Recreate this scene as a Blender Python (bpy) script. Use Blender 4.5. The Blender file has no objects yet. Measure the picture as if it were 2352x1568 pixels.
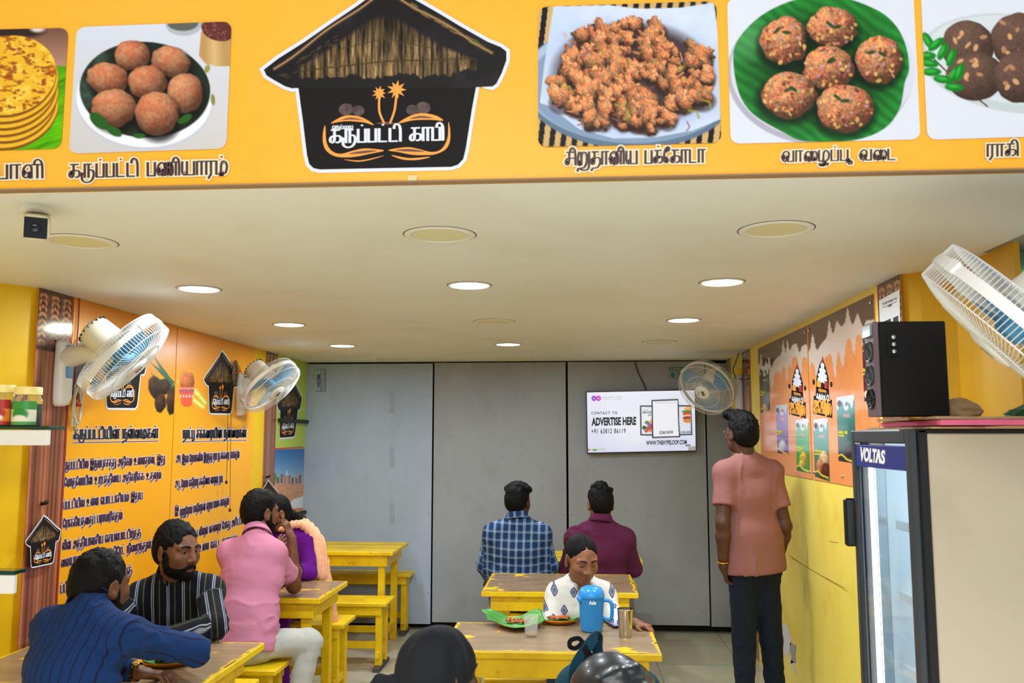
import bpy, bmesh, math, random
import numpy as np
from mathutils import Vector, Matrix, geometry

random.seed(7)
RNG = np.random.default_rng(7)
S = bpy.context.scene
COL = S.collection
PI = math.pi

# ------------------------------------------------------------------ camera
F, CX, CY, EYE = 2000.0, 1176.0, 784.0, 1.64      # focal length and centre in px of a 2352x1568 frame
PITCH = math.atan2(219, F)
YAW = math.atan2(139, math.hypot(F, 219))
cam = bpy.data.cameras.new('camera')
cam.sensor_width = 36
cam.lens = 36 * F / 2352
cam.clip_start = 0.05
camo = bpy.data.objects.new('camera', cam)
COL.objects.link(camo)
camo.location = (0, 0, EYE)
camo.rotation_euler = (PI / 2 + PITCH, 0, YAW)
cam.dof.use_dof = True
cam.dof.focus_distance = 5.3
cam.dof.aperture_fstop = 6.3
S.camera = camo

# ------------------------------------------------------------------ world, exposure, large lights
S.view_settings.view_transform = 'Standard'
S.view_settings.look = 'None'
S.view_settings.gamma = 1
S.view_settings.use_curve_mapping = False
S.view_settings.exposure = 0.0
S.cycles.use_denoising = True
S.cycles.max_bounces = 8
S.cycles.diffuse_bounces = 5
S.cycles.glossy_bounces = 4
S.cycles.transmission_bounces = 8
S.cycles.transparent_max_bounces = 16
S.cycles.sample_clamp_indirect = 6.0
S.cycles.caustics_reflective = False
S.cycles.caustics_refractive = False

world = bpy.data.worlds.new('evening_street')
S.world = world
world.use_nodes = True
world.node_tree.nodes['Background'].inputs[0].default_value = (0.93, 0.96, 1.0, 1)
world.node_tree.nodes['Background'].inputs[1].default_value = 0.42


def area_lamp(name, loc, target, sx, sy, power, col=(1, 1, 1), shape='RECTANGLE', spread=PI):
    d = bpy.data.lights.new(name, 'AREA')
    d.shape = shape
    d.size = sx
    if shape in ('RECTANGLE', 'ELLIPSE'):
        d.size_y = sy
    d.energy = power
    d.color = col
    d.spread = spread
    o = bpy.data.objects.new(name, d)
    COL.objects.link(o)
    o.location = loc
    o.rotation_euler = (Vector(target) - Vector(loc)).to_track_quat('-Z', 'Y').to_euler()
    return o


# unseen fill panels added behind the camera, standing for light from the street
area_lamp('street_fill_light', (-0.6, -2.6, 3.6), (-0.2, 2.2, 2.5), 2.6, 0.8, 96, (1.0, 0.97, 0.92))
area_lamp('street_fill_light', (0.8, -2.0, 2.6), (0.1, 5.0, 0.9), 2.0, 1.0, 40, (0.95, 0.98, 1.0))
area_lamp('ceiling_bounce_fill', (-0.3, -0.3, 3.7), (-0.3, -0.2, 0), 2.4, 0.5, 240, (0.97, 1.0, 0.98), spread=math.radians(100))  # unseen, added so the lit ground brightens the ceiling front
# ------------------------------------------------------------------ picture point -> place in the room
def _rot():
    a, b = PI / 2 + PITCH, YAW
    rx = np.array([[1, 0, 0], [0, math.cos(a), -math.sin(a)], [0, math.sin(a), math.cos(a)]])
    rz = np.array([[math.cos(b), -math.sin(b), 0], [math.sin(b), math.cos(b), 0], [0, 0, 1]])
    return rz @ rx


RM = _rot()
EYEP = np.array([0, 0, EYE])


def rays(px, py):
    px = np.asarray(px, float)
    py = np.asarray(py, float)
    return np.stack([px - CX, -(py - CY), np.full_like(px, -F)], -1) @ RM.T


def on_plane(px, py, axis, val):
    d = rays(px, py)
    return EYEP + d * ((val - EYEP[axis]) / d[..., axis])[..., None]


def at(px, py, y):                       # point seen at (px, py) at depth y, as a Vector
    return Vector(on_plane(px, py, 1, y))


def plane_map(axis, val, toward):        # flat surface: (px, py, offset towards the viewer) -> points
    return lambda px, py, off=0.0: on_plane(px, py, axis, val + toward * off)


def affine_map(base, src, dst):          # map src quad corners (3 px points) on dst px points, then base
    A = np.array([[*p, 1] for p in src], float)
    T = np.linalg.solve(A, np.array(dst, float))

    def f(px, py, off=0.0):
        px = np.asarray(px, float)
        py = np.asarray(py, float)
        q = np.stack([px, py, np.ones_like(px)], -1) @ T
        return base(q[..., 0], q[..., 1], off)
    return f


# ------------------------------------------------------------------ materials
def lin(c):
    c = np.asarray(c, float) / 255.0
    return np.where(c <= 0.04045, c / 12.92, ((c + 0.055) / 1.055) ** 2.4)


MATS = {}


def M(name, rgb=(200, 200, 200), rough=0.5, metal=0.0, var=None, bump=None, emit=0.0, trans=0.0, alpha=1.0,
      spec=0.5, ior=1.45, coat=0.0, attr=None, sss=0.0, stretch=(1, 1, 1), sheen=0.0):
    """var=(scale, rgb2, lo, hi): noise blend to a second colour; bump=(scale, strength)."""
    if name in MATS:
        return MATS[name]
    m = bpy.data.materials.new(name)
    MATS[name] = m
    m.use_nodes = True
    nt = m.node_tree
    b = nt.nodes['Principled BSDF']
    base = tuple(lin(rgb)) + (1,)
    b.inputs['Base Color'].default_value = base
    b.inputs['Roughness'].default_value = rough
    b.inputs['Metallic'].default_value = metal
    b.inputs['Specular IOR Level'].default_value = spec
    b.inputs['IOR'].default_value = ior
    b.inputs['Transmission Weight'].default_value = trans
    b.inputs['Alpha'].default_value = alpha
    b.inputs['Coat Weight'].default_value = coat
    b.inputs['Coat Roughness'].default_value = 0.08
    b.inputs['Sheen Weight'].default_value = sheen
    if sss:
        b.inputs['Subsurface Weight'].default_value = sss
        b.inputs['Subsurface Radius'].default_value = (0.012, 0.005, 0.003)
    src = None
    if var or bump:
        tc = nt.nodes.new('ShaderNodeTexCoord')
        mp = nt.nodes.new('ShaderNodeMapping')
        mp.inputs['Scale'].default_value = stretch
        nt.links.new(tc.outputs['Object'], mp.inputs[0])
    if attr:
        a = nt.nodes.new('ShaderNodeAttribute')
        a.attribute_name = attr
        src = a.outputs['Color']
    if var:
        sc, rgb2, lo, hi = var
        n = nt.nodes.new('ShaderNodeTexNoise')
        n.inputs['Scale'].default_value = sc
        n.inputs['Detail'].default_value = 6
        n.inputs['Roughness'].default_value = 0.6
        nt.links.new(mp.outputs[0], n.inputs['Vector'])
        r = nt.nodes.new('ShaderNodeMapRange')
        r.inputs['From Min'].default_value = lo
        r.inputs['From Max'].default_value = hi
        nt.links.new(n.outputs['Fac'], r.inputs['Value'])
        mx = nt.nodes.new('ShaderNodeMix')
        mx.data_type = 'RGBA'
        mx.inputs['A'].default_value = base
        mx.inputs['B'].default_value = tuple(lin(rgb2)) + (1,)
        if src:
            nt.links.new(src, mx.inputs['A'])
        nt.links.new(r.outputs[0], mx.inputs['Factor'])
        src = mx.outputs['Result']
    if src:
        nt.links.new(src, b.inputs['Base Color'])
    if emit:
        b.inputs['Emission Strength'].default_value = emit
        if src:
            nt.links.new(src, b.inputs['Emission Color'])
        else:
            b.inputs['Emission Color'].default_value = base
    if bump:
        n = nt.nodes.new('ShaderNodeTexNoise')
        n.inputs['Scale'].default_value = bump[0]
        n.inputs['Detail'].default_value = 4
        nt.links.new(mp.outputs[0], n.inputs['Vector'])
        bp = nt.nodes.new('ShaderNodeBump')
        bp.inputs['Strength'].default_value = bump[1]
        bp.inputs['Distance'].default_value = 0.01
        nt.links.new(n.outputs['Fac'], bp.inputs['Height'])
        nt.links.new(bp.outputs[0], b.inputs['Normal'])
    return m


# ------------------------------------------------------------------ mesh collector
class MB:
    def __init__(s):
        s.v, s.f, s.mi = [], [], []
        s.cur = 0

    def add(s, verts, faces):
        n = len(s.v)
        s.v.extend([tuple(map(float, p)) for p in verts])
        for f in faces:
            s.f.append(tuple(i + n for i in f))
            s.mi.append(s.cur)
        return s

    def box(s, c, size, cham=0.0, rot=None):
        h = [x / 2 for x in size]
        ch = min(cham, *(x * 0.45 for x in h)) if cham else 0
        vs, fs = [], []
        if not ch:
            for x in (-1, 1):
                for y in (-1, 1):
                    for z in (-1, 1):
                        vs.append((x * h[0], y * h[1], z * h[2]))
            fs = [(0, 1, 3, 2), (4, 6, 7, 5), (0, 4, 5, 1), (2, 3, 7, 6), (0, 2, 6, 4), (1, 5, 7, 3)]
        else:
            idx = {}
            for x in (-1, 1):
                for y in (-1, 1):
                    for z in (-1, 1):
                        for a in range(3):
                            p = [(sg * (h[i] if i == a else h[i] - ch)) for i, sg in enumerate((x, y, z))]
                            idx[(x, y, z, a)] = len(vs)
                            vs.append(tuple(p))
            for a in range(3):
                b, c2 = (a + 1) % 3, (a + 2) % 3
                for sg in (-1, 1):
                    q = []
                    for (u, w) in ((-1, -1), (1, -1), (1, 1), (-1, 1)):
                        k = [0, 0, 0]
                        k[a], k[b], k[c2] = sg, u, w
                        q.append(idx[(*k, a)])
                    fs.append(tuple(q) if sg > 0 else tuple(reversed(q)))
                for u in (-1, 1):            # edges along axis a
                    for w in (-1, 1):
                        k0 = [0, 0, 0]
                        k1 = [0, 0, 0]
                        k0[a], k1[a] = -1, 1
                        k0[b] = k1[b] = u
                        k0[c2] = k1[c2] = w
                        q = (idx[(*k0, b)], idx[(*k1, b)], idx[(*k1, c2)], idx[(*k0, c2)])
                        fs.append(q if u * w > 0 else tuple(reversed(q)))
            for x in (-1, 1):
                for y in (-1, 1):
                    for z in (-1, 1):
                        q = tuple(idx[(x, y, z, a)] for a in range(3))
                        fs.append(q if x * y * z > 0 else tuple(reversed(q)))
        if rot is not None:
            vs = [rot @ Vector(p) for p in vs]
        return s.add([(p[0] + c[0], p[1] + c[1], p[2] + c[2]) for p in vs], fs)

    def bar(s, a, b, w, d, cham=0.0, up=(0, 0, 1)):      # beam from a to b
        a, b = Vector(a), Vector(b)
        z = (b - a)
        L = z.length
        z.normalize()
        u = Vector(up)
        x = u.cross(z)
        if x.length < 1e-4:
            x = Vector((1, 0, 0)).cross(z)
            if x.length < 1e-4:
                x = Vector((0, 1, 0)).cross(z)
        x.normalize()
        y = z.cross(x)
        return s.box((a + b) / 2, (w, d, L), cham, Matrix((x, y, z)).transposed())

    def tube(s, pts, r, n=8, cap=True, closed=False):
        P = [Vector(p) for p in pts]
        m = len(P)
        rs = r if hasattr(r, '__len__') else [r] * m
        prev = None
        vs = []
        for i in range(m):
            t = (P[(i + 1) % m] - P[i - 1]) if closed else (P[min(i + 1, m - 1)] - P[max(i - 1, 0)])
            if t.length < 1e-9:
                t = Vector((0, 0, 1))
            t.normalize()
            if prev is None:
                u = t.orthogonal().normalized()
            else:
                u = prev - t * prev.dot(t)
                u = u.normalized() if u.length > 1e-6 else t.orthogonal().normalized()
            prev = u
            w = t.cross(u)
            for k in range(n):
                a = 2 * PI * k / n
                vs.append(P[i] + (u * math.cos(a) + w * math.sin(a)) * rs[i])
        fs = []
        for i in range(m if closed else m - 1):
            j = (i + 1) % m
            for k in range(n):
                l = (k + 1) % n
                fs.append((i * n + k, i * n + l, j * n + l, j * n + k))
        if cap and not closed:
            fs.append(tuple(range(n - 1, -1, -1)))
            fs.append(tuple((m - 1) * n + k for k in range(n)))
        return s.add(vs, fs)

    def lathe(s, prof, n=32, mat=None, cap=True):        # profile (r, z) about local z
        mat = mat or Matrix()
        vs, fs = [], []
        m = len(prof)
        for (r, z) in prof:
            for k in range(n):
                a = 2 * PI * k / n
                vs.append(mat @ Vector((r * math.cos(a), r * math.sin(a), z)))
        for i in range(m - 1):
            for k in range(n):
                l = (k + 1) % n
                fs.append((i * n + k, i * n + l, (i + 1) * n + l, (i + 1) * n + k))
        if cap:
            if prof[0][0] > 1e-6:
                fs.append(tuple(range(n - 1, -1, -1)))
            if prof[-1][0] > 1e-6:
                fs.append(tuple((m - 1) * n + k for k in range(n)))
        return s.add(vs, fs)

    def prism(s, poly, mapf, o0, o1):                    # flat outline in px, thickness between two offsets
        pts = np.array(poly, float)
        A = mapf(pts[:, 0], pts[:, 1], o0)
        B = mapf(pts[:, 0], pts[:, 1], o1)
        n = len(pts)
        tri = geometry.tessellate_polygon([[Vector((p[0], p[1], 0)) for p in pts]])
        fs = [tuple(t) for t in tri] + [tuple(i + n for i in reversed(t)) for t in tri]
        fs += [(i, (i + 1) % n, (i + 1) % n + n, i + n) for i in range(n)]
        return s.add(list(A) + list(B), fs)


def obj(name, mb, mats, parent=None, smooth=False, fix=True, attrs=None, angle=None):
    me = bpy.data.meshes.new(name)
    me.from_pydata(mb.v, [], mb.f)
    if not isinstance(mats, (list, tuple)):
        mats = [mats]
    for m in mats:
        me.materials.append(m)
    if len(mats) > 1:
        me.polygons.foreach_set('material_index', mb.mi)
    if fix:
        bm = bmesh.new()
        bm.from_mesh(me)
        bmesh.ops.recalc_face_normals(bm, faces=bm.faces)
        bm.to_mesh(me)
        bm.free()
    if attrs:
        for k, arr in attrs.items():
            a = me.attributes.new(k, 'FLOAT_COLOR', 'POINT')
            full = np.ones((len(arr), 4), np.float32)
            full[:, :arr.shape[1]] = arr
            a.data.foreach_set('color', full.ravel())
    if smooth:
        me.polygons.foreach_set('use_smooth', [True] * len(me.polygons))
        if angle:
            me.set_sharp_from_angle(angle=angle)
    o = bpy.data.objects.new(name, me)
    COL.objects.link(o)
    if parent is not None:
        adopt(o, parent)
    return o


def adopt(o, parent):
    o.parent = parent
    o.matrix_parent_inverse = world_of(parent).inverted()


def world_of(o):
    m = Matrix.LocRotScale(o.location, o.rotation_euler, o.scale)
    return world_of(o.parent) @ o.matrix_parent_inverse @ m if o.parent else m


def tag(o, label=None, cat=None, group=None, kind=None):
    for k, v in (('label', label), ('category', cat), ('group', group), ('kind', kind)):
        if v:
            o[k] = v
    return o


def thing(name, loc, label, cat, group=None):
    o = bpy.data.objects.new(name, None)
    o.empty_display_size = 0.05
    COL.objects.link(o)
    o.location = loc
    return tag(o, label, cat, group)


def struct(name, mb, mats, **k):
    return tag(obj(name, mb, mats, **k), kind='structure')


# ------------------------------------------------------------------ numpy noise
def _hash(ix, iy, iz, seed):
    h = (ix.astype(np.int64) * 374761393 + iy.astype(np.int64) * 668265263 + iz.astype(np.int64) * 2147483647 + seed * 974711) & 0xffffffff
    h = ((h ^ (h >> 13)) * 1274126177) & 0xffffffff
    return ((h ^ (h >> 16)) & 0xffff) / 65535.0


def vnoise(x, y, z=0.0, seed=0):
    x, y, z = np.broadcast_arrays(np.asarray(x, float), np.asarray(y, float), np.asarray(z, float))
    ix, iy, iz = np.floor(x), np.floor(y), np.floor(z)
    fx, fy, fz = x - ix, y - iy, z - iz
    fx, fy, fz = (t * t * (3 - 2 * t) for t in (fx, fy, fz))
    r = 0
    for dx in (0, 1):
        for dy in (0, 1):
            for dz in (0, 1):
                r = r + _hash(ix + dx, iy + dy, iz + dz, seed) * (fx if dx else 1 - fx) * (fy if dy else 1 - fy) * (fz if dz else 1 - fz)
    return r


def fbm(x, y, z=0.0, seed=0, oct=4):
    r, a, t = 0, 0.5, 0
    x, y, z = np.asarray(x, float), np.asarray(y, float), np.asarray(z, float)
    for i in range(oct):
        r = r + a * vnoise(x, y, z, seed + i * 17)
        t += a
        a *= 0.55
        x, y, z = x * 2.03, y * 2.03, z * 2.03
    return r / t


# ------------------------------------------------------------------ flat prints: a fine grid of coloured points
class Canvas:
    def __init__(s, x, y, rgb=(255, 255, 255)):
        s.x, s.y = x, y
        s.c = np.tile(np.array(rgb, float), (len(x), 1))

    def blend(s, m, rgb):
        m = np.clip(m, 0, 1)[:, None]
        s.c = s.c * (1 - m) + np.asarray(rgb, float) * m

    def loc(s, cx, cy, rx, ry, ang=0.0):
        ca, sa = math.cos(math.radians(ang)), math.sin(math.radians(ang))
        dx, dy = s.x - cx, s.y - cy
        return (dx * ca + dy * sa) / rx, (-dx * sa + dy * ca) / ry

    def ell(s, cx, cy, rx, ry, rgb, ang=0.0, soft=1.5, k=1.0):
        u, v = s.loc(cx, cy, rx, ry, ang)
        r = np.sqrt(u * u + v * v)
        m = np.clip((1 - r) * min(rx, ry) / soft + 0.5, 0, 1)
        s.blend(m * k, rgb)
        return m

    def polym(s, pts, soft=1.5):
        pts = np.array(pts, float)
        n = len(pts)
        d = np.full(len(s.x), 1e18)
        ins = np.zeros(len(s.x), bool)
        for i in range(n):
            a, b = pts[i], pts[(i + 1) % n]
            e = b - a
            wx, wy = s.x - a[0], s.y - a[1]
            t = np.clip((wx * e[0] + wy * e[1]) / max(e @ e, 1e-9), 0, 1)
            d = np.minimum(d, (wx - e[0] * t) ** 2 + (wy - e[1] * t) ** 2)
            if abs(e[1]) > 1e-12:
                c = ((a[1] > s.y) != (b[1] > s.y)) & (s.x < e[0] * (s.y - a[1]) / e[1] + a[0])
                ins ^= c
        d = np.sqrt(d) * np.where(ins, 1, -1)
        return np.clip(d / soft + 0.5, 0, 1)

    def poly(s, pts, rgb, soft=1.5, k=1.0):
        m = s.polym(pts, soft)
        s.blend(m * k, rgb)
        return m

    def line(s, pts, w, rgb, soft=1.2, k=1.0):
        d = np.full(len(s.x), 1e18)
        for a, b in zip(pts[:-1], pts[1:]):
            a, b = np.array(a, float), np.array(b, float)
            e = b - a
            wx, wy = s.x - a[0], s.y - a[1]
            t = np.clip((wx * e[0] + wy * e[1]) / max(e @ e, 1e-9), 0, 1)
            d = np.minimum(d, (wx - e[0] * t) ** 2 + (wy - e[1] * t) ** 2)
        s.blend(np.clip((w / 2 - np.sqrt(d)) / soft + 0.5, 0, 1) * k, rgb)

    def ball(s, cx, cy, r, rgb, ang=0, ry=None, rough=0.0, seed=0, dark=0.35, ns=0.12, lx=-0.35, ly=-0.55, var=0.25, rgb2=None, pw=1.0):
        """a printed picture of a lumpy fried ball"""
        ry = ry or r
        u, v = s.loc(cx, cy, r, ry, ang)
        th = np.arctan2(v, u)
        rad = 1 + rough * (vnoise(np.cos(th) * 3 + 9, np.sin(th) * 3 + 9, seed * 3.3, seed) - 0.5) * 2
        q = np.sqrt(u * u + v * v) / rad
        sel = q < 1.15
        if not sel.any():
            return
        m = np.clip((1 - q) * r / 2 + 0.5, 0, 1)
        nz = np.sqrt(np.clip(1 - q * q, 0, 1))
        n1 = fbm(s.x * ns, s.y * ns, seed, seed, 4) - 0.5
        n2 = fbm(s.x * ns * 3.1, s.y * ns * 3.1, seed, seed + 5, 3) - 0.5
        li = np.clip(u * lx + v * ly + nz * 0.75 + n2 * var * 2.2, 0, 1.3)
        sh = dark + (1 - dark) * li ** pw
        base = np.array(rgb, float)[None]
        if rgb2 is not None:
            t = np.clip(n1 * 4 + 0.5, 0, 1)[:, None]
            base = base * (1 - t) + np.array(rgb2, float) * t
        s.blend(np.where(sel, m, 0), np.clip(base * (sh * (1 + n1 * var * 2))[:, None], 0, 255))


def print_mat(rough=0.35, emit=0.0, coat=0.0, spec=0.5):
    return M('printed_ink_%d_%d_%d' % (rough * 100, emit * 100, coat * 100), rough=rough, attr='ink', emit=emit, coat=coat, spec=spec)


def print_grid(name, fn, mapf, quad, step, mat, parent, off=0.002, radius=0.0, rgb=(255, 255, 255), rowfn=None):
    """quad: TL, TR, BR, BL in px; fn(canvas) paints; rowfn(y)->(x0,x1) cuts another outline"""
    (ax, ay), (bx, by), (cx, cy), (dx, dy) = quad
    nx = max(2, int(max(abs(bx - ax), abs(cx - dx)) / step) + 1)
    ny = max(2, int(max(abs(dy - ay), abs(cy - by)) / step) + 1)
    U, V = np.meshgrid(np.linspace(0, 1, nx), np.linspace(0, 1, ny))
    if radius:
        hh = (dy - ay + cy - by) / 2
        ww = (bx - ax + cx - dx) / 2
        dist = np.minimum(V, 1 - V) * hh
        ins = np.where(dist < radius, radius - np.sqrt(np.clip(radius ** 2 - (radius - dist) ** 2, 0, None)), 0) / ww
        U = ins + U * (1 - 2 * ins)
    X = (ax * (1 - U) + bx * U) * (1 - V) + (dx * (1 - U) + cx * U) * V
    Y = (ay * (1 - U) + by * U) * (1 - V) + (dy * (1 - U) + cy * U) * V
    if rowfn:
        for j in range(ny):
            x0, x1 = rowfn(Y[j].mean())
            X[j] = x0 + (x1 - x0) * U[j]
    x, y = X.ravel(), Y.ravel()
    cv = Canvas(x, y, rgb)
    fn(cv)
    P = mapf(x, y, off)
    mb = MB()
    ii = np.arange(nx * ny).reshape(ny, nx)
    q = np.stack([ii[:-1, :-1], ii[1:, :-1], ii[1:, 1:], ii[:-1, 1:]], -1).reshape(-1, 4)
    mb.v = P.tolist()
    mb.f = q.tolist()
    mb.mi = [0] * len(mb.f)
    return obj(name, mb, mat, parent, smooth=True, fix=False, attrs={'ink': lin(np.clip(cv.c, 0, 255)).astype(np.float32)})


def smooth_line(p, per=6, closed=False):
    p = np.array(p, float)
    n = len(p)
    if n < 3:
        return p
    out = []
    for i in range(n if closed else n - 1):
        if closed:
            a, b, c, d = p[i - 1], p[i], p[(i + 1) % n], p[(i + 2) % n]
        else:
            a, b, c, d = p[max(i - 1, 0)], p[i], p[i + 1], p[min(i + 2, n - 1)]
        for t in np.arange(per) / per:
            out.append(0.5 * (2 * b + (c - a) * t + (2 * a - 5 * b + 4 * c - d) * t * t + (3 * b - a - 3 * c + d) * t ** 3))
    if not closed:
        out.append(p[-1])
    return np.array(out)


def offset_poly(p, d):
    p = np.array(p, float)
    a = p - np.roll(p, 1, 0)
    b = np.roll(p, -1, 0) - p
    na = np.stack([a[:, 1], -a[:, 0]], -1) / np.maximum(np.linalg.norm(a, axis=1), 1e-9)[:, None]
    nb = np.stack([b[:, 1], -b[:, 0]], -1) / np.maximum(np.linalg.norm(b, axis=1), 1e-9)[:, None]
    area = np.sum(p[:, 0] * np.roll(p[:, 1], -1) - np.roll(p[:, 0], -1) * p[:, 1])
    sg = 1 if area > 0 else -1
    n = na + nb
    n = n / np.maximum(np.sum(n * na, 1), 0.6)[:, None]
    return p + n * d * sg
# ------------------------------------------------------------------ lettering
# Tamil letters as pen strokes, x-height 10: 'p' straight, 's' curved; first number is the advance
SP = '1.6 3.8 3.2 4.3 4.5 2.6 3.6 .6 1.8 .6 .8 3 1.5 7.5'
CH = ['p 1.5 10 8 10', 'p 4 10 4 3.5', 's 4 3.5 3.5 1 2 .2 .6 1.5 1 4 3 5.2 5 5.3']
RR = ['s 1 0 1 6 2 9.6 3.8 9 4.3 5 4.3 0', 's 4.3 5 4.8 9 7 9.8 9.3 8 9.3 2 7 -2 3 -2.8 1 -3.2 .6 -5']
MA = ['p 1 10 1 0 6 0', 's 5 0 5 6 6 9.3 8 9.6 9.8 7 9.6 3 8 .3 5 0']
AA = ['s 5.2 7.4 6.4 6.6 5.4 5 3.6 5.6 3.2 8 5 9.9 7.6 9 8 5 6.4 1.6 3.5 -.6 1 0 1 2.6 3 3 5 3', 'p 4 3 12 3', 'p 12 9.5 12 -1.5']
EE = ['s ' + SP + ' 3.8 9.8 6 8.5 6.6 10', 'p 6.4 10 11 10', 'p 8.3 10 8.3 0']
TH = CH + ['s 5 5.3 8 5.3 9.5 3.5 9 0 6.5 -2.5 2.5 -3 1 -4.8']
GL = {
    'ச': (9, CH + ['p 4 5.3 9 5.3']),
    'க': (10, CH + ['s 5 5.3 7.5 5.3 9 4 8.8 1.5 7 .2 5.5 .3']),
    'ங': (10, ['p 1 10 1 0 3.5 0', 'p 1 10 6 10', 's 3.5 10 3.5 5 5 5.5 7 4.5 6.5 2 5 1.5', 'p 4 0 9.5 0 9.5 10']),
    'ட': (8.8, ['p 1.2 10 1.2 0 7.2 0']),
    'ப': (8.5, ['p 1 10 1 0 7 0 7 10']),
    'ம': (11, MA),
    'ய': (12.5, ['p 5 10 5 0 11 0 11 10', 's 1 10 1 2.5 2.3 .2 4 .3 5 2']),
    'ர': (8.5, ['p 1 0 1 10 8 10', 'p 5 10 5 0 2.8 -3']),
    'ா': (7.8, ['p 1 0 1 10 7.2 10', 'p 4.8 10 4.8 0']),
    'ல': (12, ['s ' + SP + ' 3.8 9.8 6 8 6.2 4 7 .8 9 .2 11 2 11.2 6 10 10']),
    'வ': (12, ['s ' + SP + ' 4 9.8 6.3 8.5 6.5 5 5.5 0', 'p 5.5 0 10.5 0 10.5 10']),
    'ந': (9.6, ['p 1 0 1 10 7.4 10', 'p 4.5 10 4.5 0', 's 4.5 6 6.5 6.5 8.5 5 8.6 1 6.5 -2.5 2 -3.2 .8 -5']),
    'ன': (13.2, ['s ' + SP + ' 4 9.8 6.3 8.4 6.8 4.5 6 1 7.2 0 8.8 2 8.5 6.5 7.6 9.5 8.5 10', 'p 8 10 13 10', 'p 11.3 10 11.3 0']),
    'ண': (18, ['s ' + SP + ' 4 9.8 6.3 8.4 6.8 4.5 6.2 1 7.3 0 8.6 2 8.2 7 9.5 9.8 11.5 8.2 11.8 4.5 11.2 1 12.3 0 13.6 2 13.4 6.5 12.5 9.5 13.5 10', 'p 13 10 18 10', 'p 16.2 10 16.2 0']),
    'ள': (12.2, ['s ' + SP + ' 3.8 9.8 6 8.4 6.3 5 6.3 0', 'p 6.3 9.8 12 9.8', 'p 10 10 10 0']),
    'ழ': (11, MA + ['s 5 0 5.5 -1.5 4 -3 1.8 -2.6 1.6 -4.2 4 -5 7 -4 7.5 -2.5 9.8 -2.5']),
    'ற': (10.5, RR),
    'த': (10.5, TH),
    'ஐ': (10.5, ['s 2.5 7 3.8 7.6 4.4 6.2 3 5 1.4 6 1.4 8.5 3.5 9.9 5.5 8.5 5.5 7.2 5.6 8.7 7.8 9.9 9.6 8 9 5.5 5 4.5 1.5 3 1 .5 2.5 -1.2 4.6 0 4.8 2 5 0 7 -1.2 9 .3 8.8 2']),
    'ஸ': (14.5, ['s ' + SP + ' 3.8 9.8 6 8 6.2 4 6.2 0', 's 6.2 5 7 9 9 9 9.5 5 10.5 .5 12.5 0 13.5 3 12.5 8 13.5 10']),
    'ஹ': (13, ['s ' + SP + ' 3.8 9.8 6 8 6.2 4 7 .8 9 .2 11 2 11 5 9 6 8 4 9 2 12 2']),
    'அ': (13, AA),
    'ஆ': (16, AA + ['s 12 -1 15 -.5 16 -3 13.5 -5 9.5 -5 8 -3.2 9 -2']),
    'இ': (12.4, ['s 5.6 6.8 7 6 6 4.4 4 5 3.4 7.6 5.4 9.6 8.4 8.6 8.8 4.5 6.5 0 3 -3.5 .6 -2.5 1.5 .5 5 1.3 8.5 .4 9.6 -2.5 7.3 -3.6 4 -2 2.2 1.5 1 6 2 11 5.5 13 9.5 12 11.2 8 11 4']),
    'உ': (12.5, ['s 2 6.8 3.4 7.4 4.4 6 3.2 4.6 1.4 5.4 1.2 8 3.4 9.9 5.8 8.4 5.6 5 3 2 1 .6 1.5 0 4 0', 'p 3 0 12 0']),
    'எ': (11.2, EE),
    'ஏ': (11.2, EE + ['p 8.3 0 6.3 -3']),
    'ஒ': (13, ['s 2.8 4 4 4.6 5 3 3.6 1.6 1.8 2.6 1 6 3.5 9.5 8 9.8 11 7.5 11.3 4 9.5 2.5 8 3.5 8 6', 's 8 3.5 6 .5 3.5 -1 3 -3.5 6 -4.5 9 -2 12 -2']),
    'ெ': (8.6, ['s 2.6 3 4 3.4 4.4 1.6 3 .3 1.4 1 .8 4 1.2 8 3.4 10.2 6 9.5 7 7 7 3 7 0']),
    'ே': (6.8, ['s 2.6 3 4 3.4 4.4 1.6 3 .3 1.4 1 .8 4 1 8 2.6 11.5 4.6 12.6 5.6 11 4.6 9.6 3.2 10.4']),
    'ை': (12.6, ['s 2.4 3.6 3.6 3 3.6 1 2 .3 .9 2 1.2 6 3.5 9.2 6 8 6.4 4 5.6 1 7 .2 8.2 2 7.8 6 8.8 9 11 8.5 12 5.5 11 .5']),
    'ரு': (12.4, ['p 3.4 0 3.4 10 9 10', 'p 6.6 10 6.6 0', 's 6.6 5 8.4 5.6 10.4 4.8 11 1.5 9.2 -2.4 5.4 -4 1.8 -2.6 .9 .6 1.4 3.4']),
    'டு': (8.8, ['p 1.2 10 1.2 0 7.4 0', 's 7.4 10 7.4 4 7.4 -1 5.5 -3.5 2.5 -3.5 1 -2.2']),
    'து': (13, TH + ['s 3 -3 8 -3.4 11.3 -2 11.8 3 11.8 10']),
    'று': (13, RR + ['s 2 -3 7 -4.5 11 -3 11.7 2 11.7 10']),
    'கு': (10.8, CH + ['s 5 5.3 7.5 5.3 9.6 4 9.6 0 7 -3 3 -3.2 .2 -1 -.5 3 .2 7']),
    'பூ': (11.4, ['p 1 10 1 0 7 0 7 10', 's 7 0 7.4 -2 8.6 -3.6 10.6 -3 10.2 -.6 8 0 7 0']),
    '.': (3.4, ['p 1.2 .4 1.9 .4']),
    ',': (3.4, ['p 1.6 .6 1 -2']),
}
CONS = set('கஙசஞடணதநனபமயரலவளழறஸஹஜ')


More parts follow.
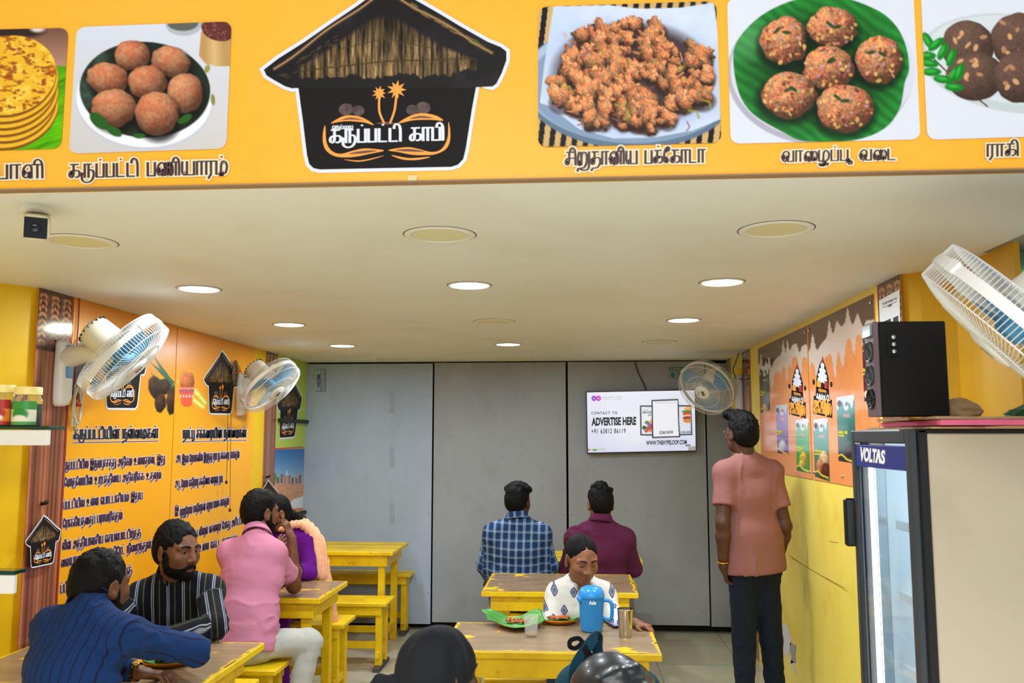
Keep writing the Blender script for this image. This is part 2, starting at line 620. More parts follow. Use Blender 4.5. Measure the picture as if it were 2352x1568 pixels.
def tamil_strokes(text):
    """-> list of (points array, is_dot), width; in x-height-10 units"""
    out = []
    x = 0.0

    def put(g, x):
        adv, st = GL[g]
        for q in st:
            v = np.array(list(map(float, q[2:].split()))).reshape(-1, 2)
            v = smooth_line(v, 5) if q[0] == 's' else v
            out.append(v + [x, 0])
        return adv
    i = 0
    while i < len(text):
        c = text[i]
        i += 1
        if c == ' ':
            x += 6
            continue
        if c in CONS:
            n = text[i] if i < len(text) else ''
            pre = {'ெ': 'ெ', 'ே': 'ே', 'ை': 'ை', 'ொ': 'ெ', 'ோ': 'ே'}.get(n)
            if pre:
                x += put(pre, x)
            lig = c + n in GL and n
            x0 = x
            x += put(c + n if lig else c, x)
            if n == '்':
                out.append(np.array([[x0 + GL[c][0] / 2 - .5, 13.2], [x0 + GL[c][0] / 2 + .4, 13.2]]))
            elif n in ('ி', 'ீ'):
                st = [[1, 0], [1, 5], [.9, 9], [.2, 12], [-1.8, 13.6], [-3.8, 12.4], [-4.2, 10.2]]
                if n == 'ீ':
                    st += [[-2.8, 10], [-2.2, 11.4], [-3.4, 11.8]]
                out.append(smooth_line(np.array(st, float), 4) + [x, 0])
                x += 2.6
            elif n in ('ு', 'ூ') and not lig:
                a = x - 1.5
                out.append(smooth_line(np.array([[a, 1], [a, -2], [a - 1.4, -4], [a - 5, -3.6]]), 4))
            elif n in ('ா', 'ொ', 'ோ'):
                x += put('ா', x)
            if n and n in '்ாிீுூெேைொோ':
                i += 1
            continue
        if c in GL:
            x += put(c, x)
    return out, x


PEN = [0]


def pen_mesh(mb, lines, wv, wh, mapf, off, grow=0.0):
    """pen strokes in px -> flat ribbons; upright strokes wv wide, level ones wh"""
    for L in lines:
        L = np.asarray(L, float)
        d = np.diff(L, axis=0)
        keep = np.r_[True, np.linalg.norm(d, axis=1) > 1e-6]
        L = L[keep]
        d = np.diff(L, axis=0)
        if len(d) == 0:
            continue
        u = d / np.linalg.norm(d, axis=1)[:, None]
        # split at sharp corners
        cut = [0] + [i for i in range(1, len(u)) if u[i] @ u[i - 1] < 0.5] + [len(u)]
        for s0, s1 in zip(cut[:-1], cut[1:]):
            P = L[s0:s1 + 1].copy()
            t = u[s0:s1]
            tv = np.vstack([t[:1], t[:-1] + t[1:], t[-1:]]) if len(t) > 1 else np.vstack([t, t])
            tv = tv / np.linalg.norm(tv, axis=1)[:, None]
            w = np.sqrt((wv * tv[:, 1]) ** 2 + (wh * tv[:, 0]) ** 2) / 2 + grow
            ext = min(wv, wh) / 2 * 0.8 + grow
            P[0] -= tv[0] * ext
            P[-1] += tv[-1] * ext
            nr = np.stack([-tv[:, 1], tv[:, 0]], -1) * w[:, None]
            PEN[0] += 1
            q = np.vstack([P + nr, P - nr])
            n = len(P)
            mb.add(mapf(q[:, 0], q[:, 1], off + (PEN[0] % 24) * 3e-5), [(i, i + 1, n + i + 1, n + i) for i in range(n - 1)])


def tamil(mb, text, x0, x1, y0, y1, xh, mapf, off, wv=0.17, wh=0.1, grow=0.0, xh2=None):
    """write along the base line (x0,y0)-(x1,y1), x-height xh px"""
    st, W = tamil_strokes(text)
    sx = math.hypot(x1 - x0, 0) / W
    L = []
    for p in st:
        x = x0 + p[:, 0] * sx
        L.append(np.stack([x, y0 + (y1 - y0) * (x - x0) / (x1 - x0) - p[:, 1] * (xh + ((xh2 or xh) - xh) * (x - x0) / (x1 - x0)) / 10], -1))
    pen_mesh(mb, L, wv * xh, wh * xh, mapf, off, grow)


_FONTC = {}


def latin_pts(text, bold=0.0, spacing=1.0):
    k = (text, bold, spacing)
    if k not in _FONTC:
        c = bpy.data.curves.new('lettering', 'FONT')
        c.body = text
        c.offset = bold
        c.space_character = spacing
        c.resolution_u = 3
        o = bpy.data.objects.new('lettering', c)
        COL.objects.link(o)
        dg = bpy.context.evaluated_depsgraph_get()
        me = bpy.data.meshes.new_from_object(o.evaluated_get(dg))
        v = np.array([p.co[:2] for p in me.vertices])
        f = [tuple(p.vertices) for p in me.polygons]
        bpy.data.objects.remove(o)
        bpy.data.curves.remove(c)
        bpy.data.meshes.remove(me)
        _FONTC[k] = (v, f)
    return _FONTC[k]


def latin(mb, text, x0, x1, y0, y1, h, mapf, off, bold=0.0, spacing=1.0, slant=0.0, vertical=False, hx=None):
    """write text fitted between (x0,y0) and (x1,y1) on its base line, capitals h px tall; hx: direction of 'up'"""
    v, f = latin_pts(text, bold, spacing)
    lo, hi = v[:, 0].min(), v[:, 0].max()
    t = (v[:, 0] - lo) / (hi - lo)
    up = v[:, 1] / 0.7
    ux, uy = hx or (slant, -1.0)
    mb.add(mapf(x0 + (x1 - x0) * t + up * h * ux, y0 + (y1 - y0) * t + up * h * uy, off), f)
# ------------------------------------------------------------------ the setting
CEIL, XL, XR, YB, YS = 2.30, -2.36, 1.34, 7.60, 2.18
m_ceil = M('ceiling_paint', (228, 230, 228), 0.55, var=(1.6, (218, 218, 208), 0.45, 0.75))
m_wall = M('yellow_wall_paint', (232, 188, 10), 0.42, var=(2.2, (214, 164, 4), 0.5, 0.75), bump=(60, 0.04))
m_grey = M('dull_grey_render', (150, 148, 138), 0.8)


def tile_floor():
    m = M('floor_tiles', (190, 186, 170), 0.22, spec=0.5)
    nt = m.node_tree
    b = nt.nodes['Principled BSDF']
    tc = nt.nodes.new('ShaderNodeTexCoord')
    br = nt.nodes.new('ShaderNodeTexBrick')
    br.offset = 0
    br.inputs['Scale'].default_value = 1.0
    br.inputs['Brick Width'].default_value = 0.6
    br.inputs['Row Height'].default_value = 0.6
    br.inputs['Mortar Size'].default_value = 0.0025
    br.inputs['Color1'].default_value = (*lin((208, 203, 182)), 1)
    br.inputs['Color2'].default_value = (*lin((200, 195, 174)), 1)
    br.inputs['Mortar'].default_value = (*lin((110, 104, 90)), 1)
    nt.links.new(tc.outputs['Object'], br.inputs['Vector'])
    n = nt.nodes.new('ShaderNodeTexNoise')
    n.inputs['Scale'].default_value = 3
    n.inputs['Detail'].default_value = 8
    nt.links.new(tc.outputs['Object'], n.inputs['Vector'])
    mx = nt.nodes.new('ShaderNodeMix')
    mx.data_type = 'RGBA'
    mx.blend_type = 'MULTIPLY'
    mx.inputs['Factor'].default_value = 0.35
    nt.links.new(br.outputs['Color'], mx.inputs['A'])
    nt.links.new(n.outputs['Color'], mx.inputs['B'])
    nt.links.new(mx.outputs['Result'], b.inputs['Base Color'])
    return m


struct('floor', MB().box((-0.5, 2.9, -0.05), (6.4, 9.8, 0.1)), tile_floor())
mb = MB()
mb.box((-0.65, (3.2 + 7.8) / 2, CEIL + 0.05), (4.9, 4.6, 0.1))
mb.box((-0.81, (2.2 + 3.2) / 2, CEIL + 0.05), (4.58, 1.0, 0.1))
struct('ceiling', mb, m_ceil)
struct('trim_beam', MB().box((1.57, 2.7, CEIL + 0.06), (0.18, 1.0, 0.12)), m_grey)

# left side wall with its slanted end, right side wall with its stepped end, wall behind the boards
mb = MB()
outl = [(XL, 7.75), (XL, 3.70), (-2.52, 3.46), (-2.52, 1.9), (-2.64, 1.9), (-2.64, 7.75)]
mb.add([(x, y, z) for z in (0, CEIL) for x, y in outl],
       [tuple(range(6)), tuple(range(6, 12))] + [(i, (i + 1) % 6, (i + 1) % 6 + 6, i + 6) for i in range(6)])
struct('wall_left', mb, m_wall)
mb = MB()
outl = [(XR, 3.62), (1.40, 3.56), (1.50, 3.48), (1.50, 3.02), (1.52, 3.02), (1.52, 3.62)]
n = len(outl)
mb.add([(x, y, z) for z in (0, CEIL) for x, y in outl],
       [tuple(range(n)), tuple(range(n, 2 * n))] + [(i, (i + 1) % n, (i + 1) % n + n, i + n) for i in range(n)])
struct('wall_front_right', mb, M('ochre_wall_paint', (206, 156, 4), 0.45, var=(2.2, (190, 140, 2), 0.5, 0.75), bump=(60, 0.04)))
mb = MB()
outl = [(XR, 7.75), (XR, 3.622), (1.72, 3.622), (1.72, 7.75)]
n = len(outl)
mb.add([(x, y, z) for z in (0, CEIL) for x, y in outl],
       [tuple(range(n)), tuple(range(n, 2 * n))] + [(i, (i + 1) % n, (i + 1) % n + n, i + n) for i in range(n)])
struct('wall_right', mb, M('yellow_wall_paint_scuffed', (246, 224, 100), 0.32, var=(3.0, (230, 194, 64), 0.52, 0.8), bump=(40, 0.05)))
struct('wall_back', MB().box((-0.45, 7.74, 1.15), (3.9, 0.06, 2.3)), M('dark_gap', (34, 32, 30), 0.9))


# ------------------------------------------------------------------ boards on the back wall
def board_mat(name, a, b, c):
    m = M(name, a, 0.75, var=(1.4, b, 0.42, 0.62), bump=(25, 0.06), stretch=(1, 1, 0.55))
    nt = m.node_tree
    bs = nt.nodes['Principled BSDF']
    prev = bs.inputs['Base Color'].links[0].from_socket
    n = nt.nodes.new('ShaderNodeTexNoise')
    n.inputs['Scale'].default_value = 9
    n.inputs['Detail'].default_value = 10
    n.inputs['Roughness'].default_value = 0.75
    tc = [x for x in nt.nodes if x.type == 'TEX_COORD'][0]
    nt.links.new(tc.outputs['Object'], n.inputs['Vector'])
    r = nt.nodes.new('ShaderNodeMapRange')
    r.inputs['From Min'].default_value = 0.55
    r.inputs['From Max'].default_value = 0.8
    r.inputs['To Max'].default_value = 0.7
    nt.links.new(n.outputs['Fac'], r.inputs['Value'])
    mx = nt.nodes.new('ShaderNodeMix')
    mx.data_type = 'RGBA'
    mx.inputs['B'].default_value = (*lin(c), 1)
    nt.links.new(prev, mx.inputs['A'])
    nt.links.new(r.outputs[0], mx.inputs['Factor'])
    nt.links.new(mx.outputs['Result'], bs.inputs['Base Color'])
    return m


bm_cool = board_mat('cement_board_cool', (162, 177, 198), (153, 167, 186), (138, 149, 162))
bm_warm = board_mat('cement_board_warm', (152, 157, 164), (143, 146, 152), (130, 132, 137))
BK = plane_map(1, YB, -1)
ink_dark = M('ink_dark', (40, 40, 46), 0.6)
ink_fade = M('ink_faded_grey', (118, 120, 128), 0.7)
ink_teal = M('ink_teal', (40, 110, 108), 0.7)


def board(px0, px1, ytop, ybot, m, label, dy=0.0):
    a = at(px0, ytop, YB - dy)
    b = at(px1, ybot, YB - dy)
    t = thing('cement_board', ((a.x + b.x) / 2, YB, 0.03), label, 'board', 'cement boards closing the back wall')
    p = MB().box(((a.x + b.x) / 2, YB - dy + 0.006, (a.z + b.z) / 2), (b.x - a.x - 0.006, 0.012, a.z - b.z), 0.002)
    obj('sheet', p, m, t)
    s = MB()
    return t, a, b


def screws(t, pts):
    for (px, py) in pts:
        p = at(px, py, YB - 0.001)
        obj('screw', MB().lathe([(0.006, 0), (0.006, 0.002), (0.0035, 0.0035), (0, 0.0036)], 10,
                                Matrix.Translation(p) @ Matrix.Rotation(PI / 2, 4, 'X')), M('steel_screw', (190, 190, 190), 0.3, 0.9), t)


b1, _, _ = board(692, 989, 836, 1433, bm_cool, 'pale bluish grey cement board at the left of the back wall')
for y in (915, 1040, 1168):
    mb = MB()
    latin(mb, '2B227CC', 905, 905, y + 34, y - 14, 9, BK, 0.001, bold=0.0, spacing=1.15, hx=(-1, 0))
    obj('stencil_lettering', mb, ink_fade, b1, fix=False)
mb = MB()
latin(mb, 'HICEM', 735, 735, 888, 860, 7, BK, 0.001, bold=0.03, hx=(-1, 0))
for x in (739, 743, 746):
    latin(mb, 'fibre cement board', x + 1, x + 1, 895, 852 if x > 739 else 870, 2.6, BK, 0.001, hx=(-1, 0))
for q in ([(726, 848), (748, 848)], [(748, 848), (748, 898)], [(748, 898), (726, 898)], [(737, 848), (737, 898)]):
    pen_mesh(mb, [np.array(q, float)], 1, 1, BK, 0.001)
obj('maker_stamp', mb, ink_dark, b1, fix=False)
screws(b1, [(697, 1068), (985, 1180), (984, 1360), (988, 900)])
b2, _, _ = board(997, 1304, 833, 1433, bm_warm, 'plain brownish grey cement board behind the two seated men')
screws(b2, [(999, 968), (998, 1181), (1296, 1181), (997, 1402), (1297, 968)])
b3, _, _ = board(1303, 1632, 831, 1437, bm_warm, 'brownish grey cement board carrying the television')
mb = MB()
latin(mb, 'ECON', 1537, 1572, 851, 850.5, 9, BK, 0.001, bold=0.03)
for q in ([(1537, 854), (1562, 854)], [(1562, 854), (1562, 869)], [(1562, 869), (1537, 869)], [(1537, 869), (1537, 854)]):
    pen_mesh(mb, [np.array(q, float)], 1, 1, BK, 0.001)
for k in range(5):
    pen_mesh(mb, [np.array([(1553, 856 + k * 2.7), (1561, 856 + k * 2.7)], float)], 1, 0.9, BK, 0.001)
mb.add(BK(*np.array([(545 + 1000 + 5 * math.cos(a), 861 + 6 * math.sin(a)) for a in np.arange(10) * PI / 5]).T, 0.001), [tuple(range(10))])
obj('maker_stamp', mb, ink_teal, b3, fix=False)
screws(b3, [(1310, 967), (1311, 1181), (1484, 1180), (1615, 1180), (1614, 1405), (1469, 1405)])
b4, _, _ = board(1622, 1692, 948, 1440, board_mat('cement_board_pale', (144, 148, 152), (134, 137, 140), (122, 124, 126)), 'narrow grey board at the right end of the back wall', 0.01)
b5, _, _ = board(1619, 1676, 834, 946, bm_warm, 'short board piece above the narrow board beside the fan', 0.012)
# boxed corner pier on the right, beyond the boards
mb = MB()
a, b = at(1676, 834, 7.45), at(1712, 834, 7.45)
mb.box(((a.x + XR) / 2, 7.52, 1.15), (XR - a.x, 0.14, 2.3))
struct('trim_corner', mb, m_grey)

# ------------------------------------------------------------------ downlights
m_rim = M('lamp_rim_white', (226, 224, 214), 0.45)
m_lit = M('lamp_glow', (240, 246, 255), emit=14.0)
m_lit_warm = M('lamp_glow_warm', (255, 255, 214), emit=12.0)
m_cover = M('lamp_cover_unlit', (222, 214, 172), 0.5)


def downlight(x, y, r, lit, label, warm=False):
    t = thing('ceiling_downlight' if lit else 'ceiling_lamp_cover', (x, y, CEIL), label, 'ceiling light',
              'lit downlights' if lit else 'unlit round ceiling fittings')
    T = Matrix.Translation((x, y, CEIL)) @ Matrix.Rotation(PI, 4, 'X')
    w = 0.012 if lit else 0.028
    obj('rim', MB().lathe([(r - w, 0.0005), (r - w, 0.004), (r - w * 0.6, 0.006), (r - 0.003, 0.004), (r, 0.0)], 48, T, cap=False), m_rim, t, smooth=True)
    obj('gap_line', MB().lathe([(r - .001, .0012), (r + .0035, .0003)], 48, T, cap=False), M('gap_shadow_grey', (96, 90, 76), .9), t)
    obj('diffuser', MB().lathe([(r - w + 0.001, 0.0015), (0.0, 0.003)], 48, T, cap=False), (m_lit_warm if warm else m_lit) if lit else m_cover, t, smooth=True)
    if lit:
        l = area_lamp('downlight_light', (x, y, CEIL - 0.012), (x, y, 0), r * 1.7, 0, 14 if not warm else 11,
                      (0.82, 0.93, 1.0) if not warm else (1.0, 1.0, 0.86), 'DISK')
        adopt(l, t)


ROWS = {-1.665: 'left', -0.445: 'middle', 0.645: 'right'}
for (x, y, lab) in ((-1.665, 3.75, 'bright round downlight nearest the sign above the left fan'),
                    (-0.445, 3.74, 'bright round downlight nearest the sign below the thatched house emblem'),
                    (0.645, 3.74, 'bright round downlight nearest the sign above the right hand poster boards'),
                    (0.635, 4.96, 'bright round downlight second back above the television side'),
                    (-1.665, 6.2, 'small far bright downlight above the pale bluish board'),
                    (-0.455, 6.19, 'small far bright downlight above the two seated men')):
    downlight(x, y, 0.096, True, lab)
downlight(-1.665, 5.0, 0.096, True, 'yellowish bright downlight above the far left fan', True)
for (x, y, lab) in ((-1.665, 2.8, 'unlit round ceiling fitting beside the security camera'),
                    (-0.43, 2.785, 'unlit round ceiling fitting below the house emblem of the sign'),
                    (0.655, 2.785, 'unlit round ceiling fitting below the fried snack pictures'),
                    (-0.445, 4.95, 'unlit round ceiling fitting between the lit lamps mid ceiling'),
                    (0.61, 6.11, 'unlit round ceiling fitting above the television'),
                    (-1.55, 7.35, 'faint unlit ceiling ring close to the pale board'),
                    (-0.46, 7.37, 'faint unlit ceiling ring close to the middle board')):
    downlight(x, y, 0.118, False, lab)
# ------------------------------------------------------------------ the hanging signboard and its prints
SG = plane_map(1, YS, -1)
m_print = print_mat(0.45, spec=0.15)
m_orange = M('sign_orange', (252, 178, 40), 0.4, var=(1.3, (252, 184, 62), 0.4, 0.75), spec=0.35)
ink_white = M('ink_white', (222, 228, 244), 0.5)
ink_cream = M('ink_cream', (236, 226, 190), 0.5)
ink_brown = M('ink_brown', (70, 38, 44), 0.5)
ink_black = M('ink_black', (27, 24, 25), 0.5, spec=0.12)
ink_orange = M('ink_orange', (250, 158, 56), 0.5)
ink_choc = M('ink_chocolate', (96, 62, 48), 0.5)
ink_jag = M('ink_jaggery', (92, 70, 64), 0.55, var=(60, (60, 42, 40), 0.45, 0.6))

sign = thing('signboard', (-0.2, YS, CEIL), 'orange hanging signboard with food pictures and a thatched house emblem', 'sign')
obj('panel', MB().box((-0.2, YS + 0.02, 2.85), (3.5, 0.036, 1.102), 0.002), m_orange, sign)
obj('panel_edge', MB().box((-0.2, YS + 0.012, CEIL - 0.001), (3.5, 0.03, 0.004)), M('raw_edge', (150, 120, 90), 0.8), sign)

HUT = [(606, 160), (640, 134), (700, 96), (760, 54), (820, 14), (884, -34), (940, -8), (1000, 26), (1060, 62), (1120, 96), (1150, 108), (1163, 118),
       (1163, 138), (1152, 168), (1140, 192), (1130, 199), (1116, 196), (1100, 187), (1095, 190), (1084, 250), (1070, 340), (1064, 365), (1052, 378), (1036, 383),
       (880, 386), (735, 389), (720, 386), (710, 376), (705, 355), (696, 280), (685, 199), (672, 203), (655, 198), (630, 184), (612, 173)]


def row_range(poly):
    P = np.array(poly, float)

    def f(y):
        xs = []
        for i in range(len(P)):
            a, b = P[i], P[(i + 1) % len(P)]
            if (a[1] > y) != (b[1] > y):
                xs.append(a[0] + (b[0] - a[0]) * (y - a[1]) / (b[1] - a[1]))
        return (min(xs), max(xs)) if xs else (P[:, 0].mean(),) * 2
    return f


GABLE = [(672, 160), (720, 120), (800, 66), (872, 38), (900, 36), (965, 80), (1040, 120), (1088, 142), (1088, 176), (700, 186)]


def paint_thatch(c):
    c.blend(np.ones(len(c.x)), (27, 24, 25))
    n = fbm(c.x * 0.02, c.y * 0.02, 0, 5)
    c.blend(np.clip((n - 0.5) * 2, 0, 1) * 0.5, (56, 52, 62))
    # straw gable, upright reeds
    lower = 178 - 10 * np.clip((c.x - 720) / 360, 0, 1) + 10 * (vnoise(c.x * 0.12, 3, 0, 3) - 0.5) + 14 * (vnoise(c.x * 0.03, 9, 0, 4) - 0.5)
    m = c.polym([(690, 155), (760, 110), (850, 46), (884, 36), (920, 46), (1010, 104), (1092, 138), (1092, 200), (690, 200)], 10)
    m = m * np.clip((lower - c.y) / 2 + .5, 0, 1)
    reed = fbm(c.x * 0.22, c.y * 0.018, 0, 8, 3)
    reed2 = fbm(c.x * 0.5, c.y * 0.05, 0, 9, 3)
    br = np.clip(0.25 + 1.5 * (reed - 0.3), 0, 1.2) * (0.45 + 0.55 * np.clip((c.y - 40) / 80, 0, 1))
    tone = np.clip((reed2 - .3) * 2.2, 0, 1)[:, None]
    col = (np.array([196, 160, 110.]) * (1 - tone) + np.array([150, 116, 70.]) * tone) * br[:, None]
    c.blend(m, col)
    for k in range(14):
        x = 740 + k * 25 + RNG.uniform(-5, 5)
        c.line([(x, 150), (x + RNG.uniform(-10, 10), 70 + abs(x - 885) * .4)], 2.2, (60, 52, 26), k=0.7)
    c.line([(690, 163), (884, 141), (1090, 134)], 3.5, (66, 58, 24), k=0.85)
    c.line([(760, 118), (880, 89), (1000, 112)], 2.6, (70, 60, 28), k=0.8)
    # rafters and thatch edges under the roof slopes
    for (a, b) in (((630, 158), (862, -8)), ((905, -12), (1130, 120))):
        for w, rgb, k in ((11, (70, 52, 36), .8), (4, (176, 138, 96), .9)):
            pts = [(a[0] + (b[0] - a[0]) * t, a[1] + (b[1] - a[1]) * t + 3 * math.sin(9 * t)) for t in np.linspace(0, 1, 12)]
            c.line(pts, w, rgb, k=k)
    for k in range(26):
        t = RNG.uniform(0, 1)
        x, y = 640 + t * 130, 170 - t * 92 + RNG.uniform(0, 26)
        c.line([(x, y), (x + 9, y - 5)], 2.4, (96, 72, 50), k=0.7)
    for k in range(30):
        t = RNG.uniform(0, 1)
        x, y = 940 + t * 180, 6 + t * 106 + RNG.uniform(-4, 10)
        c.line([(x, y), (x + 13, y + 7)], 2.6, (150, 116, 70) if k % 3 else (120, 120, 50), k=0.8)


def star(cx, cy, r, n, seed):
    g = np.random.default_rng(seed)
    p = []
    for k in range(n * 2):
        a = PI * k / n
        q = r * (1.0 if k % 2 == 0 else 0.5) * g.uniform(0.85, 1.1)
        p.append((cx + q * math.cos(a), cy + q * math.sin(a)))
    return p


def hut(parent, mapf, off=0.0, lod=0, words=True, thick=0.0):
    """the thatched house emblem; lod 0 large, 1 small"""
    step = 2.0 if lod == 0 else 7.0
    mb = MB()
    mb.prism(offset_poly(HUT, 8 if lod == 0 else 11), mapf, off + thick, off + thick + 0.0006)
    obj('emblem_border', mb, ink_white, parent)
    mb = MB()
    mb.prism(HUT, mapf, off + thick + 0.0008, off + thick + 0.0012)
    obj('emblem_ground', mb, ink_black, parent)
    print_grid('thatch_picture', paint_thatch, mapf, ((606, -33), (1163, -33), (1163, 202), (606, 202)), step, m_print, parent, off + thick + 0.0016,
               rowfn=row_range(HUT))
    o = off + thick + 0.0024
    mb = MB()
    per = 5 if lod == 0 else 3

    def leaf(pts, oo=0.0):
        mb.prism(smooth_line(pts, per, True), mapf, o + oo, o + oo + 0.0003)
    leaf([(760, 283), (785, 268), (808, 265), (835, 271), (859, 287), (835, 281), (800, 278), (778, 280)])
    leaf([(915, 283), (940, 267), (968, 260), (1000, 265), (1018, 277), (990, 275), (950, 276)])
    leaf([(747, 288), (742, 305), (742, 328), (749, 345), (765, 357), (785, 361), (815, 360), (850, 353), (882, 346), (860, 342), (835, 341), (810, 346), (785, 353), (768, 350), (756, 340), (749, 322)])
    leaf([(1030, 280), (1034, 300), (1033, 325), (1023, 343), (1000, 354), (975, 356), (945, 355), (915, 349), (892, 345), (915, 340), (940, 338), (965, 343), (990, 349), (1010, 345), (1023, 330), (1029, 310)])
    leaf([(790, 366), (830, 368), (882, 357), (850, 367), (820, 371)])
    leaf([(899, 356), (940, 363), (988, 360), (960, 367), (925, 366)])
    for (cx, cy, r, n, sd, foot) in ((871, 214, 17, 9, 3, (882, 282)), (911, 206, 21, 9, 4, (896, 282))):
        mb.prism(star(cx, cy, r, n, sd), mapf, o, o + 0.0003)
        L = smooth_line([(cx, cy + 6), ((cx + foot[0]) / 2 - (5 if cx < 890 else -3), (cy + foot[1]) / 2 + 8), foot], 6)
        pen_mesh(mb, [L], 5, 4, mapf, o)
    obj('emblem_motif', mb, ink_orange, parent, fix=False)
    for pts in ([(782, 276), (806, 270), (834, 276), (806, 274)], [(940, 273), (966, 266), (996, 271), (966, 271)],
                [(800, 353), (835, 346), (866, 346), (835, 352)], [(908, 345), (940, 342), (976, 348), (940, 348)]):
        mb = MB().prism(smooth_line(pts, per, True), mapf, o + 0.0005, o + 0.0008)
        obj('emblem_shading', mb, ink_choc, parent)
    mb = MB()
    mb.prism(smooth_line([(864, 283), (888, 280), (910, 283), (888, 286)], per, True), mapf, o, o + 0.0003)
    obj('emblem_shading', mb, ink_choc, parent)
    for (cx, cy, rx, ry) in ((795, 251, 17, 15), (823, 254, 14, 13), (947, 252, 14, 13), (972, 247, 17, 15)):
        mb = MB().prism([(cx + rx * math.cos(a), cy + ry * math.sin(a) * (1 if math.sin(a) > 0 else .9)) for a in np.arange(14) * PI / 7], mapf, o - .0005 + (cx - 795) * 1e-6, o - .0002 + (cx - 795) * 1e-6)
        obj('jaggery_picture', mb, ink_jag, parent)
    if words:
        mb = MB()
        k = 1 if lod == 0 else 1.35
        tamil(mb, 'கருப்பட்டி காபி', 757, 1022, 328, 321, 29, mapf, o + 0.0004, 0.225 * k, 0.12 * k)
        tamil(mb, 'நெல்லை', 763, 811, 297, 296, 8, mapf, o + 0.0004, 0.26, 0.18)
        obj('emblem_lettering', mb, ink_white, parent, fix=False)


hut(sign, SG, 0.0)

# ---- the five printed food pictures
PAL = dict(fried=(196, 120, 76), fried2=(150, 74, 46))


def paint_paniyaram(c):
    g = np.clip((c.y - 60) / 300, 0, 1)[:, None]
    c.c[:] = np.array([214, 219, 234.]) * (1 - g) + np.array([206, 200, 200.]) * g
    c.ell(422, 56, 42, 26, (176, 184, 190))
    c.ell(420, 52, 36, 19, (96, 98, 90))
    c.poly([(462, 72), (532, 92), (532, 152), (500, 152), (472, 146), (457, 128)], (190, 148, 92), 2)
    gl = np.clip(1 - abs(c.x - 492) / 22, 0, 1) * c.polym([(462, 72), (532, 92), (532, 152), (500, 152), (472, 146), (457, 128)], 2)
    c.blend(gl * .6, (236, 204, 150))
    c.ell(503, 66, 41, 28, (92, 46, 40), 12)
    n = fbm(c.x * .25, c.y * .25, 0, 3)
    u, v = c.loc(503, 66, 41, 28, 12)
    c.blend(np.clip((1 - np.hypot(u, v)) * 12, 0, 1) * np.clip((n - .45) * 3, 0, 1), (150, 88, 76))
    c.ell(331, 232, 157, 113, (196, 200, 214), 3, 3)
    c.ell(331, 226, 156, 112, (236, 238, 246), 3, 2)
    leafn = fbm(c.x * .03, c.y * .03, 1, 6)
    m = c.ell(333, 206, 150, 110, (30, 40, 30), 3, 2)
    c.blend(m * np.clip((leafn - .42) * 3, 0, 1) * np.clip((300 - c.x) / 120, 0.1, 1), (74, 100, 84))
    for k, (x, y, r, ry, a) in enumerate(((304, 127, 42, 35, 0), (391, 142, 46, 36, 15), (247, 181, 48, 37, 10), (338, 187, 45, 38, 0), (425, 214, 41, 47, 0), (261, 248, 52, 43, 5), (360, 262, 51, 49, 10))):
        c.ell(x + 4, y + 10, r * 1.05, ry * 1.1, (16, 14, 12), a, 14, .75)
        c.ball(x, y, r, (232, 160, 116), a, ry, 0.07, 11 + k, .42, .06, var=.2, rgb2=(200, 118, 82))
    for (x, y, rx, ry, a) in ((228, 278, 26, 14, 40), (262, 301, 20, 10, 30), (425, 273, 18, 8, -30), (320, 312, 14, 6, 0)):
        c.ell(x, y, rx, ry, (44, 92, 36), a, 2)
    c.ell(489, 229, 5, 13, (140, 134, 74), -6, 2)
    c.ell(476, 158, 6, 10, (150, 150, 80), 20, 2)


def paint_poli(c):
    g = np.clip((c.y - 66) / 90, 0, 1)[:, None]
    c.c[:] = np.array([120, 84, 66.]) * (1 - g) + np.array([186, 140, 120.]) * g
    c.ell(40, 72, 60, 16, (52, 40, 34), 0, 8)
    c.ell(86, 66, 16, 8, (226, 214, 206), 0, 6)
    st = fbm((c.x * .4 + c.y) * .12, (c.x - c.y * .3) * .012, 2, 4)
    leaf = np.array([96, 190, 6.]) * (0.55 + 0.7 * st[:, None])
    c.blend(np.clip((c.y - 150 + (c.x < 0) * 10) / 3, 0, 1), leaf)
    for k in range(6):
        c.ell(18, 252 - k * 15, 118 - (k % 2) * 5, 92, (128, 78, 20), -14, 2.5)
        m = c.ell(18, 248 - k * 15, 117 - (k % 2) * 5, 90, (238, 182, 46), -14, 2)
    n = fbm(c.x * .05, c.y * .08, 3, 12)
    c.blend(m * np.clip((n - .45) * 4, 0, 1) * .8, (252, 214, 90))
    n = fbm(c.x * .045, c.y * .09, 7, 22)
    c.blend(m * np.clip((n - .55) * 9, 0, 1) * .85, (160, 78, 22))
    n = fbm(c.x * .09, c.y * .16, 7, 32)
    c.blend(m * np.clip((n - .6) * 9, 0, 1) * .8, (140, 58, 20))


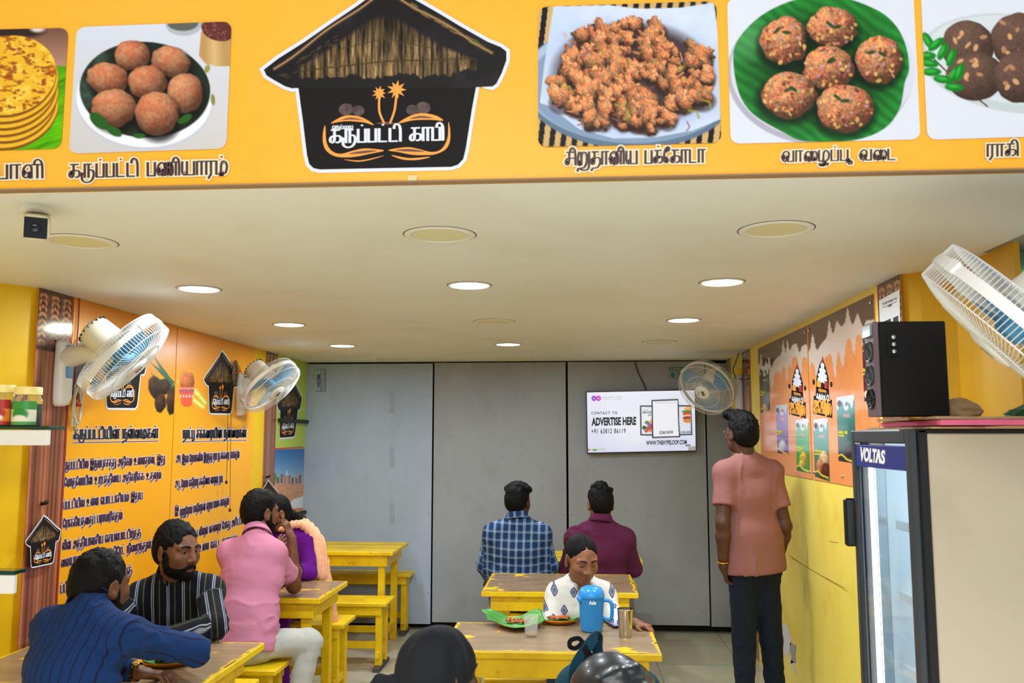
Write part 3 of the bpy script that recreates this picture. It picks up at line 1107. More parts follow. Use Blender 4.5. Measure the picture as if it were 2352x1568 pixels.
def paint_pakoda(c):
    st = np.floor((c.x + c.y * .12) / 13.0) % 2
    c.c[:] = np.where(st[:, None] > 0, np.array([206, 170, 112.]), np.array([26, 24, 30.]))
    c.ell(1446, 196, 250, 146, (96, 116, 140), 2, 3)
    c.ell(1446, 190, 244, 138, (168, 190, 216), 2, 4)
    c.ell(1446, 200, 232, 128, (110, 134, 164), 2, 4, .7)
    n = fbm(c.x * .012, c.y * .012, 0, 5)[:, None]
    paper = np.array([226, 234, 250.]) * (1 - n * .55) + np.array([150, 176, 222.]) * n * .55
    c.poly([(1272, 10), (1300, 14), (1400, 12), (1470, 20), (1560, 18), (1640, 6), (1656, 130), (1654, 274), (1590, 300), (1500, 316), (1410, 318), (1330, 296), (1262, 244), (1240, 236), (1250, 150)], paper, 2)
    c.ell(1450, 180, 196, 128, (150, 170, 214), 0, 50, .6)
    g = np.random.default_rng(5)
    c.ell(1452, 172, 176, 116, (46, 24, 20), 0, 26, .8)
    lumps = []
    for k in range(170):
        a, q = g.uniform(0, 2 * PI), math.sqrt(g.uniform(0, 1))
        x, y = 1452 + 178 * q * math.cos(a), 172 + 128 * q * math.sin(a)
        lumps.append((y, x, g.uniform(11, 25) * (1 if k % 4 else 1.4)))
    lumps.sort()
    for k, (y, x, r) in enumerate(lumps):
        c.ell(x + 2, y + r * .45, r * 1.0, r * .8, (44, 20, 16), 0, 7, .55)
        b = g.uniform(.85, 1.12)
        c.ball(x, y, r, (246 * b, 178 * b, 120 * b), g.uniform(0, 90), r * g.uniform(.6, .95), 0.42, 40 + k, .26, .13, var=.42, rgb2=(206, 122, 78))
    for k in range(46):
        x, y = 1452 + g.uniform(-165, 165), 172 + g.uniform(-110, 110)
        a = g.uniform(0, PI)
        l = g.uniform(8, 20)
        c.line([(x, y), (x + l * math.cos(a), y + l * math.sin(a)), (x + l * 1.5 * math.cos(a + .5), y + l * 1.5 * math.sin(a + .5))], g.uniform(2, 5),
               ((226, 150, 96), (196, 104, 64), (150, 70, 60), (140, 90, 120), (150, 160, 60))[k % 5], 1.5, .85)


def paint_vada(c):
    c.c[:] = (220, 225, 240)
    c.ell(1884, 168, 214, 164, (176, 172, 192), 0, 4)
    c.ell(1890, 160, 212, 160, (214, 216, 232), 0, 4)
    leaf = [(1684, 130), (1700, 84), (1748, 36), (1812, 4), (1880, -10), (1950, -2), (2020, 26), (2060, 62), (2082, 110), (2088, 160), (2078, 190), (2066, 250), (2030, 296), (1960, 322), (1850, 324), (1800, 304), (1730, 262), (1696, 210)]
    n = fbm(c.x * .012 + 4, c.y * .012, 0, 2)
    vein = .5 + .5 * np.sin((c.x * .52 - c.y * .86 + 30 * n) * .26)
    ra = np.hypot((c.x - 1884) / 200, (c.y - 160) / 160)
    base = np.array([34, 120, 46.])[None] * (0.35 + 0.75 * np.clip(ra, 0, 1) ** 1.5)[:, None] * (0.85 + .22 * vein[:, None])
    m = c.poly(smooth_line(leaf, 4, True), base, 2)
    c.blend(m * np.clip(1 - ((c.x - 1720) ** 2 + (c.y - 90) ** 2) / 3500, 0, 1) * .4, (130, 190, 140))
    for k, (x, y, r, ry) in enumerate(((1801, 94, 55, 54), (1912, 62, 57, 46), (2018, 137, 54, 54), (1902, 156, 59, 48), (1811, 218, 66, 52), (1942, 248, 66, 54))):
        c.ell(x - 2, y + 12, r * 1.12, ry * 1.1, (12, 26, 20), 0, 14, .7)
        c.ball(x, y, r, (248, 178, 124), 0, ry, 0.1, 70 + k, .38, .09, var=.5, rgb2=(206, 122, 88), pw=.9)
        g = np.random.default_rng(90 + k)
        for q in range(44):
            a, s = g.uniform(0, 2 * PI), math.sqrt(g.uniform(0, .9))
            xx, yy = x + r * s * math.cos(a), y + ry * s * math.sin(a)
            rgb = ((252, 196, 120), (244, 176, 110), (130, 60, 44), (196, 150, 160), (170, 84, 60), (240, 190, 90), (110, 50, 40))[q % 7]
            c.ell(xx, yy, g.uniform(3, 7), g.uniform(2, 4.5), rgb, g.uniform(0, 180), 2, .75)
        for q in range(2):
            c.ell(x + g.uniform(-20, 20), y - g.uniform(0, 25), 11, 4, (34, 70, 36), g.uniform(-50, 50), 1.5, .9)


def paint_ragi(c):
    c.c[:] = (222, 226, 240)
    c.ell(2330, 146, 220, 112, (196, 206, 212), 8, 3)
    c.ell(2330, 138, 206, 100, (212, 220, 226), 8, 3)
    for k, (x, y, r, ry) in enumerate(((2222, 106, 62, 58), (2240, 176, 66, 56), (2340, 92, 64, 62), (2345, 176, 62, 60), (2440, 130, 64, 60))):
        c.ball(x, y, r, (126, 96, 82), 0, ry, .05, 120 + k, .6, .09, var=.3, rgb2=(100, 74, 64))
        g = np.random.default_rng(k)
        for q in range(9):
            a, s = g.uniform(0, 2 * PI), math.sqrt(g.uniform(0, .8))
            c.ell(x + r * s * math.cos(a), y + ry * s * math.sin(a), g.uniform(6, 10), g.uniform(3.5, 6), ((222, 170, 120), (190, 136, 100))[q % 2], g.uniform(0, 180), 2, .9)
    c.line([(2128, 118), (2160, 150), (2206, 196), (2268, 244)], 3.2, (90, 60, 40))
    for (x, y, a) in ((2132, 94, 60), (2150, 102, -40), (2166, 118, -62), (2185, 132, -68), (2190, 172, -60), (2134, 145, 10), (2140, 165, 0), (2166, 182, 8), (2192, 200, 4), (2128, 128, 0), (2204, 166, -70)):
        c.ell(x, y, 22, 9.5, (20, 128, 36), a, 2)
        c.ell(x - 3, y - 2, 13, 4, (70, 190, 80), a, 3, .7)


for nm, fn, quad, lab in (('food_picture', paint_poli, ((-210, 72), (157, 64), (140, 341), (-228, 352)), 'picture of a stack of yellow flatbreads on a leaf'),
                          ('food_picture', paint_paniyaram, ((176, 62), (532, 49), (520, 341), (158, 353)), 'picture of brown fried balls in a white bowl'),
                          ('food_picture', paint_pakoda, ((1236, 16), (1645, 2), (1657, 328), (1236, 338)), 'picture of a heap of crisp fritters on paper'),
                          ('food_picture', paint_vada, ((1670, -4), (2098, -16), (2114, 320), (1678, 330)), 'picture of six fritters on a green leaf'),
                          ('food_picture', paint_ragi, ((2115, -14), (2480, -26), (2500, 310), (2130, 321)), 'picture of dark round cutlets with a curry leaf sprig')):
    o = print_grid(nm, fn, SG, quad, 2.0, m_print, sign, 0.001, radius=20)
    o['label'] = lab
for txt, x0, x1, y0, y1, xh in (('போளி', -34, 103, 411, 408, 31), ('கருப்பட்டி பணியாரம்', 158, 524, 408, 399, 30), ('சிறுதானிய பக்கோடா', 1298, 1621, 379, 372, 29),
                                ('வாழைப்பூ வடை', 1795, 2060, 371, 366, 24), ('ராகி', 2266, 2342, 359, 357, 27)):
    mb1, mb2 = MB(), MB()
    tamil(mb1, txt, x0, x1, y0, y1, xh, SG, 0.0012, 0.19, 0.1, grow=3.6)
    tamil(mb2, txt, x0, x1, y0, y1, xh, SG, 0.0024, 0.19, 0.1)
    obj('caption_halo', mb1, ink_cream, sign, fix=False)
    obj('caption_lettering', mb2, ink_brown, sign, fix=False)
# scrap of torn tape at the lower edge
obj('tape_scrap', MB().prism([(936, 403), (959, 402), (956, 417), (937, 418)], SG, 0.001, 0.002), M('tape_beige', (222, 206, 150), 0.6), sign)
# ------------------------------------------------------------------ printed boards on the side walls
LW = plane_map(0, XL, 1)
RW = plane_map(0, XR, -1)


def proj(p):
    q = RM.T @ (np.array(p, float) - EYEP)
    return CX + F * q[0] / -q[2], CY - F * q[1] / -q[2]


def wall_quad(x, y0, y1, z0, z1):          # left, right edge depth, top z1, bottom z0
    return (proj((x, y0, z1)), proj((x, y1, z1)), proj((x, y1, z0)), proj((x, y0, z0)))


def dl(px, py):                             # depth of a left-wall picture point
    return float(LW(px, py)[1])


def dr(px, py):
    return float(RW(px, py)[1])


def backing(name, x, y0, y1, z0, z1, sgn, th, m, t):
    return obj(name, MB().box((x + sgn * th / 2, (y0 + y1) / 2, (z0 + z1) / 2), (th, abs(y1 - y0), z1 - z0)), m, t)


m_gloss = print_mat(0.12, coat=0.25, spec=0.5)
m_satin = print_mat(0.3, spec=0.4)
MUR = (240, 168, 20)
m_mural_edge = M('board_edge', (214, 150, 40), 0.6)


def jaggery(c, lumps, seed):
    for k, (x, y, rx, ry, a) in enumerate(lumps):
        c.ball(x, y, rx, (98, 66, 44), a, ry, .1, seed + k, .3, .12, var=.45, rgb2=(60, 38, 26))


def blades(c, items):
    for (x0, y0, x1, y1, w) in items:
        dx, dy = x1 - x0, y1 - y0
        L = math.hypot(dx, dy)
        nx, ny = -dy / L * w, dx / L * w
        c.poly([(x0, y0), (x0 + dx * .55 + nx, y0 + dy * .55 + ny), (x1 + nx * .8, y1 + ny * .8), (x1 - nx * .8, y1 - ny * .8), (x0 + dx * .55 - nx, y0 + dy * .55 - ny)], (36, 92, 66), 1.2)
        c.line([(x0, y0), (x1, y1)], w * .5, (70, 130, 84), 1, .8)


def mural_tone(c):
    t = np.clip((1000 - c.y) / 300, 0, 1)[:, None]  # more orange upwards: partly print design, partly room lighting painted in
    c.c[:] = np.array(MUR, float) * (1 - t) + np.array([232, 150, 40.]) * t


def paint_mural_a(c):
    mural_tone(c)
    blades(c, [(346, 806, 408, 905, 5), (343, 830, 400, 880, 4.5), (347, 856, 396, 900, 4), (360, 870, 404, 915, 4)])
    blades(c, [(212, 770, 160, 806, 4), (205, 782, 168, 802, 4)])
    jaggery(c, [(355, 890, 14, 26, -8), (376, 888, 15, 18, 0), (368, 925, 13, 22, 4), (395, 920, 13, 32, 3)], 3)
    jaggery(c, [(176, 850, 17, 24, 0), (200, 842, 16, 22, 0), (176, 885, 16, 24, 10), (212, 868, 12, 16, 0)], 13)


def cup(c, x, y, s):
    for (x0, y0, x1, y1) in ((x + 20 * s, y + 8 * s, x + 46 * s, y + 40 * s), (x + 14 * s, y + 30 * s, x + 40 * s, y + 50 * s), (x - 18 * s, y - 14 * s, x + 30 * s, y + 20 * s)):
        c.line([(x0, y0), (x1, y1)], 11 * s, (206, 214, 90), 1.2)
        c.line([(x0, y0), (x1, y1)], 4 * s, (238, 240, 160), 1.2)
    c.ball(x, y - 14 * s, 19 * s, (226, 130, 66), 0, 24 * s, .08, 5, .6, .2, var=.3)
    c.poly([(x - 21 * s, y), (x + 20 * s, y), (x + 12 * s, y + 46 * s), (x + 4 * s, y + 50 * s), (x - 6 * s, y + 50 * s), (x - 13 * s, y + 44 * s)], (222, 92, 62))
    for k in range(5):
        c.poly([(x - 19 * s + k * 8 * s, y + 8 * s), (x - 13 * s + k * 8 * s, y + 8 * s), (x - 16 * s + k * 8 * s, y + 17 * s)], (112, 90, 160))
        c.poly([(x - 18 * s + k * 7.4 * s, y + 26 * s), (x - 13 * s + k * 7.4 * s, y + 26 * s), (x - 15.5 * s + k * 7.4 * s, y + 18 * s)], (236, 226, 230))
    c.line([(x - 20 * s, y + 4 * s), (x + 19 * s, y + 4 * s)], 2 * s, (250, 190, 170))


def paint_mural_b(c):
    mural_tone(c)
    cup(c, 429, 888, .92)
    cup(c, 566, 910, .62)


ya, yb, yc, yd, ye = dl(88, 662), dl(169, 684), dl(406, 748), dl(584, 800), dl(611, 806)
yf, yg = dl(637, 815), 7.583
ink_plum = M('ink_plum', (66, 40, 66), 0.5)
ink_navy = M('ink_navy_black', (30, 28, 40), 0.5)
ink_halo = M('ink_halo', (226, 214, 224), 0.5)
ink_line = M('seam_dark', (110, 60, 20), 0.8)
mural = thing('wall_mural', (XL, (yb + yc) / 2, 0.7), 'orange lettered wall board behind the near left fan, jaggery pictures on top', 'poster')
backing('board', XL, yb, yc - 0.004, 0.7, CEIL - 0.004, 1, 0.004, m_mural_edge, mural)
print_grid('print', paint_mural_a, LW, wall_quad(XL + .005, yb, yc - 0.004, 0.7, CEIL - 0.004), 2.5, m_satin, mural, 0.005)
hut(mural, affine_map(LW, [(884, -34), (708, 389), (1062, 385)], [(285, 757), (245, 936), (314, 938)]), 0.006, 1)
mural2 = thing('wall_mural', (XL, (yc + yd) / 2, 0.7), 'orange lettered wall board behind the far left fan, cup of powder pictured', 'poster')
backing('board', XL, yc + 0.004, yd, 0.7, CEIL - 0.004, 1, 0.004, m_mural_edge, mural2)
print_grid('print', paint_mural_b, LW, wall_quad(XL + .005, yc + 0.004, yd, 0.7, CEIL - 0.004), 2.0, m_satin, mural2, 0.005)
hut(mural2, affine_map(LW, [(884, -34), (708, 389), (1062, 385)], [(510, 807), (481, 948), (531, 950)]), 0.006, 1)
for par, heads, lines in (
        (mural, [('கருப்பட்டியின் நன்மைகள்', 169, 364, 1008, 1005, 21, 20)],
         [('ருப்பட்டியில் இரும்புச்சத்து அதிகம் உள்ளதால், இது', 150, 379, 1078, 1062, 17, 15), ('மோகுளோபின் உற்பத்தியை அதிகரிக்க உதவும்.', 148, 373, 1117, 1097, 17, 14),
          ('ப்பட்டியில் உள்ள பொட்டாசியம் இதய', 146, 328, 1169, 1145, 17, 15), ('ரோக்கியத்தைப் பராமரிக்கும்.', 145, 284, 1212, 1190, 17, 15.5),
          ('லின் அத்தியாவசிய செயல்பாட்டிற்குத்', 143, 324, 1263, 1230, 17.5, 15), ('வையான கார்போஹைட்டிரேட் நிறைந்துள்', 141, 348, 1302, 1257, 17.5, 15),
          ('ப்பின் அளவை மேம்படுத்துத்', 139, 304, 1362, 1316, 18, 16)]),
        (mural2, [('நாட்டு சக்கரையின் நன்மைகள்', 421, 566, 1006, 1003, 18, 16)],
         [('அ.', 405, 417, 1061, 1060, 16, 16), ('இதய நோய்களில் இருந்து நாட்டு சக்கரை காக்கும்', 419, 550, 1062, 1050, 15, 14), ('ஆ.', 402, 417, 1118, 1116, 14, 14),
          ('நோய் எதிர்ப்பு சக்தியை வலுவூட்டும்.', 417, 513, 1119, 1106, 15, 14), ('இ.', 402, 413, 1180, 1178, 15, 15), ('புற்றுநோய் பாதிப்புகள் ஏற்படாமல் காக்கும்', 414, 526, 1184, 1157, 15, 14),
          ('சக்கரை உடலினுள் செல்லும் போது அசிட்டிக்', 418, 560, 1241, 1201, 15, 14), ('ல் உள்ள கெட்ட கொழுப்பு', 446, 545, 1269, 1243, 15, 14)])):
    for (tx, x0, x1, y0, y1, a, b) in heads:
        h, k = MB(), MB()
        tamil(h, tx, x0, x1, y0, y1, a, LW, 0.0056, .2, .15, 1.2, b)
        tamil(k, tx, x0, x1, y0, y1, a, LW, 0.0066, .2, .15, 0, b)
        L = [np.array([(x0 - 2, y0 + 8.5), (x1, y1 + 7.5)], float)]
        pen_mesh(h, L, 4, 4, LW, 0.0056)
        pen_mesh(k, L, 1.7, 1.7, LW, 0.0066)
        obj('lettering_halo', h, ink_halo, par, fix=False)
        obj('heading_lettering', k, ink_navy, par, fix=False)
    for (tx, x0, x1, y0, y1, a, b) in lines:
        h, q = MB(), MB()
        tamil(h, tx, x0, x1, y0, y1, a, LW, 0.0056, .15, .11, .9, b)
        tamil(q, tx, x0, x1, y0, y1, a, LW, 0.0066, .15, .11, 0, b)
        obj('lettering_halo', h, ink_halo, par, fix=False)
        obj('text_lettering', q, ink_plum, par, fix=False)


# ---- carved pillar prints
def paint_strip(mapf, y0, y1, zt, zc):
    def f(c):
        P = mapf(c.x, c.y)
        u = np.clip((P[:, 1] - y0) / (y1 - y0), 0, 1)
        z = P[:, 2]
        s = fbm(u * 9, z * .5, 0, 4, 3)
        g = 0.5 + 0.5 * np.sin(u * 23 + 2 * s) * np.sin(u * 9.5 + 1)
        t = np.clip(g * .75 + .25 * s, 0, 1)[:, None]
        c.c[:] = np.array([86, 48, 34.]) * (1 - t) + np.array([226, 146, 100.]) * t
        for (a, w) in ((.2, .035), (.6, .03), (.82, .05), (.42, .02)):
            c.blend(np.exp(-((u - a) / w) ** 2) * .65, (66, 36, 30))
        m = np.clip((z - zc) * 90, 0, 1)                       # carved head
        a = (z - zc) / max(zt - zc, 1e-3)
        col = np.abs(((u * 3) % 1) - .5) * 2
        n = fbm(u * 14, z * 34, 0, 6)
        rel = .35 + .5 * np.sin(z * 210 + 5 * col) * (col < .7) * (a > .15) + .7 * (n - .5) + .35 * np.exp(-((col - .45) / .14) ** 2)
        for q in range(3):
            r = np.hypot((u - (q + .5) / 3) * 2.0, (a - .74) * 1.1)
            rel = rel + .5 * np.exp(-((r - .17) / .05) ** 2) + .5 * np.exp(-(r / .06) ** 2) - .35 * np.exp(-((r - .1) / .03) ** 2)
        rel = np.where(a > .93, .25, rel)
        rel = np.clip(rel, 0, 1)[:, None]
        c.blend(m, np.array([52, 26, 20.]) * (1 - rel) + np.array([200, 140, 98.]) * rel)
        c.blend(np.exp(-((a - .05) / .05) ** 2) * m, (60, 30, 26))
        e = np.clip((np.abs(u - .5) - .455) * 60, 0, 1)
        c.blend(e, (140, 40, 44))
    return f


def strip(mapf, sgn, x, y0, y1, label, zc, step, off=0.003):
    t = thing('pillar_print', (x, (y0 + y1) / 2, 0.02), label, 'pillar print', 'carved pillar prints')
    backing('sheet', x, y0, y1, 0.02, CEIL - 0.002, sgn, off, m_mural_edge, t)
    print_grid('print', paint_strip(mapf, y0, y1, CEIL, zc), mapf, wall_quad(x + sgn * (off + .001), y0, y1, 0.02, CEIL - 0.002) if sgn > 0 else
               (lambda q: (q[1], q[0], q[3], q[2]))(wall_quad(x + sgn * (off + .001), y0, y1, 0.02, CEIL - 0.002)), step, m_gloss, t, off + 0.001)
    return t


strip(LW, 1, XL, ya, yb - 0.004, 'brown carved pillar print under the near left fan', 2.02, 2.2)
strip(LW, 1, XL, ye, yf, 'brown carved pillar print at the far end of the lettered wall', 2.02, 1.8)
y1r, y2r = dr(2069, 636), dr(2016, 655)
strip(RW, -1, XR, y1r, y2r, 'brown carved pillar print above the black loudspeaker', 2.02, 2.2)
strip(RW, -1, XR, dr(1723, 800), dr(1705, 806), 'dark carved pillar print beside the fan next to the television', 2.02, 1.8)
# yellow wall stripe boards at far right and far left
tag(obj('paper_notice', MB().prism([(2019, 690), (2066, 664), (2068, 775), (2022, 790)], RW, 0.0045, 0.0055), M('paper_white', (228, 230, 236), 0.7)),
    'white paper notice on the carved print behind the loudspeaker', 'notice')
nt_ = bpy.data.objects['paper_notice']
mb = MB()
latin(mb, 'PLACED ORDERS / PCS', 2027, 2060, 701, 687, 5, RW, 0.006, bold=.03)
latin(mb, '- HERE', 2037, 2049, 707, 702, 4.5, RW, 0.006, bold=.03)
for q in ([(2027, 706), (2060, 692)],):
    pen_mesh(mb, [np.array(q, float)], 1, 1, RW, 0.006)
mb.prism([(2030, 738), (2046, 731), (2047, 760), (2031, 766)], RW, .006, .0062)
mb.prism([(2051, 730), (2063, 724), (2064, 752), (2052, 757)], RW, .006, .0062)
obj('notice_print', mb, ink_dark, nt_, fix=False)


# ---- green poster with the town view, at the far end of the left wall
def paint_town(c):
    c.c[:] = (178, 204, 70)
    m = np.clip((c.y - (1031 - (c.x - 640) * .03)) / 2, 0, 1)
    t = np.clip((c.y - 1032) / 75, 0, 1)[:, None]
    c.blend(m, np.array([26, 96, 176.]) * (1 - t) + np.array([150, 190, 226.]) * t)
    c.line([(625, 1031), (695, 1027)], 3.5, (206, 50, 50))
    gy = 1108 - 6 * (vnoise(c.x * .18, 2, 0, 4) - .5)
    n = fbm(c.x * .2, c.y * .2, 0, 3)[:, None]
    c.blend(np.clip((c.y - gy) / 2, 0, 1), np.array([196, 140, 110.]) * (.85 + .3 * n))
    g = np.random.default_rng(6)
    for k in range(16):
        x = 628 + k * 4.2
        h = g.uniform(8, 20) * (1.3 if 8 < k < 13 else 1)
        c.poly([(x, 1110), (x, 1110 - h), (x + 2.5, 1107 - h), (x + 6, 1110 - h), (x + 6, 1110)], ((120, 80, 66), (176, 150, 140), (96, 66, 56), (150, 160, 176))[k % 4], 1)
    c.poly([(655, 1096), (657, 1084), (659, 1078), (661, 1084), (663, 1096)], (190, 200, 214), 1)
    c.poly([(655, 1110), (655, 1092), (663, 1092), (663, 1110)], (170, 150, 150), 1)
    c.ell(632, 1096, 4, 10, (60, 130, 60))
    c.poly([(655, 1165), (675, 1146), (700, 1138), (700, 1170), (650, 1178)], (214, 222, 232), 2)
    c.blend(np.clip((c.y - 1166 - (690 - c.x) * .1) / 1.5, 0, 1), (222, 60, 60))
    c.blend(np.clip((c.y - 1169 - (690 - c.x) * .1) / 1.5, 0, 1), (244, 190, 40))


town = thing('town_poster', (XL, (yf + yg) / 2, 0.7), 'green poster with a house emblem and a blue sky town view', 'poster')
backing('board', XL, yf + .003, yg, 0.7, CEIL - 0.004, 1, 0.003, m_mural_edge, town)
print_grid('print', paint_town, LW, wall_quad(XL + .004, yf + .003, yg, 0.7, CEIL - 0.004), 1.5, m_satin, town, 0.004)
hut(town, affine_map(LW, [(884, -34), (708, 389), (1062, 385)], [(669, 862), (642, 1005), (677, 1003)]), 0.005, 1)


def black_bar(px0, px1, py, label):
    y0, b = dl(px0, py), at(px1, py, 7.50)
    tag(obj('wall_bar', MB().bar((XL + .024, y0, b.z), (XL + .024, 7.572, b.z), .034, .03, .003).bar((XL + .012, 7.555, b.z), (b.x, 7.555, b.z), .034, .03, .003), M('black_timber', (34, 32, 34), .6)), label, 'bar', 'black bars in the left corner')


black_bar(636, 697, 968, 'black bar across the house emblem in the left back corner')
black_bar(646, 693, 1177, 'black bar below the town view in the left back corner')


# ---- house shaped tags hung on the pillar prints
def house_tag(pts, label, cord_top):
    mp = affine_map(plane_map(0, XL + 0.03, 1), [(884, -34), (708, 389), (1062, 385)], pts)
    p = Vector(mp(884, 389, 0))
    t = thing('house_tag', p, label, 'tag', 'house shaped tags on the pillar prints')
    obj('plate', MB().prism(offset_poly(HUT, 11), mp, -0.004, -0.0002), M('tag_plate', (206, 204, 210), .5), t)
    hut(t, mp, 0.0, 1)
    a = Vector(mp(884, -30, -0.002))
    top = Vector((XL + .012, a.y, a.z + cord_top))
    obj('cord', MB().tube([a, (a + top) / 2 + Vector((.004, 0, 0)), top], 0.0016, 6), M('cord_tan', (190, 140, 90), .8), t)
    obj('hook', MB().tube([top, top + Vector((.02, 0, .004)), top + Vector((.03, 0, .014))], .0085, 10), M('hook_black', (24, 22, 22), .4), t, smooth=True)


house_tag([(101, 1185), (72, 1302), (122, 1292)], 'dark house shaped tag hanging on the near left pillar print', 0.055)
house_tag([(616, 1104), (601, 1182), (630, 1180)], 'dark house shaped tag on the far pillar print above the pink shirt', 0.03)


# ------------------------------------------------------------------ right wall: the two ice cream boards
def paint_ice(mirror_seed):
    def f(c):
        P = RW(c.x, c.y)
        y, z = P[:, 1], P[:, 2]
        g = np.abs(((y * 7 + z * 7) % 1) - .5), np.abs(((y * 7 - z * 7) % 1) - .5)
        lat = np.clip(1 - np.minimum(g[0], g[1]) * 14, 0, 1) * np.clip((z - 1.5) * 4, .25, 1)
        c.c[:] = (246, 156, 92)
        c.blend(lat * .35, (214, 120, 66))
        d = 2.28 - z
        gq = np.random.default_rng(mirror_seed)
        drip = .12 + .035 * np.sin(y * 5 + mirror_seed)
        drip2 = .20 + .035 * np.sin(y * 5 + mirror_seed + .4)
        for k in range(16):
            cy = 3.8 + 2.7 * (k + gq.uniform(.1, .9)) / 16
            w = gq.uniform(.028, .05)
            drip2 = drip2 + gq.uniform(.03, .16) * np.exp(-((y - cy) / w) ** 2)
            drip = drip - gq.uniform(.0, .10) * np.exp(-((y - cy - .07) / (w * .9)) ** 2) + gq.uniform(0, .05) * np.exp(-((y - cy) / w) ** 2)
        c.blend(np.clip((drip2 - d) * 120, 0, 1), (224, 206, 196))
        c.blend(np.clip((drip - d) * 120, 0, 1), (84, 52, 46))
    return f


def cone_logo(par, x, y, s):
    """whipped ice cream cup with lettering, cx cy in px"""
    mp = affine_map(lambda a, b, o=0: RW(a, b, o + .0068), [(0, 0), (100, 0), (0, 100)], [(x, y), (x + 100 * s, y + 24 * s), (x, y + 100 * s * 1.32)])
    k = MB()
    k.prism([(-26, 62), (26, 62), (30, 130), (-30, 130)], mp, 0, .0002)
    k.prism([(-36, 92), (38, 92), (40, 148), (-38, 148)], mp, .00005, .00025)
    for (qx, qy) in ((-36, 50), (36, 44)):
        k.prism([(qx + 5 * math.cos(a), qy + 9 * math.sin(a)) for a in np.arange(8) * PI / 4], mp, 0, .0002)
    k.prism([(-24, 30), (-12, -10), (0, -30), (12, -10), (26, 30), (24, 66), (-24, 66)], mp, 0, .0002)
    obj('logo_outline', k, ink_black, par)
    w = MB()
    for (cx, cy, rx, ry) in ((0, -8, 8, 10), (0, 8, 14, 9), (0, 24, 19, 10), (-8, 38, 12, 9), (9, 38, 12, 9)):
        w.prism([(cx + rx * math.cos(a), cy + ry * math.sin(a)) for a in np.arange(12) * PI / 6], mp, .0006 + (cx + cy) * 2e-6, .0008 + (cx + cy) * 2e-6)
    obj('logo_cream', w, ink_white, par)
    w = MB()
    w.prism([(-5, -16), (0, -38), (5, -16)], mp, .0012, .0014)
    w.prism([(8, 40), (20, 36), (22, 60), (9, 62)], mp, .0012, .0014)
    obj('logo_cherry', w, M('ink_red', (170, 44, 34), .5), par)
    w = MB()
    w.prism([(-22, 44), (-6, 42), (-6, 62), (-22, 62)], mp, .0012, .0014)
    tamil(w, 'நெல்லை', -16, 16, 74, 74, 8, mp, .0014, .2, .16)
    tamil(w, 'ஐஸ்கிரீம்', -34, 36, 140, 140, 34, mp, .0014, .2, .14)
    obj('logo_title', w, M('ink_amber', (246, 166, 56), .5), par, fix=False)
    w = MB()
    tamil(w, 'கருப்பட்டி', -24, 26, 98, 98, 14, mp, .0014, .24, .16)
    obj('logo_lettering', w, ink_white, par, fix=False)


def product_card(par, quad, top, bottom, fruit, title):
    def f(c):
        (ax, ay), (bx, by), (cx_, cy_), (dx, dy) = quad
        u = (c.x - ax) / (bx - ax)
        h = (dy - ay)
        v = (c.y - ay - (by - ay) * u) / h
        t = np.clip((v - .15) / .75, 0, 1)[:, None]
        c.c[:] = np.array(top, float) * (1 - t) + np.array(bottom, float) * t
        w = .15 + .05 * np.sin(u * 17) + .03 * np.sin(u * 31)
        c.blend(np.clip((w - v) * 40, 0, 1), (226, 228, 236))
        W = bx - ax
        c.ell(ax + W * .17, ay + h * .1, W * .12, h * .05, (70, 64, 84))
        c.ell(ax + W * .55, ay + h * .16, W * .12, h * .05, (230, 226, 232))
        c.ell(ax + W * .55, ay + h * .11, W * .05, h * .03, (140, 60, 60))
        c.poly([(ax + W * .38, ay + h * .26), (ax + W * .76, ay + h * .27), (ax + W * .76, ay + h * .32), (ax + W * .38, ay + h * .31)], (206, 150, 150))
        for (fx, fy, rx, ry, rgb) in fruit:
            c.ball(ax + W * fx, ay + h * fy, W * rx, rgb, 0, h * ry, .03, 5, .6, .2, var=.3)
        c.line([(ax, ay + h * .93), (ax + W * .3, ay + h * .9), (ax + W * .6, ay + h * .98), (bx, ay + h * 1.02)], 4, (240, 200, 70))
        c.poly([(ax, ay + h * .95), (ax + W * .3, ay + h * .92), (ax + W * .6, ay + h * 1.0), (bx, ay + h * 1.1), (ax, ay + h * 1.1)], tuple(np.array(bottom) * .7))
    print_grid('product_card', f, RW, quad, 1.5, m_gloss, par, 0.0066)
    (ax, ay), (bx, by), (cx_, cy_), (dx, dy) = quad
    W, h = bx - ax, dy - ay
    mb = MB()
    tamil(mb, title, ax + W * .1, ax + W * .62, ay + h * .56, ay + h * .575, h * .035, RW, .0076, .2, .15)
    tamil(mb, 'ஐஸ்கிரீம்', ax + W * .1, ax + W * .45, ay + h * .61, ay + h * .62, h * .022, RW, .0076, .2, .15)
    obj('card_lettering', mb, M('ink_lemon', (236, 226, 60), .5), par, fix=False)


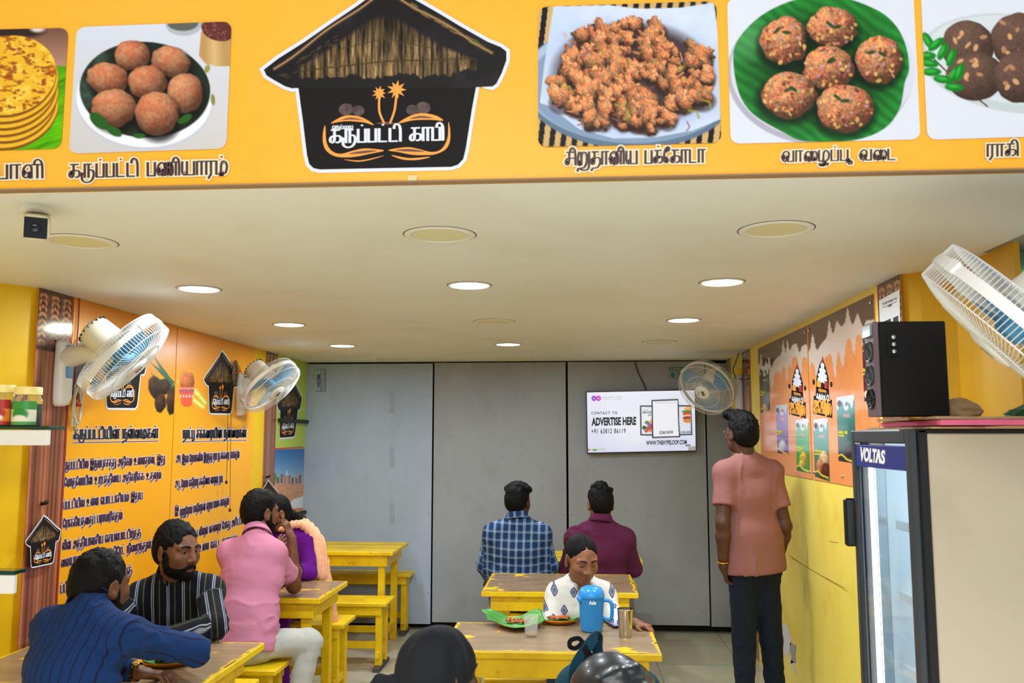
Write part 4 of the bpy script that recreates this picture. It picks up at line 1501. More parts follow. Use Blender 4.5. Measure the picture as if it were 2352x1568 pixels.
yA, yB_, yC = dr(2014, 800), dr(1858, 800), dr(1743, 815)
zA = float(RW(1800, 1088)[2])
m_acryl_edge = M('acrylic_edge', (220, 140, 60), .2)
for y0, y1, seed, lab in ((yA, yB_ - .012, 2, 'orange glossy ice cream board nearer the camera, partly behind the loudspeaker'),
                          (yB_ + .012, yC, 9, 'orange glossy ice cream board nearer the back wall, beside the standing man')):
    t = thing('menu_board', (XR, (y0 + y1) / 2, zA), lab, 'poster', 'ice cream boards on the right wall')
    backing('board', XR, y0, y1, zA, 2.27, -1, .005, m_acryl_edge, t)
    q = wall_quad(XR - .006, y0, y1, zA, 2.27)
    print_grid('print', paint_ice(seed), RW, (q[1], q[0], q[3], q[2]), 2.2, m_gloss, t, 0.006)
    for (yy, zz) in ((y0 + .03, zA + .04), (y1 - .03, zA + .04), (y0 + .03, 2.235), (y1 - .03, 2.235), ((y0 + y1) / 2, zA + .04)):
        obj('stud', MB().lathe([(.009, 0), (.009, .004), (.005, .008), (0, .0085)], 12, Matrix.Translation((XR - .006, yy, zz)) @ Matrix.Rotation(-PI / 2, 4, 'Y')),
            M('steel_screw'), t, smooth=True)
    if seed == 2:
        cone_logo(t, 1889, 845, .56)
        product_card(t, ((1868, 964), (1901, 959), (1906, 1106), (1872, 1094)), (110, 178, 186), (30, 110, 60), [(.72, .7, .33, .16, (252, 200, 150)), (.45, .82, .25, .14, (226, 140, 90)), (.85, .9, .3, .14, (90, 40, 36))], 'சாக்லேட்')
        product_card(t, ((1921, 912), (1962, 906), (1966, 1065), (1926, 1058)), (90, 166, 168), (24, 70, 50), [(.75, .85, .3, .1, (50, 40, 36))], 'கருப்பு எள்')
        product_card(t, ((1979, 765), (2003, 758), (2009, 920), (1985, 922)), (110, 40, 44), (86, 26, 40), [(.5, .9, .3, .06, (240, 200, 170))], 'சீதா')
    else:
        cone_logo(t, 1831, 858, .5)
        product_card(t, ((1744, 842), (1766, 838), (1769, 942), (1747, 948)), (60, 96, 100), (50, 60, 50), [(.6, .9, .3, .1, (240, 170, 120))], 'பலா')
        product_card(t, ((1781, 931), (1808, 927), (1811, 1043), (1786, 1040)), (150, 130, 214), (90, 40, 130), [(.6, .84, .3, .12, (226, 220, 236))], 'பனங்கற்கண்டு')
        product_card(t, ((1827, 965), (1857, 961), (1860, 1087), (1830, 1080)), (120, 196, 150), (40, 150, 40), [(.6, .78, .3, .17, (240, 196, 40)), (.45, .88, .22, .1, (246, 210, 60))], 'மாம்பழம்')


# worn plaster on the right wall
def patch(pts, m, seed):
    P = []
    g = np.random.default_rng(seed)
    for a, b in zip(pts, pts[1:] + pts[:1]):
        for t in (0, .33, .66):
            P.append((a[0] + (b[0] - a[0]) * t + g.uniform(-2.5, 2.5), a[1] + (b[1] - a[1]) * t + g.uniform(-2.5, 2.5)))
    return MB().prism(P, RW, .0005, .0012), m


m_pl, m_pl2 = M('bare_plaster', (206, 204, 206), .9), M('bare_cement', (150, 150, 154), .9)
w = bpy.data.objects['wall_right']
for i, (pts, m) in enumerate((([(1779, 1372), (1790, 1396), (1782, 1450), (1774, 1448), (1772, 1410)], m_pl2), ([(1790, 1440), (1805, 1432), (1818, 1470), (1812, 1510), (1800, 1500), (1792, 1470)], m_pl),
                              ([(1816, 1475), (1826, 1480), (1828, 1520), (1818, 1525)], m_pl2), ([(1806, 1505), (1822, 1520), (1832, 1548), (1822, 1540)], m_pl))):
    q, m = patch(pts, m, 30 + i)
    obj('peeled_patch', q, m, w)
mb = MB()
for pts in ([(1812, 1275), (1850, 1300), (1900, 1330), (1945, 1357)], [(1820, 1282), (1870, 1312), (1940, 1350)], [(1905, 1243), (1925, 1246)]):
    pen_mesh(mb, [smooth_line(pts, 4)], 1.5, 1.5, RW, .0006)
obj('scratch_marks', mb, M('scuff_dark', (170, 130, 30), .8), w, fix=False)
# ------------------------------------------------------------------ wall fans
m_ivory = M('fan_ivory', (232, 228, 214), 0.38)
m_fwhite = M('fan_white', (236, 236, 236), 0.35)
m_wire = M('fan_wire_white', (232, 232, 230), 0.4)
m_blade = M('fan_blade_blue', (96, 170, 216), 0.25, trans=0.35, ior=1.2)
m_panelb = M('fan_panel_blue', (96, 146, 190), 0.4)
m_knob = M('fan_knob', (236, 234, 228), 0.35)


def frame_of(n, roll=0.0):
    z = Vector(n).normalized()
    x = Vector((0, 0, 1)).cross(z).normalized()
    y = z.cross(x)
    return Matrix((x, y, z)).transposed() @ Matrix.Rotation(roll, 3, 'Z')


FANMESH = {}


def fan(base, wall, centre, normal, label, R_=0.222, cable=None, spin=0.3, nw=96):
    """base: middle of the wall box; wall: unit vector out of the wall; centre: guard centre; normal: where it blows"""
    base, centre, wall = Vector(base), Vector(centre), Vector(wall)
    t = thing('wall_fan', base, label, 'fan', 'white oscillating wall fans')
    fr = frame_of(normal)
    T = Matrix.Translation(centre) @ fr.to_4x4()
    n = fr @ Vector((0, 0, 1))
    side = Vector((0, 0, 1)).cross(wall)
    # wall box: rounded tall housing
    W = Matrix((side, wall, side.cross(wall))).transposed()
    pr = []
    mb = MB()
    sec = [(-.155, .018, .02), (-.15, .034, .038), (-.13, .043, .05), (0, .048, .056), (.11, .046, .058), (.14, .038, .05), (.15, .02, .03)]
    k = 20
    vs, fs = [], []
    for (z, hw, dp) in sec:
        for q in range(k):
            a = 2 * PI * q / k
            ca, sa = math.cos(a), math.sin(a)
            x = hw * math.copysign(abs(ca) ** .6, ca)
            y = dp * (math.copysign(abs(sa) ** .6, sa) * .5 + .5)
            vs.append(base + W @ Vector((x, y, z)))
    for i in range(len(sec) - 1):
        for q in range(k):
            fs.append((i * k + q, i * k + (q + 1) % k, (i + 1) * k + (q + 1) % k, (i + 1) * k + q))
    fs += [tuple(range(k)), tuple((len(sec) - 1) * k + q for q in range(k))]
    mb.add(vs, fs)
    obj('wall_box', mb, m_fwhite, t, smooth=True, angle=.9)
    mb = MB().box(base + W @ Vector((0, .056, -.055)), (.05, .012, .15), .006, W)
    cp = obj('control_panel', mb, m_panelb, t)
    obj('knob', MB().lathe([(.015, 0), (.015, .012), (.011, .016), (0, .017)], 20, Matrix.Translation(base + W @ Vector((0, .06, -.07))) @ (W @ Matrix.Rotation(-PI / 2, 3, 'X')).to_4x4()), m_knob, cp, smooth=True)
    # neck from the box to the tilting joint under the motor
    motor_c = centre - n * 0.115
    joint = motor_c - Vector((0, 0, 1)) * 0.085 - n * .02
    a = base + wall * .05 + Vector((0, 0, .075))
    mid = Vector((joint.x, joint.y, a.z)) if abs(joint.z - a.z) < .12 else joint
    obj('neck', MB().tube([a, a + (joint - a) * .5 + Vector((0, 0, .012)), joint], [.05, .042, .034], 16), m_ivory, t, smooth=True, angle=.9)
    obj('joint', MB().tube([joint + Vector((0, 0, -.03)), motor_c + Vector((0, 0, -.03)) - n * .02], [.03, .036], 14), m_ivory, t, smooth=True, angle=.9)
    # motor housing
    prof = [(.0, -.205), (.045, -.203), (.066, -.192), (.074, -.17), (.079, -.1), (.083, -.052), (.083, -.05), (.08, -.048), (.08, -.035), (.03, -.03)]
    mo = obj('motor_housing', MB().lathe(prof, 36, T), m_ivory, t, smooth=True, angle=.7)
    v = MB()
    for q in range(18):
        a = 2 * PI * q / 18
        v.box(T @ Vector((.067 * math.cos(a), .067 * math.sin(a), -.186)), (.02, .004, .008), 0, fr @ Matrix.Rotation(a, 3, 'Z'))
    obj('vent_slots', v, M('slot_dark', (60, 58, 56), .8), mo)

    # guards
    def wires(name, zs, r0, twist, hubr, hubz, cap):
        g = MB()
        for q in range(nw):
            a = 2 * PI * q / nw
            pts = []
            for s in np.linspace(0, 1, 7):
                r = r0 + (R_ - r0) * s
                z = hubz + (zs - hubz) * (s ** 2.6)
                aa = a + twist * (1 - s)
                pts.append(T @ Vector((r * math.cos(aa), r * math.sin(aa), z)))
            pts.append(T @ Vector((R_ * 1.004 * math.cos(a), R_ * 1.004 * math.sin(a), 0)))
            g.tube(pts, .0011, 4, cap=False)
        for rr in (.62, .98):
            s = (rr * R_ - r0) / (R_ - r0)
            z = hubz + (zs - hubz) * (s ** 2.6)
            g.tube([T @ Vector((rr * R_ * math.cos(a), rr * R_ * math.sin(a), z)) for a in np.arange(48) * 2 * PI / 48], .0018, 5, closed=True)
        return obj(name, g, m_wire, t, smooth=True, fix=False)
    wires('rear_guard', -.045, .07, .35, .0, -.05, None)
    fg = wires('front_guard', .05, .055, -.35, .0, .078, None)
    ring = [(R_ - .002, -.013), (R_ + .004, -.013), (R_ + .006, 0), (R_ + .004, .013), (R_ - .002, .013), (R_ - .004, 0), (R_ - .002, -.013)]
    rg = obj('guard_ring', MB().lathe(ring, 72, T, cap=False), m_fwhite, t, smooth=True, angle=.8)
    for q in range(4):
        a = PI / 4 + q * PI / 2
        obj('clip', MB().box(T @ Vector(((R_ + .007) * math.cos(a), (R_ + .007) * math.sin(a), 0)), (.01, .03, .032), .003, fr @ Matrix.Rotation(a, 3, 'Z')), m_fwhite, rg)
    cap = obj('hub_cap', MB().lathe([(.058, .074), (.056, .083), (.04, .088), (0, .09)], 36, T), m_fwhite, fg, smooth=True, angle=.8)
    mp = lambda px, py, off=0.0: np.array([T @ Vector((x, y, .0905 + off - (x * x + y * y) * .8)) for x, y in zip(np.atleast_1d(px), np.atleast_1d(py))])
    lg = MB()
    pen_mesh(lg, [smooth_line([(-.034, .02), (-.027, .008), (-.033, -.004), (-.027, -.018)], 5)], .004, .004, mp, .0003)
    for q in range(3):
        pen_mesh(lg, [np.array([(.0 + q * .009, -.02), (.0 + q * .009, .016)])], .006, .006, mp, .0003)
    obj('hub_mark', lg, ink_dark, cap, fix=False)
    # blades
    bl = obj('blade_hub', MB().lathe([(.0, -.028), (.036, -.028), (.036, .03), (.028, .036), (0, .037)], 24, T), m_blade, t, smooth=True, angle=.8)
    for q in range(3):
        a0 = spin + q * 2 * PI / 3
        g = MB()
        vs, fs = [], []
        nr, na = 9, 10
        for i in range(nr):
            s = i / (nr - 1)
            r = .034 + s * (R_ - .05)
            w = .42 + .5 * math.sin(min(1, s * 1.15) * PI * .62)
            for j in range(na):
                u = j / (na - 1) - .5
                aa = a0 + u * w * 1.05 + s * .28
                rr = r * (1 - .12 * (abs(u) * 2) ** 4 * s)
                vs.append(T @ Vector((rr * math.cos(aa), rr * math.sin(aa), -u * .05 * (1 - .35 * s) + .004 * math.sin(u * PI))))
        m_ = len(vs)
        nvec = n * .0022
        vs += [p + nvec for p in vs]
        for i in range(nr - 1):
            for j in range(na - 1):
                p = i * na + j
                fs.append((p, p + 1, p + na + 1, p + na))
                fs.append((p + m_, p + na + m_, p + na + 1 + m_, p + 1 + m_))
        for i in range(nr - 1):
            for j in (0, na - 1):
                p = i * na + j
                fs.append((p, p + na, p + na + m_, p + m_))
        for j in range(na - 1):
            for i in (0, nr - 1):
                p = i * na + j
                fs.append((p, p + 1, p + 1 + m_, p + m_))
        g.add(vs, fs)
        obj('blade', g, m_blade, t, smooth=True, angle=.6)
    if cable:
        for pts, m, r in cable:
            obj('cable', MB().tube(smooth_line(pts, 8), r, 6), m, t, smooth=True)
    return t


def lwp(px, py, off=0.0):
    return Vector(LW(px, py, off))


def rwp(px, py, off=0.0):
    return Vector(RW(px, py, off))


m_cab_w = M('cable_beige', (206, 196, 172), .6)
m_cab_r = M('cord_red', (150, 34, 30), .6)
m_cab_k = M('cable_dark', (52, 46, 44), .6)


def coil(p, m, name, label, n=6, w=.03, h=.09, tie=True):
    t = thing(name, p, label, 'cable')
    g = np.random.default_rng(int(p.y * 100))
    for k in range(n):
        pts = []
        for a in np.arange(14) * 2 * PI / 14:
            pts.append(p + Vector((.012 + .006 * math.sin(a + k), (w + g.uniform(-.012, .012)) * math.cos(a), (h + g.uniform(-.02, .02)) * math.sin(a) + g.uniform(-.004, .004))))
        obj('loop', MB().tube(pts, .0035, 6, closed=True), m, t, smooth=True)
    if tie:
        obj('tie', MB().lathe([(.017, -.007), (.019, 0), (.017, .007)], 12, Matrix.Translation(p + Vector((.012, 0, .0))), cap=False), m_cab_r, t, smooth=True)
    return t


# near left: box at (136, 860), guard centre (286, 820)
b = lwp(132, 858)
c1 = at(284, 818, b.y - .02)
fan(b, (1, 0, 0), c1, (.72, .20, -.66), 'near left white wall fan on the carved print, blowing down to the right',
    cable=[([b + Vector((.03, .03, .1)), b + Vector((.05, .05, .16)), b + Vector((.02, .06, .12))], m_cab_w, .003)])
b = lwp(546, 906)
c2 = at(620, 884, b.y - .03)
fan(b, (1, 0, 0), c2, (.70, -.12, -.70), 'far left white wall fan in front of the second house picture', spin=.9)
b = rwp(1706, 904)
c3 = at(1624, 889, b.y - .12)
fan(b, (-1, 0, 0), c3, (-.55, -.62, -.56), 'white wall fan with blue blades overlapping the television corner', spin=.1)
# the right end of the opening: fan near the camera
c4 = Vector((1.05, 2.12, EYE + .262))
b4 = Vector((1.50, 2.28, 2.02))
fan(b4, (-1, 0, 0), c4, (-.65, .33, -.68), 'large near white wall fan cut off by the right edge', R_=.235, spin=.5, nw=120)
# its post
tag(obj('post', MB().box((1.54, 2.28, 1.15), (.08, .14, 2.3), .004), m_grey), 'grey post at the right edge carrying the near fan', 'post')

coil(lwp(172, 930, .02), m_cab_w, 'coiled_cable', 'beige cable coil with red tie under the near left fan', 5, .03, .10)
coil(lwp(536, 870, .02) + Vector((0, 0, .04)), M('cable_brown', (120, 100, 76), .6), 'coiled_cable', 'brown cable coil above the far left fan', 5, .03, .08)
p = lwp(178, 683)
t = thing('hanging_cord', p, 'thin red cord hanging from the ceiling beside the near left fan', 'cord')
obj('cord', MB().tube(smooth_line([p + Vector((.01, 0, 0)), lwp(180, 740, .012), lwp(176, 800, .012), lwp(170, 920, .014), lwp(187, 915, .014)], 6), .0028, 6), m_cab_r, t, smooth=True)
obj('ribbon', MB().prism([(172, 905), (186, 908), (193, 903), (190, 914), (180, 918), (170, 912)], LW, .012, .018), m_cab_r, t)
for (pts, lab) in (([(523, 950), (522, 1050), (520, 1106)], 'shorter dark pull cord below the far left fan'), ([(531, 948), (529, 1060), (528, 1170)], 'longer dark pull cord below the far left fan')):
    t = thing('pull_cord', lwp(*pts[0]), lab, 'cord', 'pull cords of the far fan')
    P = [lwp(x, y, .05) for x, y in pts]
    obj('cord', MB().tube(P, .0018, 5), m_cab_k, t)
    obj('bead', MB().lathe([(0, -.016), (.008, -.012), (.009, 0), (.006, .008), (0, .01)], 10, Matrix.Translation(P[-1])), m_cab_k, t, smooth=True)
t = thing('plug_cable', rwp(1706, 800), 'dark wire with a yellow plug above the right back fan', 'cable')
obj('cord', MB().tube(smooth_line([rwp(1703, 796, .02), rwp(1690, 830, .02), rwp(1684, 850, .03), rwp(1692, 868, .03), rwp(1706, 870, .03)], 6), .004, 6), m_cab_k, t, smooth=True)
obj('plug', MB().box(rwp(1698, 854, .04), (.04, .045, .05), .008), M('plug_yellow', (244, 196, 20), .45), t)

# ------------------------------------------------------------------ security camera under the ceiling
p = Vector(on_plane(84, 478, 2, CEIL))
t = thing('security_camera', p, 'small security camera hanging from the ceiling at the upper left', 'camera')
obj('mount', MB().lathe([(.045, 0), (.045, -.012), (.038, -.018), (.018, -.02), (.016, -.05), (0, -.051)], 28, Matrix.Translation(p)), m_ivory, t, smooth=True, angle=.6)
ax = Vector((.5, -.82, -.28)).normalized()
fr = frame_of(ax)
cc = p + Vector((.022, -.03, -.062))
mb = MB()
vs, fs = [], []
k = 24
for (z, s) in ((-.07, .7), (-.06, .92), (-.02, 1.0), (.045, 1.0), (.05, .97)):
    for q in range(k):
        a = 2 * PI * q / k
        ca, sa = math.cos(a), math.sin(a)
        vs.append(cc + fr @ Vector((.036 * s * math.copysign(abs(ca) ** .45, ca), .036 * s * math.copysign(abs(sa) ** .45, sa), z)))
for i in range(4):
    for q in range(k):
        fs.append((i * k + q, i * k + (q + 1) % k, (i + 1) * k + (q + 1) % k, (i + 1) * k + q))
fs += [tuple(range(k)), tuple(4 * k + q for q in range(k))]
mb.add(vs, fs)
bd = obj('body', mb, M('camera_beige', (196, 184, 150), .4), t, smooth=True, angle=.7)
obj('face', MB().box(cc + ax * .051, (.058, .058, .006), .014, fr), M('camera_black', (20, 22, 26), .18), t)
obj('lens', MB().lathe([(.014, 0), (.014, .004), (.008, .006), (0, .0065)], 20, Matrix.Translation(cc + ax * .054) @ fr.to_4x4()), M('lens_glass', (16, 22, 34), .06), bd, smooth=True)
tag(obj('mount_plate', MB().box(Vector(on_plane(74, 450, 2, CEIL - .001)), (.066, .03, .002)), m_ivory), 'small flat plate on the ceiling just above the security camera', 'plate')

# ------------------------------------------------------------------ glass shelves at the left edge, with jars
m_glass_e = M('glass_green', (20, 84, 66), .08, trans=.5)
m_white = M('enamel_white', (236, 238, 240), .35)


def shelf(px, py_top, px_end, Y, depth, label, front_h=.055):
    e = at(px_end, py_top, Y)
    x0 = -2.5
    t = thing('wall_shelf', (x0, Y, e.z), label, 'shelf', 'white edged glass shelves')
    obj('glass_top', MB().box(((x0 + e.x) / 2, Y + depth / 2, e.z - .006), (e.x - x0, depth, .012), .001), m_glass_e, t)
    obj('front_board', MB().box(((x0 + e.x) / 2, Y + .012, e.z - .014 - front_h / 2), (e.x - x0 - .006, .018, front_h), .002), m_white, t)
    obj('bracket', MB().bar((x0 + .03, Y + depth, e.z - .026), (x0 + .03, Y + .022, e.z - .026), .02, .03), m_white, t)
    return e


e = shelf(0, 978, 112, 3.02, .11, 'upper white edged glass shelf with two jars at the left edge')


def jar(px0, px1, ytop, Y, zb, label, lab_rgb, lab2, cont, cap_h=.028):
    a, b = at(px0, ytop, Y), at(px1, ytop, Y)
    cx, r = (a.x + b.x) / 2, (b.x - a.x) / 2
    zt = a.z
    hh = zt - zb - cap_h
    t = thing('jar', (cx, Y, zb), label, 'jar', 'plastic jars on the upper shelf')
    T = Matrix.Translation((cx, Y, zb))
    obj('jar_body', MB().lathe([(0, .002), (r * .9, 0), (r, .008), (r, hh * .8), (r * .97, hh * .86), (r * .82, hh * .96), (r * .82, hh)], 36, T), M('clear_plastic', (236, 240, 240), .08, trans=.92, ior=1.3), t, smooth=True)
    obj('contents', MB().lathe([(0, .004), (r * .86, .004), (r * .93, .012), (r * .93, hh * .7), (0, hh * .72)], 30, T), cont, t, smooth=True, angle=.7)
    obj('lid', MB().lathe([(r * .86, hh - .002), (r * .94, hh), (r * .94, hh + cap_h - .004), (r * .9, hh + cap_h), (0, hh + cap_h)], 36, T), M('lid_cream', (244, 226, 150), .4), t, smooth=True, angle=.6)

    def f(c):
        u = (c.x - px0) / (px1 - px0)
        h = np.clip((c.y - (ytop + 40)) / 44, 0, 1)
        c.c[:] = lab_rgb
        c.blend((h < .3) * .9, lab2)
        c.ell(px0 + (px1 - px0) * .52, ytop + 62, 15, 12, lab2, 0, 3)
        c.ell(px0 + (px1 - px0) * .52, ytop + 70, 12, 6, (236, 232, 226), 0, 2)
        c.blend((h > .86) * .8, lab2)
    rr = r + .0012

    def mp(px, py, off=0.0):
        px, py = np.atleast_1d(px).astype(float), np.atleast_1d(py).astype(float)
        th = (px - (px0 + px1) / 2) / ((px1 - px0) / 2) * 1.2
        z = zb + hh * .78 * (1 - (py - (ytop + 36)) / 50)
        return np.stack([cx + (rr + off) * np.sin(th), Y - (rr + off) * np.cos(th), z], -1)
    print_grid('label', f, mp, ((px0, ytop + 36), (px1, ytop + 36), (px1, ytop + 84), (px0, ytop + 84)), 2, m_satin, t, 0)


m_red, m_leaf = M('powder_red', (150, 50, 36), .8), M('powder_green', (190, 196, 160), .8)
jar(-14, 35, 884, 3.075, e.z + .0002, 'cream lidded jar with a red and yellow label, cut by the left edge', (226, 130, 40), (176, 40, 44), m_red)
jar(36, 96, 889, 3.075, e.z + .0002, 'cream lidded jar with a green and white label, at the shelf end', (226, 226, 206), (50, 140, 60), m_leaf)
shelf(0, 1311, 34, 2.8, .06, 'lower white edged glass shelf at the left edge', .06)

# ------------------------------------------------------------------ television
tv0, tv1 = at(1345, 898, YB - .06), at(1600, 1040, YB - .06)
t = thing('television', ((tv0.x + tv1.x) / 2, YB, tv0.z), 'wall mounted flat television showing a white advertising screen', 'television')
Q = [(1345.5, 898.5), (1597.5, 893.5), (1600.5, 1036.5), (1348, 1042)]
TV = plane_map(1, YB - .065, -1)
mb = MB().prism(Q, plane_map(1, YB - .03, -1), 0, .035)
obj('casing', mb, M('tv_black', (16, 16, 20), .3), t)


def paint_screen(c):
    n = np.clip((c.y - 890) / 150, 0, 1)[:, None]
    c.c[:] = np.array([246, 246, 255.]) * (1 - n) + np.array([226, 228, 252.]) * n
    c.ell(1455, 985, 60, 40, (255, 255, 255), 0, 40, .6)
    # side cards with pictures
    c.poly([(1470, 931), (1500, 931), (1500, 1000), (1471, 1000)], (20, 26, 50), 1)
    c.poly([(1473, 934), (1500, 934), (1500, 997), (1474, 997)], (244, 246, 252), 1)
    c.poly([(1558, 930), (1588, 930), (1590, 999), (1559, 1000)], (20, 26, 50), 1)
    c.poly([(1558, 933), (1586, 933), (1587, 996), (1559, 997)], (232, 234, 246), 1)
    for (x, y, rx, ry, rgb) in ((1486, 970, 5, 4, (60, 150, 40)), (1492, 974, 6, 5, (150, 90, 190)), (1496, 968, 4, 5, (244, 180, 50)), (1480, 982, 5, 5, (30, 110, 50)), (1490, 984, 7, 6, (200, 90, 60)),
                                (1484, 990, 4, 3, (220, 50, 40)), (1494, 990, 4, 3, (240, 150, 60)), (1497, 980, 4, 5, (190, 60, 50))):
        c.ell(x, y, rx, ry, rgb, 0, 1)
    for (x, y, rx, ry, rgb) in ((1581, 939, 9, 6, (250, 180, 90)), (1579, 945, 13, 3.4, (60, 160, 40)), (1579, 950, 11, 4, (210, 70, 50)), (1580, 955, 11, 4, (250, 190, 130)), (1580, 960, 12, 4, (160, 50, 40)), (1580, 966, 11, 5, (230, 140, 70))):
        c.poly([(1586, 930), (1600, 930), (1600, 990), (1586, 990)], (232, 234, 246), 1, 0)
        m = np.clip((1586.5 - c.x), 0, 1)
        u, v = c.loc(x, y, rx, ry)
        c.blend(np.clip((1 - np.hypot(u, v)) * 4 + .5, 0, 1) * m, rgb)
    # centre card, blank inside
    c.poly([(1496, 918), (1558, 916), (1562, 1004), (1498, 1006)], (18, 22, 44), 1)
    c.poly([(1499, 921), (1556, 919), (1559, 1001), (1501, 1003)], (250, 250, 255), 1)
    # loop mark
    for k in range(40):
        a = k / 40 * 2 * PI
        x = 1369.5 + 8.6 * math.cos(a) / (1 + .5 * math.sin(a) ** 2)
        y = 914.5 + 9.5 * math.sin(a) * math.cos(a) / (1 + .4 * math.sin(a) ** 2)
        s = np.clip((x - 1358) / 23, 0, 1)
        c.ell(x, y, 2.2, 2.2, (130 + 110 * s, 60 - 20 * s, 240 - 70 * s), 0, 1)
    c.poly([(1348, 1029), (1390, 1028.5), (1390, 1035), (1348, 1035.5)], (214, 216, 206), 1)
    c.poly([(1361, 1032), (1371, 1032), (1371, 1035), (1361, 1035)], (30, 140, 50), 1)
    c.ell(1352, 1033, 3, 2, (220, 60, 40))
    c.poly([(1581, 1026), (1600, 1024), (1600, 1034), (1581, 1035)], (168, 166, 160), 1)
    c.poly([(1574, 1021), (1586, 1020), (1586, 1024), (1574, 1025)], (130, 128, 124), 1)


m_screen = print_mat(0.25, emit=0.86)
m_screen.node_tree.nodes['Principled BSDF'].inputs['Base Color'].default_value = (.02, .02, .02, 1)
m_screen.node_tree.links.remove(m_screen.node_tree.nodes['Principled BSDF'].inputs['Base Color'].links[0])
print_grid('screen', paint_screen, TV, ((1348, 901), (1595.5, 896), (1598, 1034), (1350.5, 1039)), 1.5, m_screen, t, 0.0005)
for (s, x0, x1, y0, y1, h, b, sp) in (('CONTACT TO', 1358, 1417.5, 951.5, 950.8, 6, .03, 1.5), ('ADVERTISE HERE', 1358.5, 1461.5, 976.5, 974.5, 17, .05, 1.0), ('+91 63812 86119', 1358.5, 1437, 995.5, 994, 10.5, .022, 1.25),
                                      ('SCAN NOW', 1514.5, 1546.5, 996.5, 995.5, 7, .03, 1.0), ('WWW.THEHYPELOOP.COM', 1484, 1577.5, 1021.5, 1019.5, 9.5, .035, 1.0), ('GROCE', 1475.5, 1496, 949, 948.6, 4.6, .04, 1.1)):
    mb = MB()
    latin(mb, s, x0, x1, y0, y1, h, TV, .0012, b, sp)
    obj('screen_lettering', mb, M('screen_ink', (16, 20, 40), .3), t, fix=False)
mb = MB()
latin(mb, 'THE HYPE LOOP', 1382, 1429, 914, 913.4, 3.4, TV, .0012, 0, 1.3)
latin(mb, 'PUBLIC SCREEN', 1385, 1427, 918, 917.4, 1.8, TV, .0012, 0, 1.3)
latin(mb, 'Whatsapp business account', 1505, 1553, 926, 925.2, 2.4, TV, .0012, 0, 1)
obj('screen_small_print', mb, M('screen_ink_lilac', (150, 140, 180), .3, emit=.25), t, fix=False)
mb = MB()
latin(mb, 'SA', 1489, 1496, 955, 955, 4.6, TV, .0012, .03)
latin(mb, 'URGER', 1563, 1587, 995, 994.6, 5.2, TV, .0012, .03)
latin(mb, 'Super', 1477, 1491, 943, 941, 4, TV, .0012, 0, 1, .3)
obj('screen_green_lettering', mb, M('screen_ink_green', (20, 140, 100), .3, emit=.3), t, fix=False)
tag(obj('tv_cable', MB().tube(smooth_line([at(1458, 831, YB - .014), at(1468, 860, YB - .014), at(1478, 880, YB - .014), at(1484, 896, YB - .02)], 6), .005, 6), m_cab_k, smooth=True),
    'dark cable running from the ceiling down to the television', 'cable')
# ------------------------------------------------------------------ glass door fridge at the right, seen from its side
FX, FY0, FY1, FX1 = 0.952, 2.56, 3.08, 1.48
zt = 1.64 + .022
m_frame = M('fridge_frame_grey', (58, 62, 68), .35)
m_black = M('fridge_black', (22, 22, 26), .4)
m_beige = M('fridge_side_beige', (192, 180, 160), .45, var=(2.2, (176, 162, 140), .5, .78))
m_liner = M('fridge_liner', (226, 234, 238), .4)
m_pane = M('fridge_glass', (236, 246, 248), .03, trans=1.0, ior=1.12, spec=.5)
t = thing('fridge', ((FX + FX1) / 2, (FY0 + FY1) / 2, 0), 'tall glass door fridge with a beige side at the right', 'fridge')
mb = MB()
x0 = FX + .026
mb.box(((x0 + .027 + FX1) / 2, FY0 + .012, (.1 + zt - .012) / 2), (FX1 - x0 - .027, .024, zt - .112), .003)
obj('side_panel', mb, m_beige, t)
mb = MB().box(((x0 + .027 + FX1) / 2, FY1 - .012, (.1 + zt - .012) / 2), (FX1 - x0 - .027, .024, zt - .112), .003)
obj('side_panel', mb, m_beige, t)
obj('corner_post', MB().box((x0 + .013, FY0 + .014, (.1 + zt) / 2), (.026, .028, zt - .1), .004), m_black, t)
obj('corner_post', MB().box((x0 + .013, FY1 - .014, (.1 + zt) / 2), (.026, .028, zt - .1), .004), m_black, t)
obj('top_panel', MB().box(((x0 + FX1) / 2, (FY0 + FY1) / 2, zt - .006), (FX1 - x0, FY1 - FY0, .012), .003), m_black, t)
obj('base', MB().box(((x0 + FX1) / 2, (FY0 + FY1) / 2, .05), (FX1 - x0, FY1 - FY0 - .02, .1), .004), m_black, t)
mb = MB()
mb.box((FX1 - .012, (FY0 + FY1) / 2, (.1 + zt) / 2), (.02, FY1 - FY0 - .05, zt - .13))
mb.box(((x0 + FX1) / 2, (FY0 + FY1) / 2, .11), (FX1 - x0 - .03, FY1 - FY0 - .05, .02))
mb.box(((x0 + FX1) / 2, (FY0 + FY1) / 2, zt - .022), (FX1 - x0 - .03, FY1 - FY0 - .05, .02))
mb.box(((x0 + .06 + FX1) / 2, FY0 + .031, (.1 + zt) / 2), (FX1 - x0 - .09, .012, zt - .14))
mb.box(((x0 + .06 + FX1) / 2, FY1 - .031, (.1 + zt) / 2), (FX1 - x0 - .09, .012, zt - .14))
obj('liner', mb, m_liner, t)
